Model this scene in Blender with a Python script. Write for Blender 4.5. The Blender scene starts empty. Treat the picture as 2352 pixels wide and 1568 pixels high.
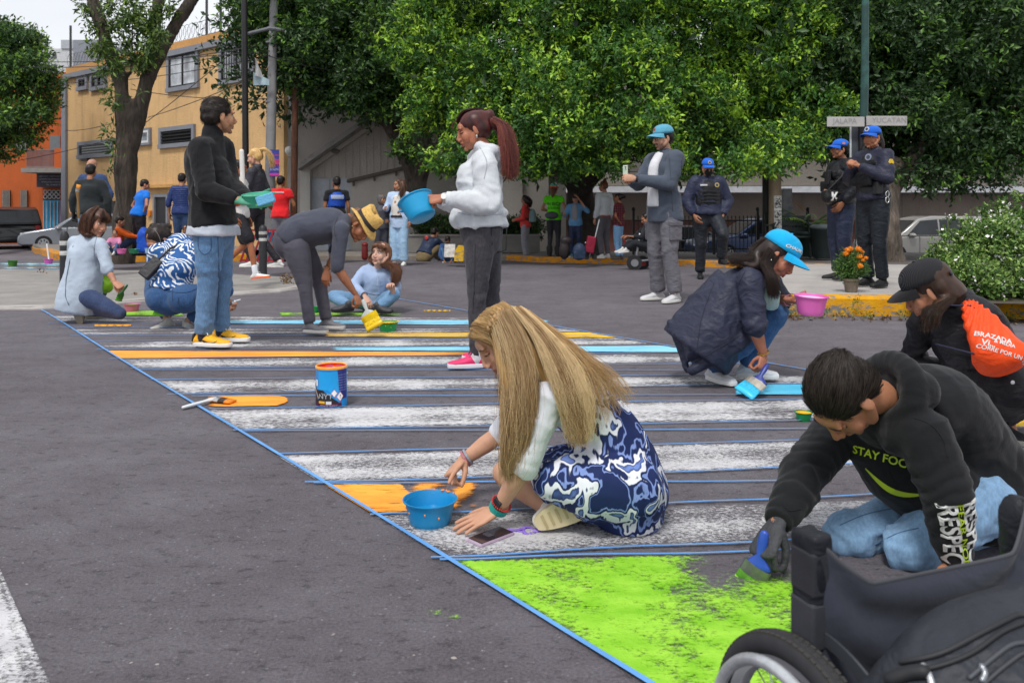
import bpy, bmesh, math, random
import numpy as np
from mathutils import Vector as V, Matrix
from mathutils.bvhtree import BVHTree
random.seed(7); RNG = np.random.default_rng(7)
S = bpy.context.scene; C = S.collection
rad = math.radians
# ------------------------------------------------------------------ camera, sky, sun, exposure
F, CX, YH, HC = 1850., 1176., 490., .93          # focal length, centre, eye-level row (picture 2352 wide) and eye height
cam = bpy.data.objects.new('camera', bpy.data.cameras.new('camera')); C.objects.link(cam)
cam.location = (0, 0, HC); cam.rotation_euler = (rad(90), 0, 0)
cam.data.sensor_width = 36; cam.data.lens = 36*F/2352; cam.data.shift_y = -(784-YH)/2352
cam.data.clip_start = .05; cam.data.clip_end = 600
cam.data.dof.use_dof = True; cam.data.dof.focus_distance = 3.6; cam.data.dof.aperture_fstop = 7.1
S.camera = cam
S.view_settings.view_transform = 'Standard'; S.view_settings.look = 'None'
S.view_settings.exposure = 0.62; S.view_settings.gamma = 1; S.view_settings.use_curve_mapping = False
S.render.engine = 'CYCLES'
S.cycles.max_bounces = 6; S.cycles.diffuse_bounces = 3; S.cycles.glossy_bounces = 2; S.cycles.transmission_bounces = 4
S.cycles.caustics_reflective = S.cycles.caustics_refractive = False
S.cycles.use_denoising = True
SUN_EL, SUN_AZ = rad(58), rad(200)
wd = bpy.data.worlds.new('World'); S.world = wd; wd.use_nodes = True
wt = wd.node_tree; wt.nodes.clear()
def wn(t): return wt.nodes.new(t)
sky = wn('ShaderNodeTexSky'); sky.sky_type = 'NISHITA'; sky.sun_disc = False; sky.sun_elevation = SUN_EL; sky.sun_rotation = SUN_AZ
b1 = wn('ShaderNodeBackground'); b1.inputs[1].default_value = .1; wt.links.new(sky.outputs[0], b1.inputs[0])
tc = wn('ShaderNodeTexCoord'); mp = wn('ShaderNodeMapping'); mp.inputs['Scale'].default_value = (1, 1, 2.2)
no = wn('ShaderNodeTexNoise'); no.inputs['Scale'].default_value = 1.6; no.inputs['Detail'].default_value = 5
cr = wn('ShaderNodeValToRGB'); cr.color_ramp.elements[0].position = .34; cr.color_ramp.elements[1].position = .68
cr.color_ramp.elements[0].color = (.57, .585, .61, 1); cr.color_ramp.elements[1].color = (.80, .805, .815, 1)
b2 = wn('ShaderNodeBackground'); b2.inputs[1].default_value = .93
wt.links.new(tc.outputs['Generated'], mp.inputs[0]); wt.links.new(mp.outputs[0], no.inputs[0])
wt.links.new(no.outputs['Fac'], cr.inputs[0]); wt.links.new(cr.outputs[0], b2.inputs[0])
mx = wn('ShaderNodeMixShader'); mx.inputs[0].default_value = .86; out = wn('ShaderNodeOutputWorld')
wt.links.new(b1.outputs[0], mx.inputs[1]); wt.links.new(b2.outputs[0], mx.inputs[2]); wt.links.new(mx.outputs[0], out.inputs[0])
sl = bpy.data.lights.new('sun', 'SUN'); sl.energy = 1.5; sl.angle = rad(12); sl.color = (1, .97, .93)
so = bpy.data.objects.new('sun', sl); C.objects.link(so)
sd = V((math.sin(SUN_AZ)*math.cos(SUN_EL), math.cos(SUN_AZ)*math.cos(SUN_EL), math.sin(SUN_EL)))
so.rotation_euler = sd.to_track_quat('Z', 'Y').to_euler(); so.location = (0, 0, 30)

# ------------------------------------------------------------------ places
def smooth01(t): t = max(0., min(1., t)); return t*t*(3-2*t)
def gz(x, y):                                     # the ground falls gently away from the crossing
    return -.008*max(0., y-9) - (.15+.3*smooth01((x+2)/8))*smooth01((y-19)/6)
def W(px, py, Y): return V(((px-CX)*Y/F, Y, HC-(py-YH)*Y/F))
def G(px, py, h=0.):                              # the ground point seen at a picture position
    Y = F*(HC-h)/max(4., py-YH)
    for _ in range(30):
        x = (px-CX)*Y/F
        Y += .6*(F*(HC-h-gz(x, Y))/max(4., py-YH)-Y)
    return V(((px-CX)*Y/F, Y, h+gz((px-CX)*Y/F, Y)))
def lin(c):
    if isinstance(c, str): c = tuple(int(c[i:i+2], 16)/255 for i in (0, 2, 4))
    return tuple((x/12.92 if x <= .04045 else ((x+.055)/1.055)**2.4) for x in c)

# ------------------------------------------------------------------ value noise on arrays
def _h(ix, iy, iz, seed):
    n = (ix*374761393 + iy*668265263 + iz*1274126177 + seed*974634777) & 0x7fffffff
    n = ((n ^ (n >> 13))*1274126177) & 0x7fffffff
    return ((n ^ (n >> 16)) & 0xffff)/65535.
def vn(P, seed=0):
    P = np.asarray(P, float); i = np.floor(P).astype(np.int64); f = P-i; f = f*f*(3-2*f)
    r = 0
    for dx in (0, 1):
        for dy in (0, 1):
            for dz in (0, 1):
                w = (f[:, 0] if dx else 1-f[:, 0])*(f[:, 1] if dy else 1-f[:, 1])*(f[:, 2] if dz else 1-f[:, 2])
                r = r+w*_h(i[:, 0]+dx, i[:, 1]+dy, i[:, 2]+dz, seed)
    return r

# ------------------------------------------------------------------ mesh building
ORI = {}
def unit(v): v = np.asarray(v, float); return v/(np.linalg.norm(v)+1e-12)
class MB:
    def __init__(s): s.v = []; s.f = []; s.m = []; s.n = 0
    def add(s, v, f, mi=0):
        v = np.asarray(v, float).reshape(-1, 3); s.v.append(v)
        s.f += [tuple(int(i)+s.n for i in q) for q in f]; s.m += [mi]*len(f); s.n += len(v); return s
    def box(s, c, d, R=None, mi=0):
        v = np.array([(x, y, z) for x in (-.5, .5) for y in (-.5, .5) for z in (-.5, .5)])*np.asarray(d, float)
        if R is not None: v = v@np.asarray(R, float).T
        return s.add(v+np.asarray(c, float), [(0, 1, 3, 2), (4, 6, 7, 5), (0, 4, 5, 1), (2, 3, 7, 6), (0, 2, 6, 4), (1, 5, 7, 3)], mi)
    def beam(s, a, b, w, d=None, up=(0, 0, 1), mi=0):
        a = np.asarray(a, float); b = np.asarray(b, float); t = unit(b-a); u = np.asarray(up, float)
        if abs(t@u) > .98: u = np.array((1., 0, 0))
        x = unit(np.cross(t, u)); z = np.cross(x, t)
        return s.box((a+b)/2, (w, np.linalg.norm(b-a), d or w), np.array((x, t, z)).T, mi)
    def tube(s, pts, rr, n=10, side=None, cap='round', mi=0):
        P = [np.asarray(p, float) for p in pts]; m = len(P)
        R = [(r, r) if np.isscalar(r) else tuple(r) for r in (rr if hasattr(rr, '__len__') else [rr]*m)]
        T = [unit(P[min(i+1, m-1)]-P[max(i-1, 0)]) for i in range(m)]
        sides = None
        if side is not None: sides = [np.asarray(q, float) for q in (side if hasattr(side[0], '__len__') else [side]*m)]
        rings = []; prev = None
        for i in range(m):
            if sides is not None: x = sides[i]
            elif prev is None: x = np.cross(T[i], (0, 0, 1.) if abs(T[i][2]) < .9 else (0, 1., 0))
            else: x = prev
            x = unit(x-T[i]*(x@T[i])); prev = x; y = np.cross(T[i], x)
            rings.append((P[i], x, y, R[i][0], R[i][1]))
        if cap == 'round':
            def capr(r, sg):
                p, x, y, a, b = r; t = T[0] if sg < 0 else T[-1]; q = min(a, b)
                return [(p+sg*t*q*math.sin(k), x, y, a*math.cos(k), b*math.cos(k)) for k in (.55, 1.05, 1.4)]
            rings = capr(rings[0], -1)[::-1]+rings+capr(rings[-1], 1)
        a = np.arange(n)*2*math.pi/n; vs = []; fs = []
        for (p, x, y, ra, rb) in rings: vs.append(p+np.outer(np.cos(a)*ra, x)+np.outer(np.sin(a)*rb, y))
        k = len(rings)
        for i in range(k-1):
            for j in range(n): fs.append((i*n+j, i*n+(j+1) % n, (i+1)*n+(j+1) % n, (i+1)*n+j))
        if cap: fs.append(tuple(range(n))[::-1]); fs.append(tuple((k-1)*n+j for j in range(n)))
        return s.add(np.concatenate(vs), fs, mi)
    def ell(s, c, r, M=None, nu=14, nv=9, mi=0):
        c = np.asarray(c, float); vs = []; fs = []
        for i in range(nv+1):
            th = math.pi*(i+.02*(1 if i == 0 else -1 if i == nv else 0))/nv
            for j in range(nu):
                ph = 2*math.pi*j/nu; vs.append((math.sin(th)*math.cos(ph)*r[0], math.sin(th)*math.sin(ph)*r[1], math.cos(th)*r[2]))
        vs = np.array(vs)
        if M is not None: vs = vs@np.asarray(M, float).T
        for i in range(nv):
            for j in range(nu): fs.append((i*nu+j, (i+1)*nu+j, (i+1)*nu+(j+1) % nu, i*nu+(j+1) % nu))
        fs += [tuple(range(nu)), tuple(nv*nu+j for j in range(nu))[::-1]]
        return s.add(vs+c, fs, mi)
    def lathe(s, prof, n=24, c=(0, 0, 0), M=None, mi=0, closed=False):
        a = np.arange(n)*2*math.pi/n; vs = []; fs = []; k = len(prof)
        for (r, z) in prof: vs.append(np.stack([np.cos(a)*r, np.sin(a)*r, np.full(n, z)], 1))
        vs = np.concatenate(vs)
        if M is not None: vs = vs@np.asarray(M, float).T
        for i in range(k if closed else k-1):
            for j in range(n): q = (i+1) % k; fs.append((i*n+j, i*n+(j+1) % n, q*n+(j+1) % n, q*n+j))
        return s.add(vs+np.asarray(c, float), fs, mi)
    def prism(s, poly, off, mi=0):                # polygon pushed along off
        p = np.asarray(poly, float); k = len(p)
        return s.add(np.concatenate([p, p+np.asarray(off, float)]),
                     [tuple(range(k))[::-1], tuple(range(k, 2*k))]+[(i, (i+1) % k, k+(i+1) % k, k+i) for i in range(k)], mi)
    def grid(s, P, mi=0, wrap=False):             # P: rows x cols x 3
        P = np.asarray(P, float); a, b = P.shape[:2]
        return s.add(P.reshape(-1, 3), [(i*b+j, i*b+(j+1) % b, (i+1)*b+(j+1) % b, (i+1)*b+j) for i in range(a-1) for j in range(b if wrap else b-1)], mi)
    def sheet(s, P, th, mi=0):                    # a grid with thickness
        P = np.asarray(P, float); du = np.gradient(P, axis=0); dv = np.gradient(P, axis=1)
        n = np.cross(du, dv); n /= np.linalg.norm(n, axis=2, keepdims=True)+1e-9
        A = P+n*th/2; B = P-n*th/2; a, b = P.shape[:2]
        s.grid(A, mi); o = s.n; s.grid(B[:, ::-1], mi)
        e = [(0, j) for j in range(b)]+[(i, b-1) for i in range(1, a)]+[(a-1, j) for j in range(b-2, -1, -1)]+[(i, 0) for i in range(a-2, 0, -1)]
        k = len(e); ea = [A[q] for q in e]; eb = [B[q] for q in e]
        s.add(np.array(ea+eb), [(i, k+i, k+(i+1) % k, (i+1) % k) for i in range(k)], mi); return s
    def arrays(s): return (np.concatenate(s.v) if s.v else np.zeros((0, 3))), s.f, s.m

def put(o, parent=None, origin=None):
    if parent is not None: o.parent = parent
    C.objects.link(o); return o
def fast_mesh(name, v, f):                        # f: array of faces of one size
    me = bpy.data.meshes.new(name); f = np.asarray(f, np.int32); n, k = f.shape
    me.vertices.add(len(v)); me.vertices.foreach_set('co', np.asarray(v, np.float32).ravel())
    me.loops.add(n*k); me.loops.foreach_set('vertex_index', f.ravel())
    me.polygons.add(n); me.polygons.foreach_set('loop_start', np.arange(0, n*k, k, dtype=np.int32)); me.polygons.foreach_set('loop_total', np.full(n, k, np.int32))
    me.update(calc_edges=True); return me
def mk(name, geo, mats, parent=None, smooth=False, origin=None, col=None, bevel=0, sharp=None):
    """links ONE mesh object; geo is an MB or (verts, faces) in world space"""
    if isinstance(geo, MB): v, f, mi = geo.arrays()
    else: v, f = geo[0], geo[1]; mi = None
    v = np.asarray(v, float)
    if parent is not None: org = np.array(ORI[parent.name]) if origin is None else np.asarray(origin, float)
    elif origin is not None: org = np.asarray(origin, float)
    else: lo = v.min(0); hi = v.max(0); org = np.array([(lo[0]+hi[0])/2, (lo[1]+hi[1])/2, lo[2]])
    lv = v-org
    if isinstance(f, np.ndarray): me = fast_mesh(name, lv, f)
    else: me = bpy.data.meshes.new(name); me.from_pydata(lv.tolist(), [], f); me.update()
    for m in (mats if isinstance(mats, (list, tuple)) else [mats]): me.materials.append(m)
    if mi is not None and len(me.materials) > 1: me.polygons.foreach_set('material_index', np.array(mi, np.int32))
    if smooth: me.polygons.foreach_set('use_smooth', np.ones(len(me.polygons), bool))
    if col is not None:
        a = me.color_attributes.new('Col', 'FLOAT_COLOR', 'POINT'); c = np.ones((len(v), 4), np.float32); c[:, :3] = col; a.data.foreach_set('color', c.ravel())
    o = bpy.data.objects.new(name, me)
    if bevel:
        b = o.modifiers.new('edge', 'BEVEL'); b.width = bevel; b.segments = 2; b.limit_method = 'ANGLE'
    if sharp: me.set_sharp_from_angle(angle=rad(sharp))
    put(o, parent); ORI[o.name] = tuple(org)
    o.location = org if parent is None else org-np.array(ORI[parent.name]); return o
def thing(name, label, cat, loc, group=None):
    o = bpy.data.objects.new(name, None); C.objects.link(o); o.location = loc; o.empty_display_size = .1
    ORI[o.name] = tuple(loc); return tag(o, label, cat, group)
def tag(o, label=None, cat=None, group=None, kind=None):
    for k, x in (('label', label), ('category', cat), ('group', group), ('kind', kind)):
        if x: o[k] = x
    return o
def copy_tree(src, loc, label=None, group=None):
    def cp(o, par):
        c = o.copy(); C.objects.link(c); ORI[c.name] = ORI[o.name]
        if par: c.parent = par
        for ch in [q for q in bpy.data.objects if q.parent == o]: cp(ch, c)
        return c
    r = cp(src, None); r.location = loc
    if label: r['label'] = label
    if group: r['group'] = group
    return r
def rotz(a): c, s_ = math.cos(a), math.sin(a); return np.array([[c, -s_, 0], [s_, c, 0], [0, 0, 1.]])
def frame(fwd, up):                               # columns: right, forward, up
    f = unit(fwd); u = np.asarray(up, float); r = unit(np.cross(f, u)); u = np.cross(r, f); return np.array([r, f, u]).T

# voxel union: closed shapes melt into one continuous surface
TS = bpy.data.scenes.new('workbench'); TVL = TS.view_layers[0]
def meld(mb, vox, sm=3, fac=.5):
    v, f, _ = mb.arrays(); me = bpy.data.meshes.new('w'); me.from_pydata(v.tolist(), [], f)
    o = bpy.data.objects.new('w', me); TS.collection.objects.link(o)
    r = o.modifiers.new('r', 'REMESH'); r.mode = 'VOXEL'; r.voxel_size = vox
    if sm: q = o.modifiers.new('s', 'SMOOTH'); q.factor = fac; q.iterations = sm
    TVL.update(); e = o.evaluated_get(TVL.depsgraph); m2 = e.to_mesh()
    n = len(m2.vertices); co = np.empty(n*3, np.float32); m2.vertices.foreach_get('co', co)
    no_ = np.empty(n*3, np.float32); m2.vertex_normals.foreach_get('vector', no_)
    k = len(m2.polygons); fv = np.empty(len(m2.loops), np.int32); m2.loops.foreach_get('vertex_index', fv)
    tot = np.empty(k, np.int32); m2.polygons.foreach_get('loop_total', tot)
    e.to_mesh_clear(); bpy.data.objects.remove(o); bpy.data.meshes.remove(me)
    if k and (tot == 4).all(): fa = fv.reshape(-1, 4)
    else:
        fa = []; p = 0
        for t in tot: fa.append(tuple(int(x) for x in fv[p:p+t])); p += t
    return co.reshape(-1, 3).astype(float), fa, no_.reshape(-1, 3).astype(float)

# ------------------------------------------------------------------ materials
MATS = {}
def _m(name):
    m = bpy.data.materials.new(name); m.use_nodes = True; nt = m.node_tree; return m, nt, nt.nodes['Principled BSDF']
def nd(nt, t, **k):
    n = nt.nodes.new(t)
    for a, b in k.items():
        if a in n.inputs: n.inputs[a].default_value = b
        else: setattr(n, a, b)
    return n
def ramp(nt, fac, stops):
    r = nd(nt, 'ShaderNodeValToRGB'); e = r.color_ramp.elements
    while len(e) < len(stops): e.new(.5)
    for q, (p, c) in zip(e, stops): q.position = p; q.color = (*lin(c), 1) if not isinstance(c, (int, float)) else (c, c, c, 1)
    nt.links.new(fac, r.inputs[0]); return r.outputs[0]
def mixc(nt, fac, a, b, blend='MIX'):
    n = nd(nt, 'ShaderNodeMix', data_type='RGBA', blend_type=blend)
    for i, x in ((0, fac), (6, a), (7, b)):
        if hasattr(x, 'is_output'): nt.links.new(x, n.inputs[i])
        elif i == 0: n.inputs[0].default_value = x
        else: n.inputs[i].default_value = (*lin(x), 1)
    return n.outputs[2]
def math_(nt, op, a, b=0., clamp=False):
    n = nd(nt, 'ShaderNodeMath', operation=op, use_clamp=clamp)
    for i, x in enumerate((a, b)):
        if hasattr(x, 'is_output'): nt.links.new(x, n.inputs[i])
        else: n.inputs[i].default_value = x
    return n.outputs[0]
def coords(nt, scale=(1, 1, 1), kind='Object', rot=(0, 0, 0), world=False):
    if world: src = nd(nt, 'ShaderNodeNewGeometry').outputs['Position']
    else: src = nd(nt, 'ShaderNodeTexCoord').outputs[kind]
    m = nd(nt, 'ShaderNodeMapping'); m.inputs['Scale'].default_value = scale; m.inputs['Rotation'].default_value = rot
    nt.links.new(src, m.inputs[0]); return m.outputs[0]
def noise(nt, vec, scale, detail=3, rough=.55, dist=0):
    n = nd(nt, 'ShaderNodeTexNoise', Scale=scale, Detail=detail, Roughness=rough, Distortion=dist); nt.links.new(vec, n.inputs['Vector']); return n.outputs['Fac']
def bump(nt, b, h, strength=.3, dist=.01):
    n = nd(nt, 'ShaderNodeBump', Strength=strength, Distance=dist); nt.links.new(h, n.inputs['Height']); nt.links.new(n.outputs[0], b.inputs['Normal']); return n
def plain(col, rough=.5, metal=0., var=.12, vs=6., bs=0., bscale=40., spec=.5, coat=0., name=None, dirt=None, emit=0):
    key = ('p', col, rough, metal, var, vs, bs, bscale, spec, coat, dirt, emit)
    if key in MATS: return MATS[key]
    m, nt, b = _m(name or 'surface'); vec = coords(nt)
    c = lin(col); n = noise(nt, vec, vs, 4)
    lo = tuple(x*(1-var) for x in c); hi = tuple(min(1, x*(1+var)) for x in c)
    r = nd(nt, 'ShaderNodeValToRGB'); r.color_ramp.elements[0].color = (*lo, 1); r.color_ramp.elements[1].color = (*hi, 1)
    r.color_ramp.elements[0].position = .3; r.color_ramp.elements[1].position = .7; nt.links.new(n, r.inputs[0]); cc = r.outputs[0]
    if dirt:
        d = ramp(nt, noise(nt, vec, vs*.6, 6, .7), [(.5, 0.), (.66, 1.)]); cc = mixc(nt, d, cc, dirt)
    nt.links.new(cc, b.inputs['Base Color'])
    b.inputs['Roughness'].default_value = rough; b.inputs['Metallic'].default_value = metal; b.inputs['Specular IOR Level'].default_value = spec; b.inputs['Coat Weight'].default_value = coat
    if emit: nt.links.new(cc, b.inputs['Emission Color']); b.inputs['Emission Strength'].default_value = emit
    if bs: bump(nt, b, noise(nt, vec, bscale, 4), bs, .01)
    MATS[key] = m; return m
def fabric(col, kind='knit', var=.1, rough=.9):
    key = ('f', col, kind)
    if key in MATS: return MATS[key]
    m, nt, b = _m('fabric_'+kind); vec = coords(nt); c = lin(col)
    n1 = noise(nt, vec, 9, 3); n2 = noise(nt, coords(nt, (1, 1, .35)), 160 if kind != 'denim' else 110, 3, .7)
    f = math_(nt, 'ADD', math_(nt, 'MULTIPLY', n1, .6 if kind != 'denim' else .38), math_(nt, 'MULTIPLY', n2, .4 if kind != 'denim' else .62))
    if kind == 'denim': stops = [(.33, tuple(x*.78 for x in c)), (.5, c), (.66, tuple(min(1, x*1.28+.01) for x in c))]
    else: stops = [(.35, tuple(x*(1-var) for x in c)), (.65, tuple(min(1, x*(1+var)) for x in c))]
    r = nd(nt, 'ShaderNodeValToRGB'); e = r.color_ramp.elements
    if len(stops) == 3: e.new(.5)
    for q, (p, cc) in zip(e, stops): q.position = p; q.color = (*cc, 1)
    nt.links.new(f, r.inputs[0]); nt.links.new(r.outputs[0], b.inputs['Base Color'])
    b.inputs['Roughness'].default_value = rough if kind != 'nylon' else .5
    b.inputs['Specular IOR Level'].default_value = .25
    if kind in ('knit', 'fleece', 'denim'): b.inputs['Sheen Weight'].default_value = .12
    # small creases: stretched, distorted noise
    cz = noise(nt, coords(nt, (1, 1, 1.5)), 9 if kind != 'nylon' else 13, 2, .45, 1.2)
    h = math_(nt, 'ADD', math_(nt, 'MULTIPLY', cz, 1.0), math_(nt, 'MULTIPLY', n2, .12))
    bump(nt, b, h, .4 if kind == 'nylon' else .22, .03)
    MATS[key] = m; return m
def vcol(name='tinted', rough=.6, spec=.3, sss=0., bs=0., bscale=60, mult=1, trans=0):
    key = ('v', name, rough, spec, sss, bs, trans)
    if key in MATS: return MATS[key]
    m, nt, b = _m(name); a = nd(nt, 'ShaderNodeVertexColor', layer_name='Col')
    vec = coords(nt); n = noise(nt, vec, 30, 4)
    cc = mixc(nt, .5, a.outputs[0], mixc(nt, n, (.62, .62, .62), (1.0, 1.0, 1.0)), 'MULTIPLY') if sss else a.outputs[0]
    nt.links.new(cc, b.inputs['Base Color']); b.inputs['Roughness'].default_value = rough; b.inputs['Specular IOR Level'].default_value = spec
    if sss: b.inputs['Subsurface Weight'].default_value = sss; b.inputs['Subsurface Radius'].default_value = (.012, .005, .003); b.inputs['Subsurface Scale'].default_value = 1
    if bs: bump(nt, b, noise(nt, vec, bscale, 3), bs, .004)
    if trans:
        t = nd(nt, 'ShaderNodeBsdfTranslucent'); nt.links.new(a.outputs[0], t.inputs[0]); mx_ = nd(nt, 'ShaderNodeMixShader'); mx_.inputs[0].default_value = trans
        nt.links.new(b.outputs[0], mx_.inputs[1]); nt.links.new(t.outputs[0], mx_.inputs[2]); nt.links.new(mx_.outputs[0], nt.nodes['Material Output'].inputs[0])
    MATS[key] = m; return m
def glass_dark(tint='14181c', rough=.06):
    key = ('g', tint)
    if key in MATS: return MATS[key]
    m, nt, b = _m('glass'); vec = coords(nt); n = noise(nt, vec, 2.5, 3)
    nt.links.new(ramp(nt, n, [(.3, tint), (.75, tuple(min(1, x*1.6+.02) for x in (int(tint[i:i+2], 16)/255 for i in (0, 2, 4))))]), b.inputs['Base Color'])
    b.inputs['Roughness'].default_value = rough; b.inputs['Specular IOR Level'].default_value = .6; MATS[key] = m; return m
SKIN = vcol('skin', .5, .35, .12, .12, 90)
HAIRM = vcol('hair', .42, .35)
LEAF = vcol('leaf', .42, .4, trans=.22)
BVS = {}
def cam_hit(px, py, geo):
    if id(geo[0]) not in BVS: BVS[id(geo[0])] = (BVHTree.FromPolygons([tuple(x) for x in geo[0]], [tuple(int(i) for i in q) for q in geo[1]]), geo)
    bv = BVS[id(geo[0])][0]; h = bv.ray_cast(V((0, 0, HC)), V(((px-CX), F, YH-py)).normalized()); return (None, None) if h[0] is None else (np.array(h[0]), np.array(h[1]))
# lettering: font curves turned into meshes
def text_mesh(s, size, sub=0, bold=0.):
    cu = bpy.data.curves.new('t', 'FONT'); cu.body = s; cu.size = size; cu.align_x = 'CENTER'; cu.align_y = 'CENTER'; cu.resolution_u = 3; cu.offset = bold
    o = bpy.data.objects.new('t', cu); TS.collection.objects.link(o); TVL.update()
    me = bpy.data.meshes.new_from_object(o.evaluated_get(TVL.depsgraph)); bpy.data.objects.remove(o); bpy.data.curves.remove(cu)
    bm = bmesh.new(); bm.from_mesh(me); bmesh.ops.triangulate(bm, faces=bm.faces)
    if sub: bmesh.ops.subdivide_edges(bm, edges=bm.edges, cuts=sub)
    v = np.array([x.co[:] for x in bm.verts]).reshape(-1, 3); f = [tuple(q.index for q in x.verts) for x in bm.faces]; bm.free(); bpy.data.meshes.remove(me)
    return v, f
def text_on(name, s, size, c, right, up, mat, parent, off=0., bold=0., th=0.):
    v, f = text_mesh(s, size, bold=bold); r = unit(right); u = unit(up); n = np.cross(r, u)
    P = np.asarray(c, float)+np.outer(v[:, 0], r)+np.outer(v[:, 1], u)+n*off
    return mk(name, (P, f), mat, parent)
def wrap_on(name, geo, c, right, up, mat, parent, targets, off=.003, reach=.25):
    """flat print laid on a curved surface by casting each point back onto it"""
    v, f = geo; r = unit(right); u = unit(up); n = np.cross(r, u); u = np.cross(n, r)
    bv = BVHTree.FromPolygons([tuple(x) for x in targets[0]], [tuple(int(i) for i in q) for q in targets[1]])
    P = []; miss = set()
    for x, y, _ in v:
        o_ = V(np.asarray(c, float)+x*r+y*u+n*reach); h = bv.ray_cast(o_, V(-n), reach*2.2)
        if h[0] is None: miss.add(len(P))
        P.append(np.array(h[0])+n*off if h[0] is not None else np.asarray(c, float)+x*r+y*u)
    f = [q for q in f if not any(int(i) in miss for i in q)]
    return mk(name, (np.array(P), f), mat, parent) if f else None
def print_at(name, geo, px, py, target, ang, mat, parent, off=.003, reach=.06):
    """a print centred where the garment is seen at (px, py), turned by ang degrees"""
    c, n = cam_hit(px, py, target)
    if c is None: print('no surface for', name, px, py); return
    if n[1] > 0: n = -n
    r = np.array((math.cos(rad(ang)), 0, math.sin(rad(ang)))); r = unit(r-n*(r@n)); u = np.cross(n, r); return wrap_on(name, geo, c, r, u, mat, parent, target, off, reach)
# ================================================================== SETTING: ground, paint, kerbs
def asphalt_mat():
    m, nt, b = _m('asphalt'); P = coords(nt, world=True)
    big = noise(nt, P, .35, 4, .6); mid = noise(nt, coords(nt, (1, 1.6, 1), world=True), 3.2, 5, .65)
    fine = noise(nt, P, 130, 4, .8); vor = nd(nt, 'ShaderNodeTexVoronoi', Scale=120); nt.links.new(P, vor.inputs['Vector'])
    f = math_(nt, 'ADD', math_(nt, 'MULTIPLY', fine, .5), math_(nt, 'ADD', math_(nt, 'MULTIPLY', mid, .22), math_(nt, 'MULTIPLY', big, .3)))
    c = ramp(nt, f, [(.39, '4f4a4f'), (.50, '686369'), (.57, '747076'), (.68, '908b92')])
    sp = nd(nt, 'ShaderNodeTexVoronoi', Scale=88); nt.links.new(P, sp.inputs['Vector'])        # odd stones of other colours
    hue = nd(nt, 'ShaderNodeSeparateColor'); nt.links.new(sp.outputs['Color'], hue.inputs[0])
    pick = math_(nt, 'MULTIPLY', math_(nt, 'GREATER_THAN', hue.outputs[0], .84), math_(nt, 'LESS_THAN', sp.outputs['Distance'], .33))
    stone = ramp(nt, hue.outputs[1], [(0., '4b4648'), (.4, '7b6763'), (.7, '8f8b92'), (1., 'a8a5ad')])
    c = mixc(nt, math_(nt, 'MULTIPLY', pick, .42), c, stone)
    cr_ = noise(nt, coords(nt, (.8, 1.5, 1), world=True), 7, 6, .72, 1.8)                            # short worn fissures
    crack = ramp(nt, math_(nt, 'ABSOLUTE', math_(nt, 'SUBTRACT', cr_, .5)), [(0., 1.), (.008, .7), (.02, 0.)])
    gate = ramp(nt, noise(nt, P, 1.9, 4, .6), [(.5, 0.), (.66, 1.)])
    ck = math_(nt, 'MULTIPLY', math_(nt, 'MULTIPLY', crack, gate), .28)
    pit = ramp(nt, noise(nt, coords(nt, (.7, 1.2, 1), world=True), 26, 5, .75), [(.55, 0.), (.66, .6)]); c = mixc(nt, pit, c, '3b383b')
    c = mixc(nt, ck, c, '2c2829'); nt.links.new(c, b.inputs['Base Color'])
    b.inputs['Roughness'].default_value = .84; b.inputs['Specular IOR Level'].default_value = .3
    h = math_(nt, 'SUBTRACT', math_(nt, 'ADD', math_(nt, 'MULTIPLY', vor.outputs['Distance'], .15), math_(nt, 'MULTIPLY', fine, 1.2)), math_(nt, 'MULTIPLY', pit, .9))
    bump(nt, b, h, .65, .012); return m
def paint_mat(col, alt=None, scale=42., soft=.10, streak=(1, 1, 1), lw=.38):
    key = ('paint', col, alt, scale, streak)
    if key in MATS: return MATS[key]
    m, nt, b = _m('road_paint'); P = coords(nt, streak, world=True)
    a = nd(nt, 'ShaderNodeVertexColor', layer_name='Col'); sc_ = nd(nt, 'ShaderNodeSeparateColor'); nt.links.new(a.outputs[0], sc_.inputs[0])
    n1 = noise(nt, P, scale, 4, .75); n2 = noise(nt, P, scale*.13, 4, .65)
    n = math_(nt, 'ADD', math_(nt, 'MULTIPLY', n1, 1-lw), math_(nt, 'MULTIPLY', n2, lw))
    d = math_(nt, 'ADD', math_(nt, 'MULTIPLY', sc_.outputs[0], .55), .225)
    mask = math_(nt, 'MULTIPLY', math_(nt, 'SUBTRACT', math_(nt, 'ADD', d, .0), n), 1/soft)
    mask = math_(nt, 'ADD', mask, .5, clamp=True)
    c = mixc(nt, ramp(nt, noise(nt, P, 9, 5, .65), [(.36, 0.), (.64, 1.)]), col, alt or col)
    nt.links.new(c, b.inputs['Base Color']); b.inputs['Roughness'].default_value = .62
    bump(nt, b, n1, .5, .01)
    t = nd(nt, 'ShaderNodeBsdfTransparent'); x = nd(nt, 'ShaderNodeMixShader')
    nt.links.new(mask, x.inputs[0]); nt.links.new(t.outputs[0], x.inputs[1]); nt.links.new(b.outputs[0], x.inputs[2])
    nt.links.new(x.outputs[0], nt.nodes['Material Output'].inputs[0]); MATS[key] = m; return m
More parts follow.
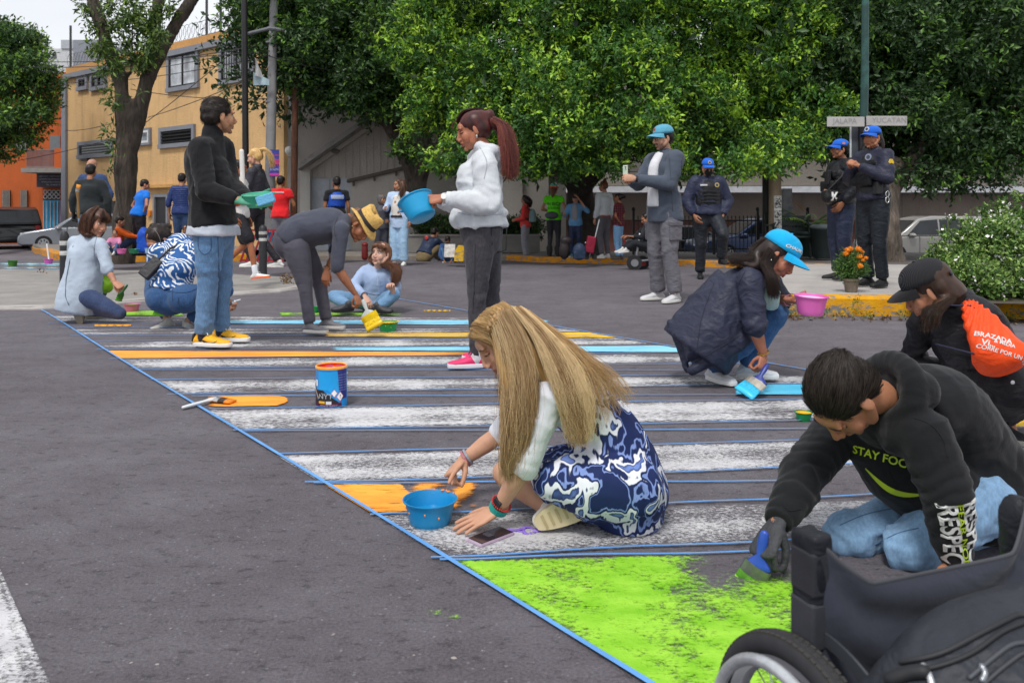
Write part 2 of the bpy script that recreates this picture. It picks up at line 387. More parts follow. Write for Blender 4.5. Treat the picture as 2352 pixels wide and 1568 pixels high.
def concrete(col='a5a09b', dark='7d7873', sc_=1., yellow=None, name='concrete'):
    key = ('con', col, dark, sc_, yellow)
    if key in MATS: return MATS[key]
    m, nt, b = _m(name); P = coords(nt, world=True)
    n = noise(nt, P, 2.2*sc_, 6, .68); f = noise(nt, P, 70*sc_, 3, .7)
    c = ramp(nt, math_(nt, 'ADD', math_(nt, 'MULTIPLY', n, .7), math_(nt, 'MULTIPLY', f, .3)), [(.3, dark), (.62, col), (.8, tuple(min(1, x*1.1) for x in (int(col[i:i+2], 16)/255 for i in (0, 2, 4))))])
    if yellow:
        w = noise(nt, coords(nt, (1, 1, 2.2), world=True), 5.5*sc_, 7, .75)
        y = ramp(nt, noise(nt, P, 8, 4), [(.3, yellow[0]), (.7, yellow[1])])
        c = mixc(nt, ramp(nt, w, [(.50, 1.), (.575, 0.)]), c, y)
    nt.links.new(c, b.inputs['Base Color']); b.inputs['Roughness'].default_value = .88; b.inputs['Specular IOR Level'].default_value = .25
    bump(nt, b, math_(nt, 'ADD', f, math_(nt, 'MULTIPLY', n, .8)), .5, .012); MATS[key] = m; return m
CONC = concrete(); YEL = concrete('8f8a85', '65605c', yellow=('c98a10', 'e0a51a')); YEL2 = concrete('8a827a', '6a645e', 1.2, ('c27a10', 'd8931c'))

# the ground: one sheet out to the horizon
xs = np.concatenate([np.linspace(-260, -30, 12), np.linspace(-28, 28, 57), np.linspace(30, 260, 12)])
ys = np.concatenate([np.linspace(-8, 34, 64), np.linspace(38, 420, 14)])
gp = np.array([[(x, y, gz(x, y)) for x in xs] for y in ys])
g_ = mk('ground', MB().grid(gp), asphalt_mat(), smooth=True, origin=(0, 0, 0)); tag(g_, kind='structure')

def gline(p, q): a = G(*p); b = G(*q); return np.array(a[:2]), np.array(b[:2])
def isect(l1, l2):
    (a, b), (c, d) = l1, l2; r = b-a; s_ = d-c; t = ((c-a)[0]*s_[1]-(c-a)[1]*s_[0])/(r[0]*s_[1]-r[1]*s_[0]); return a+r*t
DL = gline((95, 715), (1480, 1568)); DR = gline((920, 690), (1880, 856))
def paint(name, quad, mat, dens, nu=40, nv=6, z=.004):
    a, b, c, d = [np.asarray(q, float)[:2] for q in quad]      # far-left, far-right, near-right, near-left
    P = []; D = []
    for i in range(nv+1):
        v = i/nv
        for j in range(nu+1):
            u = j/nu; p = (a*(1-u)+b*u)*(1-v)+(d*(1-u)+c*u)*v; P.append((p[0], p[1], z+gz(*p))); D.append(dens(u, v))
    k = nu+1; f = np.array([(i*k+j, (i+1)*k+j, (i+1)*k+j+1, i*k+j+1) for i in range(nv) for j in range(nu)])[:, ::1]
    D = np.clip(np.array(D), 0, 1.4); o = mk(name, (np.array(P), f), mat, col=np.stack([D]*3, 1)); tag(o, kind='structure'); return o
WHITE = paint_mat('d8d7d9', 'bebdbf', 68, .18, (.6, 1.3, 1), .24); WHITE_N = paint_mat('d6d5d7', 'bbbabd', 105, .19, (.8, 1.2, 1), .16)
rj = random.Random(5)
def stripe(tl, tr, bl, br, mat, dens, left=None, right=None, name='crossing_stripe', z=.004, nu=60, nv=8):
    top = gline(tl, tr); bot = gline(bl, br)
    a = isect(top, DL) if left is None else np.array(G(left, tl[1] if left == tl[0] else tl[1])[:2])
    d = isect(bot, DL); b = isect(top, DR) if right is None else None; c = isect(bot, DR)
    if left is not None:
        L = gline((left, 700), (left, 1500)); a = isect(top, L); d = isect(bot, L)
    if right is not None:
        R_ = gline((right, 700), (right, 1500)); b = isect(top, R_); c = isect(bot, R_)
    return paint(name, (a, b, c, d), mat, dens, nu, nv, z)
def worn(base, seed=0, edge=.1):
    def f(u, v):
        e = min(1, min(v, 1-v)/edge)*min(1, min(u, 1-u)/.02+.35)
        w = .08*math.sin(u*19+seed*2.1)+.06*math.sin(u*43+seed+v*3)+.10*math.sin(v*9+seed)
        return (base+w)*(.55+.45*e)
    return f
ws = [((120, 726), (1100, 731), (130, 739), (1100, 737), .40), ((166, 757), (1100, 755), (176, 770), (1100, 764), .42),
      ((232, 787), (1300, 777), (250, 801), (1300, 794), .50), ((283, 826), (1500, 814), (318, 847), (1500, 835), .55),
      ((375, 874), (1500, 866), (410, 905), (1500, 889), .55), ((471, 942), (1500, 924), (540, 988), (1500, 971), .60)]
for i, (a, b, c, d, k) in enumerate(ws): stripe(a, b, c, d, WHITE, worn(k, i), z=.004)
stripe((640, 1048), (1500, 1024), (735, 1108), (1500, 1087), WHITE_N, worn(.60, 7)); stripe((850, 1187), (1750, 1159), (1010, 1282), (1750, 1249), WHITE_N, worn(.54, 9))
cyan = paint_mat('9adcf2', '7cc6e4', 42, .14, (.3, 1.5, 1)); cy2 = paint_mat('35b4e2', '66cdee', 42, .14, (.3, 1.5, 1)); ora = paint_mat('ffb03c', 'f49426', 46, .16, (.35, 1.4, 1)); yel = paint_mat('f6c81c', 'e9b01a', 46, .14, (.35, 1.4, 1)); grn = paint_mat('7cc00c', 'a2dc3c', 85, .2, (.8, 1.2, 1), .14)
solid = lambda k, s=0: (lambda u, v: (k-.22+.13*math.sin(u*31+s)+.06*math.sin(u*77+v*5))*min(1, .55+min(v, 1-v)*6)*min(1, .4+min(u, 1-u)*30))
stripe((190, 715), (422, 715), (190, 726), (422, 726), grn, solid(.95), 190, 424, 'paint_stripe', .006)
stripe((640, 719), (930, 720), (640, 725), (930, 725), grn, solid(.78), 640, 925, 'paint_stripe', .006)
stripe((504, 738), (1240, 736), (504, 744), (1240, 748), cyan, solid(1.0), 504, 1262, 'paint_stripe', .006)
stripe((216, 746), (302, 746), (216, 751), (302, 751), ora, solid(.9), 216, 302, 'paint_stripe', .006)
stripe((745, 767), (1400, 764), (745, 774), (1400, 777), yel, solid(1.0, 2), 745, None, 'paint_stripe', .006)
stripe((973, 713), (1035, 713), (973, 717), (1035, 717), yel, solid(.7, 2), 973, 1035, 'paint_stripe', .006)
stripe((760, 799), (1500, 795), (760, 806), (1500, 810), cyan, solid(1.05, 4), 760, None, 'paint_stripe', .006)
stripe((244, 807), (1075, 810), (270, 824), (1075, 818), ora, lambda u, v: (1.05-.35*u*u+.2*math.sin(u*17))*min(1, .6+min(v, 1-v)*6), None, 1080, 'paint_stripe', .006)
def blob(u, v): e = 1-max(0, (abs(v-.5)*2)**2.2+max(0, (u-.72)/.28)**2-.1); return .9*min(1, e*2.2)*(1-.5*max(0, .16-u)/.16)
stripe((470, 909), (661, 907), (500, 937), (661, 935), ora, blob, 478, 664, 'paint_stripe', .006)
stripe((1690, 886), (1900, 884), (1690, 909), (1900, 907), cy2, lambda u, v: 1.1*min(1, .1+u*5+.5*v), 1690, 1905, 'paint_stripe', .006)
stripe((740, 1114), (1115, 1106), (870, 1184), (1115, 1176), ora, lambda u, v: (.74 if u < .48 else .50+.25*math.sin(u*21+v*7))*min(1, .35+min(v, 1-v)*6)*min(1, .1+(1-u)*9), None, 1112, 'paint_stripe', .006, 50, 14)
stripe((2260, 945), (2352, 943), (2250, 985), (2352, 984), yel, solid(1.1), 2255, 2500, 'paint_stripe', .006)
# the big fresh green field in front, thinning out towards the brush
gq = [np.array(G(*p)[:2]) for p in ((1040, 1291), (1830, 1270), (1930, 1640), (1565, 1620))]
def gden(u, v):
    k = .70+.09*math.sin(u*13+v*9)+.07*math.sin(u*29-v*17); k -= .75*smooth01((u-.58)/.34)*(1-smooth01((v-.10+(u-.7)*.1)/.22)); k -= .18*smooth01((u-.42)/.3)*smooth01((.5-abs(v-.22))/.4)
    return k*min(1, .35+min(u, v)*25)
paint('paint_field', gq, grn, gden, 60, 40, .006)
for (px, py, r) in ((1003, 1408, .03), (1040, 1420, .025)):                                       # a few splashes
    p = np.array(G(px, py)[:2]); paint('paint_splash', (p+(-r*1.4, r), p+(r*1.4, r), p+(r*1.4, -r), p+(-r*1.4, -r)), grn, lambda u, v: .5*max(0, 1-2.1*math.hypot(u-.5, v-.5)), 10, 10, .004)
# wide worn line at the left edge of the road
q = [np.array(G(*p)[:2]) for p in ((-90, 1270), (-8, 1290), (135, 1620), (-260, 1620))]; paint('road_line', q, WHITE_N, worn(.62, 3), 20, 20)
# painted bands across the road far left
for (y0, y1, col, k) in ((600, 604, yel, .5), (604, 609, cyan, .8), (609, 613, yel, .6), (613.5, 618, cyan, .7), (619, 622, WHITE, .9)):
    stripe((-60, y0), (160, y0+1), (-60, y1), (160, y1+1), col, solid(k), -80, 150, 'paint_stripe', .006, 20, 3)
# blue guide tape
TAPE = plain('629ddc', .55, var=.12, vs=9)
def tape(p, q, w=.016, z=.0085, seg=14):
    a = np.array(G(*p)[:2]); b = np.array(G(*q)[:2]); t = unit(np.append(b-a, 0))[:2]; n = np.array((-t[1], t[0])); P = []
    for i in range(seg+1):
        u = i/seg; c = a+(b-a)*u+n*.006*math.sin(u*9+p[0])*(0 < i < seg); ww = w*(.9+.2*rj.random())
        P.append([(*(c-n*ww/2), z+gz(*c)), (*(c+n*ww/2), z+gz(*c))])
    P = np.array(P); P2 = P.copy(); P2[..., 2] -= .0025
    o = mk('guide_line', MB().sheet(P, .0004), TAPE); tag(o, kind='structure'); return o
tape((95, 713), (1500, 1580), .0135, .0095, 30); tape((905, 686), (1890, 858), .014, .0095); tape((1880, 856), (2420, 950), .013, .0095)
for a, b in (((110, 743), (1250, 742)), ((140, 754), (1290, 750)), ((160, 772), (1400, 771)), ((190, 785), (1350, 779)), ((222, 804), (1480, 796)), ((250, 826), (1560, 811)),
             ((300, 848), (1720, 836)), ((310, 851), (1600, 852)), ((345, 874), (1700, 862)), ((383, 908), (1850, 883)), ((440, 912), (1840, 909)), ((480, 941), (1860, 918)),
             ((535, 991), (2352, 960)), ((560, 993), (2352, 986)), ((640, 1045), (1900, 1013)), ((700, 1111), (1500, 1090)), ((720, 1113), (1840, 1107)), ((1480, 1090), (2352, 1053)), ((850, 1186), (1500, 1163)), ((1490, 1163), (2352, 1122)),
             ((990, 1285), (1850, 1242)), ((1010, 1290), (1860, 1266)), ((90, 712), (160, 713))): tape(a, b, .0075 if b[1] < 930 else .008)

# kerbs, islands and walks
def slab(name, pts, h, mat, base=None, kmat=None, kw=.14):
    P = [np.array(p, float) if len(p) == 3 else np.array(G(*p)) for p in pts]; zt = [gz(p[0], p[1])+h for p in P]
    mb = MB(); n = len(P); v = [(p[0], p[1], z) for p, z in zip(P, zt)]+[(p[0], p[1], z-h-.3) for p, z in zip(P, zt)]
    mb.add(v, [tuple(range(n))]); mb.add(v, [(i, n+i, n+(i+1) % n, (i+1) % n) for i in range(n)], 0)
    return tag(mk(name, mb, [mat]), kind='structure')
def kerb(pts, h, mat, w=.15, seg=6, name='kerb'):
    P = [np.array(G(*p)) for p in pts]; Q = []
    for a, b in zip(P[:-1], P[1:]):
        for i in range(seg): Q.append(a+(b-a)*i/seg)
    Q.append(P[-1]); rings = []
    for i, p in enumerate(Q):
        t = unit((Q[min(i+1, len(Q)-1)]-Q[max(i-1, 0)])*(1, 1, 0)); nrm = np.array((-t[1], t[0], 0)); z = gz(p[0], p[1])
        wob = .006*math.sin(i*1.7)
        rings.append([p*(1, 1, 0)+nrm*o+(0, 0, z+k) for o, k in ((wob-.03, -.1), (wob-.018, h-.022), (.002+wob, h-.003), (.03, h+.004), (w, h+.004), (w, -.1))])
    return tag(mk(name, MB().grid(np.array(rings)).prism(rings[0], (0, 0, -.001)), mat, smooth=False), kind='structure')
isl = [(-200, 716), (0, 712), (100, 711), (170, 707), (330, 694), (450, 684), (560, 677), (640, 672), (690, 664), (705, 652), (660, 641), (520, 633), (300, 625), (130, 623), (-200, 624)]
slab('traffic_island', isl, .03, concrete('9a9692', '7b7773'))
kerb(isl[:10], .034, concrete('b3aeaa', '8b8681', 1.3), .09, 3)
plat = [(1765, 716), (1800, 722), (1900, 723), (2100, 726), (2300, 731), (2600, 738), (2900, 668), (2352, 637), (2000, 631), (1800, 632), (1748, 634), (1752, 668)]
slab('median_platform', plat, .166, concrete('b5b0ab', '979290'))
kerb([(1748, 634), (1752, 672), (1765, 716), (1800, 722), (1900, 723), (2100, 726), (2300, 731), (2600, 738)], .172, YEL, .17, 8)
rk = [(1165, 598), (1240, 603), (1480, 608), (1850, 621), (2100, 630), (2352, 641), (2700, 655)]
wk = [np.array(G(*p)) for p in rk]; slab('far_sidewalk', [tuple(p) for p in wk]+[(16, 21, 0), (0, 21.5, 0)], .10, concrete('6f6b69', '55514f'))
kerb(rk, .112, YEL2, .16, 8)
lk = [(74, 575), (100, 586), (125, 597), (247, 600), (440, 602), (600, 600)]
slab('left_sidewalk', lk+[(640, 560), (60, 560)], .15, concrete('8d8986', '6f6b68')); kerb(lk, .157, YEL2, .16, 6)
slab('middle_sidewalk', [(640, 596), (900, 597), (1170, 598), (1400, 566), (700, 566)], .10, concrete('8a8580', '6b6661')); kerb([(640, 596), (900, 597), (1170, 598)], .104, concrete('8d8378', '6d655c'), .14, 6)

# ================================================================== BUILDINGS
def shell(name, label, cat, loc, group=None): return thing(name, label, cat, loc, group)
def stucco(col, stain, sc_=1.):
    m, nt, b = _m('stucco'); P = coords(nt, world=True)
    n = noise(nt, P, .8*sc_, 6, .7); f = noise(nt, P, 18, 4, .6)
    st = noise(nt, coords(nt, (1, 1, .12), world=True), 2.2*sc_, 6, .75)
    c = ramp(nt, n, [(.3, tuple(x*.9 for x in lin2(col))), (.7, col)])
    c = mixc(nt, ramp(nt, st, [(.52, 0.), (.75, .55)]), c, stain); nt.links.new(c, b.inputs['Base Color'])
    b.inputs['Roughness'].default_value = .92; bump(nt, b, f, .6, .03); return m
def lin2(c): return tuple(int(c[i:i+2], 16)/255 for i in (0, 2, 4))
A0 = np.array((-16.6, 30.)); A1 = np.array((-6.29, 22.2)); AD = (A1-A0)/np.linalg.norm(A1-A0); AN = np.array((AD[1], -AD[0])); AL = np.linalg.norm(A1-A0)
if AN[1] > 0: AN = -AN
def fac(px, py):
    q = (px-CX)/F; Y = (A0@AN)/(q*AN[0]+AN[1]); return float((np.array((q*Y, Y))-A0)@AD), HC-(py-YH)*Y/F
def fbox(mb, s0, s1, z0, z1, o0, o1, mi=0):
    v = []
    for s_ in (s0, s1):
        for o in (o0, o1):
            for z in (z0, z1): p = A0+AD*s_+AN*o; v.append((p[0], p[1], z))
    return mb.add(v, [(0, 1, 3, 2), (4, 6, 7, 5), (0, 4, 5, 1), (2, 3, 7, 6), (0, 2, 6, 4), (1, 5, 7, 3)], mi)
GREY = plain('7f828a', .8, var=.08); DARKM = plain('1d1c1e', .6)
ybl = shell('apartment_building', 'ochre yellow stuccoed three storey building with grey framed windows and razor wire on its roof', 'building', (*(A0+AD*AL/2), 0))
zt = fac(164, 180)[1]; 
mb = MB(); fbox(mb, 0.1, AL, -1.2, zt+.1, -7, 0); mk('wall', mb, stucco('dfb680', '8f7650'), ybl)
mb = MB(); fbox(mb, 0, AL+.05, zt-.02, zt+.16, -.1, .14); mk('cornice', mb, GREY, ybl)
mb = MB(); fbox(mb, 0, AL, zt+.163, zt+.42, -.3, .02); mk('parapet', mb, stucco('d09a5c', '7a6444'), ybl)
mb = MB(); fbox(mb, -.22, .12, -1.2, zt, -.2, .09); mk('pilaster', mb, GREY, ybl)
def window(px0, py0, px1, py1, kind):
    s0, z1 = fac(px0, py0); s1, z0 = fac(px1, py1); z1 = (z1+fac(px1, py0)[1])/2 if kind == 'vent' else z1; mb = MB(); t = .13 if kind != 'white' else .08; d = .085
    fbox(mb, s0, s1, z1-t, z1, .0, d); fbox(mb, s0-.02, s1+.02, z0, z0+t, .0, d+.02); fbox(mb, s0, s0+t, z0+t, z1-t, .0, d); fbox(mb, s1-t, s1, z0+t, z1-t, .0, d)
    fr = mk('window', mb, GREY, ybl); a, b_, c_, d_ = s0+t, s1-t, z0+t, z1-t
    mb = MB(); fbox(mb, a, b_, c_, d_, -.01, .03); mk('pane', mb, glass_dark('191a1d' if kind in ('vent', 'dark') else '5d656b' if kind == 'white' else '8f9296'), fr)
    mb = MB(); w = .05; m_ = (a+b_)/2
    if kind == 'vent':
        n = max(4, int((d_-c_)/.09))
        for i in range(n): z = c_+(i+.5)*(d_-c_)/n; fbox(mb, a, b_, z-.012, z+.02, .03, .06)
        mk('louvre', mb, DARKM, fr)
    elif kind == 'white':
        fbox(mb, a, b_, d_-.07, d_, .03, .09); fbox(mb, a, b_, c_, c_+.07, .03, .09); fbox(mb, a, a+.07, c_+.07, d_-.07, .03, .09); fbox(mb, b_-.07, b_, c_+.07, d_-.07, .03, .09); mk('sash', mb, plain('d8d8d6', .5), fr)
    else:
        fbox(mb, a, b_, d_-w, d_, .03, .07); fbox(mb, a, b_, c_, c_+w, .03, .07); fbox(mb, a, a+w, c_+w, d_-w, .03, .07); fbox(mb, b_-w, b_, c_+w, d_-w, .03, .07); fbox(mb, m_-w/2, m_+w/2, c_+w, d_-w, .03, .07)
        mk('sash', mb, DARKM, fr)
        if kind == 'bars':
            mb = MB(); n = 12
            for i in range(n): s_ = a+(i+.5)*(b_-a)/n; fbox(mb, s_-.012, s_+.012, c_, d_, .08, .1)
            mk('window_bars', mb, DARKM, fr)
for w in ((387, 124, 459, 202, 'light'), (507, 107, 588, 184, 'bars'), (181, 177, 204, 206, 'dark'), (211, 172, 247, 204, 'dark'), (182, 323, 262, 359, 'vent'), (319, 297, 349, 333, 'white'), (369, 290, 450, 335, 'vent')): window(*w)
s0, z1 = fac(357, 446); s1, z0 = fac(391, 577)
mb = MB(); fbox(mb, s0, s1, z1-.1, z1, 0, .1); fbox(mb, s0, s0+.1, -1, z1-.1, 0, .1); fbox(mb, s1-.1, s1, -1, z1-.1, 0, .1); dr = mk('door', mb, GREY, ybl)
mb = MB(); fbox(mb, s0+.1, s1-.1, -1, z1-.1, -.02, .04); mk('door_leaf', mb, plain('232226', .5), dr)
s0, z1 = fac(250, 462); s1, _ = fac(266, 520); mb = MB(); fbox(mb, s0, s1, z1-1.5, z1, -.02, .05); mk('meter_door', mb, plain('232226', .5), ybl)
s0, z1 = fac(340, 433); s1, _ = fac(452, 433); mb = MB(); fbox(mb, s0, AL-.3, z1, z1+.1, .0, .22); mk('ledge', mb, stucco('d0a060', '8a7048'), ybl)
s0, z1 = fac(192, 357); s1, z0 = fac(206, 369); mb = MB(); fbox(mb, s0, s1, z0, z1, 0, .1); mk('vent_box', mb, DARKM, ybl)
s0, z1 = fac(342, 484); s1, z0 = fac(351, 496); mb = MB(); fbox(mb, s0, s1, z0, z1, 0, .1); mk('mail_box', mb, plain('d8801c', .5), ybl)
# razor wire coils and posts on the parapet
mb = MB(); P = []
for i in range(620):
    t = i/619; a = i*.55; p = A0+AD*(t*AL)-AN*.1; r = .26; P.append((p[0]+AD[0]*r*math.cos(a), p[1]+AD[1]*r*math.cos(a), zt+.68+r*math.sin(a)))
mb.tube(P, .008, 4, cap=None); mk('razor_wire', mb, plain('55585c', .4, .6), ybl)
mb = MB(); sp0 = fac(468, 75)[0]; sp1 = fac(500, 66)[0]
for s_ in (.12, sp0, sp1): p = A0+AD*s_-AN*.1; mb.beam((*p, zt+.3), (*p, zt+(2.1 if s_ > 1 else 2.0)), .06)
for z in (.45, 2.0): mb.beam((*(A0+AD*sp0-AN*.1), zt+z), (*(A0+AD*sp1-AN*.1), zt+z), .05)
mk('roof_posts', mb, plain('3c3d40', .5, .3), ybl)
mb = MB(); p0, p1 = fac(533, 30)[0], AL; fbox(mb, p0, p1, zt+.42, zt+2.0, -3.5, -1.2); mk('water_tank_room', mb, plain('9aa0a8', .8), ybl)

def front(mb, px0, py0, px1, py1, Y, d, mi=0):     # block whose front fills a picture rectangle at distance Y
    a = W(px0, py0, Y); b = W(px1, py1, Y); return mb.box(((a.x+b.x)/2, Y+d/2, (a.z+b.z)/2), (abs(b.x-a.x), d, abs(a.z-b.z)), None, mi)
# orange house at the far left
oh = shell('orange_house', 'terracotta orange house with iron balcony and dark shop banner at the left edge', 'house', W(60, 575, 33.5))
ORG = stucco('c2602c', '6b3a22')
mb = MB(); front(mb, -260, 168, 140, 620, 33.5, 6); mk('wall', mb, ORG, oh)
mb = MB(); front(mb, 139, 166, 157, 620, 33.2, 5.8); mk('tower', mb, stucco('b0451f', '6b3a22'), oh)
mb = MB(); front(mb, 48, 386, 157, 396, 32.2, 1.35); mk('balcony_slab', mb, plain('8c8a86', .8), oh)
mb = MB(); front(mb, 125, 341, 157, 386, 32.3, .25); mk('balcony_wall', mb, stucco('d0642c', '6b3a22'), oh)
mb = MB(); front(mb, 60, 343, 125, 345.5, 32.3, .06); front(mb, 60, 382, 125, 384, 32.3, .06)
for i in range(22): x = 61+i*3; front(mb, x, 345.5, x+.8, 382, 32.31, .04)
mk('balcony_railing', mb, plain('777a80', .5, .3), oh)
for a, b_ in ((115, 138), (37, 60)): mb = MB(); front(mb, a, 312, b_, 345, 33.45, .1); mk('balcony_door', mb, plain('6d7376', .5), oh)
mb = MB(); front(mb, 84, 398, 153, 430, 33.2, .1); sgn = mk('shop_banner', mb, plain('2a2733', .6, var=.2), oh)
for i, (t, sz) in enumerate((('SERVICIO Y MANTENIMIENTO', .085), ('CLINICA DE ESPECIALIDADES', .085), ('ATENCION A DOMICILIO', .085), ('TEL. 55 64 20 18', .085))):
    text_on('lettering', t, sz, W(122, 405+i*6.6, 33.15), (1, 0, 0), (0, 0, 1), plain('9f9fae', .6), sgn)
mb = MB(); front(mb, 99, 460, 149, 560, 33.42, .1); dw = mk('arched_door', mb, plain('2f86b0', .6, var=.3, vs=2.5), oh)
P = [W(124+25*math.cos(a), 460-25*math.sin(a), 33.42) for a in np.linspace(0, math.pi, 17)]; mb = MB().prism([tuple(p) for p in P], (0, .1, 0)); mk('door_arch', mb, plain('1c1a1c', .6), oh)
mb = MB()
for i in range(7): x = 99+i*8.2; front(mb, x, 462, x+1.3, 560, 33.38, .03)
for k in range(9):
    cx_ = 104+(k % 5)*10; cy = 441+(k//5)*11; P = [W(cx_+4.2*math.cos(a), cy+4.2*math.sin(a), 33.38) for a in np.linspace(0, 2*math.pi, 13)]; mb.tube([tuple(p) for p in P], .02, 4, cap=None)
mk('ironwork', mb, plain('b4b6b8', .5), oh)
for (a, b_) in ((5, 22), (47, 62)):
    mb = MB(); front(mb, a, 437, b_, 500, 33.42, .08); w_ = mk('window', mb, plain('2c2b2d', .4), oh); mb = MB()
    for i in range(6): x = a+1+i*(b_-a-2)/5; front(mb, x-.4, 437, x+.4, 500, 33.36, .04)
    mk('window_bars', mb, plain('a5a29c', .5), w_)
fb = shell('far_building', 'pale grey rooftop blocks showing beyond the orange house against the sky', 'building', W(150, 200, 62))
mb = MB(); front(mb, 75, 112, 168, 420, 62, 10); mk('wall', mb, plain('c3c5c6', .85), fb)
mb = MB(); front(mb, 168, 92, 232, 420, 60, 10); mk('stair_tower', mb, plain('878b93', .85), fb)
mb = MB(); front(mb, 140, 92, 168.5, 112, 61.9, 6); mk('roof_block', mb, plain('a9adb3', .85), fb)
mb = MB()
for (a, b_, c, d) in ((88, 125, 97, 134), (104, 125, 113, 134), (120, 125, 129, 134), (88, 148, 97, 158), (120, 148, 129, 158)): front(mb, a, b_, c, d, 61.95, .1)
mk('window', mb, glass_dark('3a4046'), fb)
# grey party wall and the low white hall with its sloping roof
pw = shell('grey_party_wall', 'tall dirty grey concrete side wall right of the yellow building', 'wall', W(780, 560, 22.3))
mb = MB(); front(mb, 652, 30, 1120, 600, 22.3, .6); mk('wall', mb, stucco('a7a19c', '6a6560', .6), pw)
mb = MB(); front(mb, 655, 232, 1120, 236, 22.25, .1); front(mb, 655, 128, 1120, 131, 22.25, .1); mk('joint_band', mb, plain('6d6966', .9), pw)
mb = MB(); mb.tube([tuple(W(664, 212, 22.2)), tuple(W(670, 258, 22.2)), tuple(W(671, 300, 22.2))], .035, 6); mk('drain_pipe', mb, plain('b0b0ae', .5), pw)
mb = MB(); front(mb, 660, 350, 672, 358, 22.1, .3); mb.ell(tuple(W(664, 346, 22.1)), (.12, .1, .12)); mk('floodlight', mb, plain('c9c9c6', .5), pw)
hl = shell('white_hall', 'low light grey hall with a sloping roof edge behind the trees', 'building', W(900, 575, 21.5))
top = [(712, 378), (800, 318), (900, 247), (1010, 172), (1260, 172)]
P = [W(x, y, 21.5) for x, y in top]+[W(1260, 600, 21.5), W(712, 600, 21.5)]
mb = MB().prism([tuple(p) for p in P], (0, 2.3, 0)); mk('wall', mb, stucco('cbc3bb', '948c84', .7), hl)
for a, b_ in zip(top[:-2], top[1:-1]): pass
mb = MB(); mb.beam(tuple(W(690, 388, 21.2)), tuple(W(1012, 166, 21.2)), .9, .12); mk('roof_edge', mb, plain('8f8b87', .85, dirt='6a6663'), hl)
mb = MB(); mb.beam(tuple(W(712, 384, 21.35)), tuple(W(1012, 177, 21.35)), .2, .16); mk('gutter', mb, plain('b9b5af', .8), hl)
mb = MB(); front(mb, 689, 376, 712, 600, 21.2, .5); mk('pillar', mb, stucco('c2beb8', '8c8680', .7), hl)
mb = MB(); front(mb, 709, 410, 757, 590, 21.42, .06); front(mb, 758, 410, 805, 590, 21.42, .06); mk('gate_leaf', mb, plain('aeb4bd', .5), hl)
mb = MB(); P = [W(805, 418, 21.1), W(1000, 372, 21.1), W(1200, 372, 21.1), W(1200, 600, 21.1), W(805, 600, 21.1)]; mb.prism([tuple(p) for p in P], (0, .35, 0)); mk('lower_wall', mb, stucco('c6bfb7', '8d867e', .7), hl)
mb = MB(); mb.tube([tuple(W(800, 416, 21.0)), tuple(W(1000, 369, 21.0))], .05, 8)
for x in (812, 860, 910, 960): mb.tube([tuple(W(x, 418-(x-800)*.235, 21.02)), tuple(W(x, 428-(x-800)*.235, 21.02))], .03, 6)
mk('wall_pipe', mb, plain('5c564e', .7), hl)
for i in range(19):
    x = 730+i*16; y0 = 375-(x-712)*.66; 
    if i == 0: mb0 = MB()
    mb0.beam(tuple(W(x, max(180, y0+14), 21.49)), tuple(W(x, 408-(max(0, x-805))*.2, 21.49)), .014, .01)
mk('panel_seam', mb0, plain('b0a9a1', .9), hl)
mb = MB().ell(tuple(W(770, 347, 21.3)), (.13, .12, .07)); mk('wall_lamp', mb, plain('6f6b66', .5), hl)
mb = MB(); front(mb, 1205, 392, 1300, 600, 21.8, .4); front(mb, 1182, 372, 1480, 394, 21.6, .5); mk('garage_front', mb, stucco('a7a29c', '77706a'), hl)
# shaded building behind the fence on the right
sb = shell('shaded_building', 'shaded brown building with a white ledge and maroon base behind the fence', 'building', W(1800, 580, 29))
mb = MB(); front(mb, 1290, 444, 2800, 505, 29, 1.5); mk('wall', mb, stucco('968a80', '6a5f55'), sb)
mb = MB(); front(mb, 1290, 505, 2800, 640, 28.9, 1.5); mk('wall_base', mb, stucco('6a443e', '44302b'), sb)
mb = MB(); front(mb, 1290, 428, 2800, 442, 27.9, 2.5); mk('ledge', mb, plain('b9bbbf', .8), sb)
mb = MB(); front(mb, 1290, 150, 2800, 427, 28.6, 3.5); mk('upper_wall', mb, stucco('7b746c', '54493f'), sb)
mb = MB(); front(mb, 1290, 440, 1300, 640, 28.7, .3); front(mb, 1530, 444, 1544, 640, 28.8, .3); front(mb, 2060, 444, 2074, 640, 28.8, .3); mk('column', mb, plain('7a716a', .8), sb)
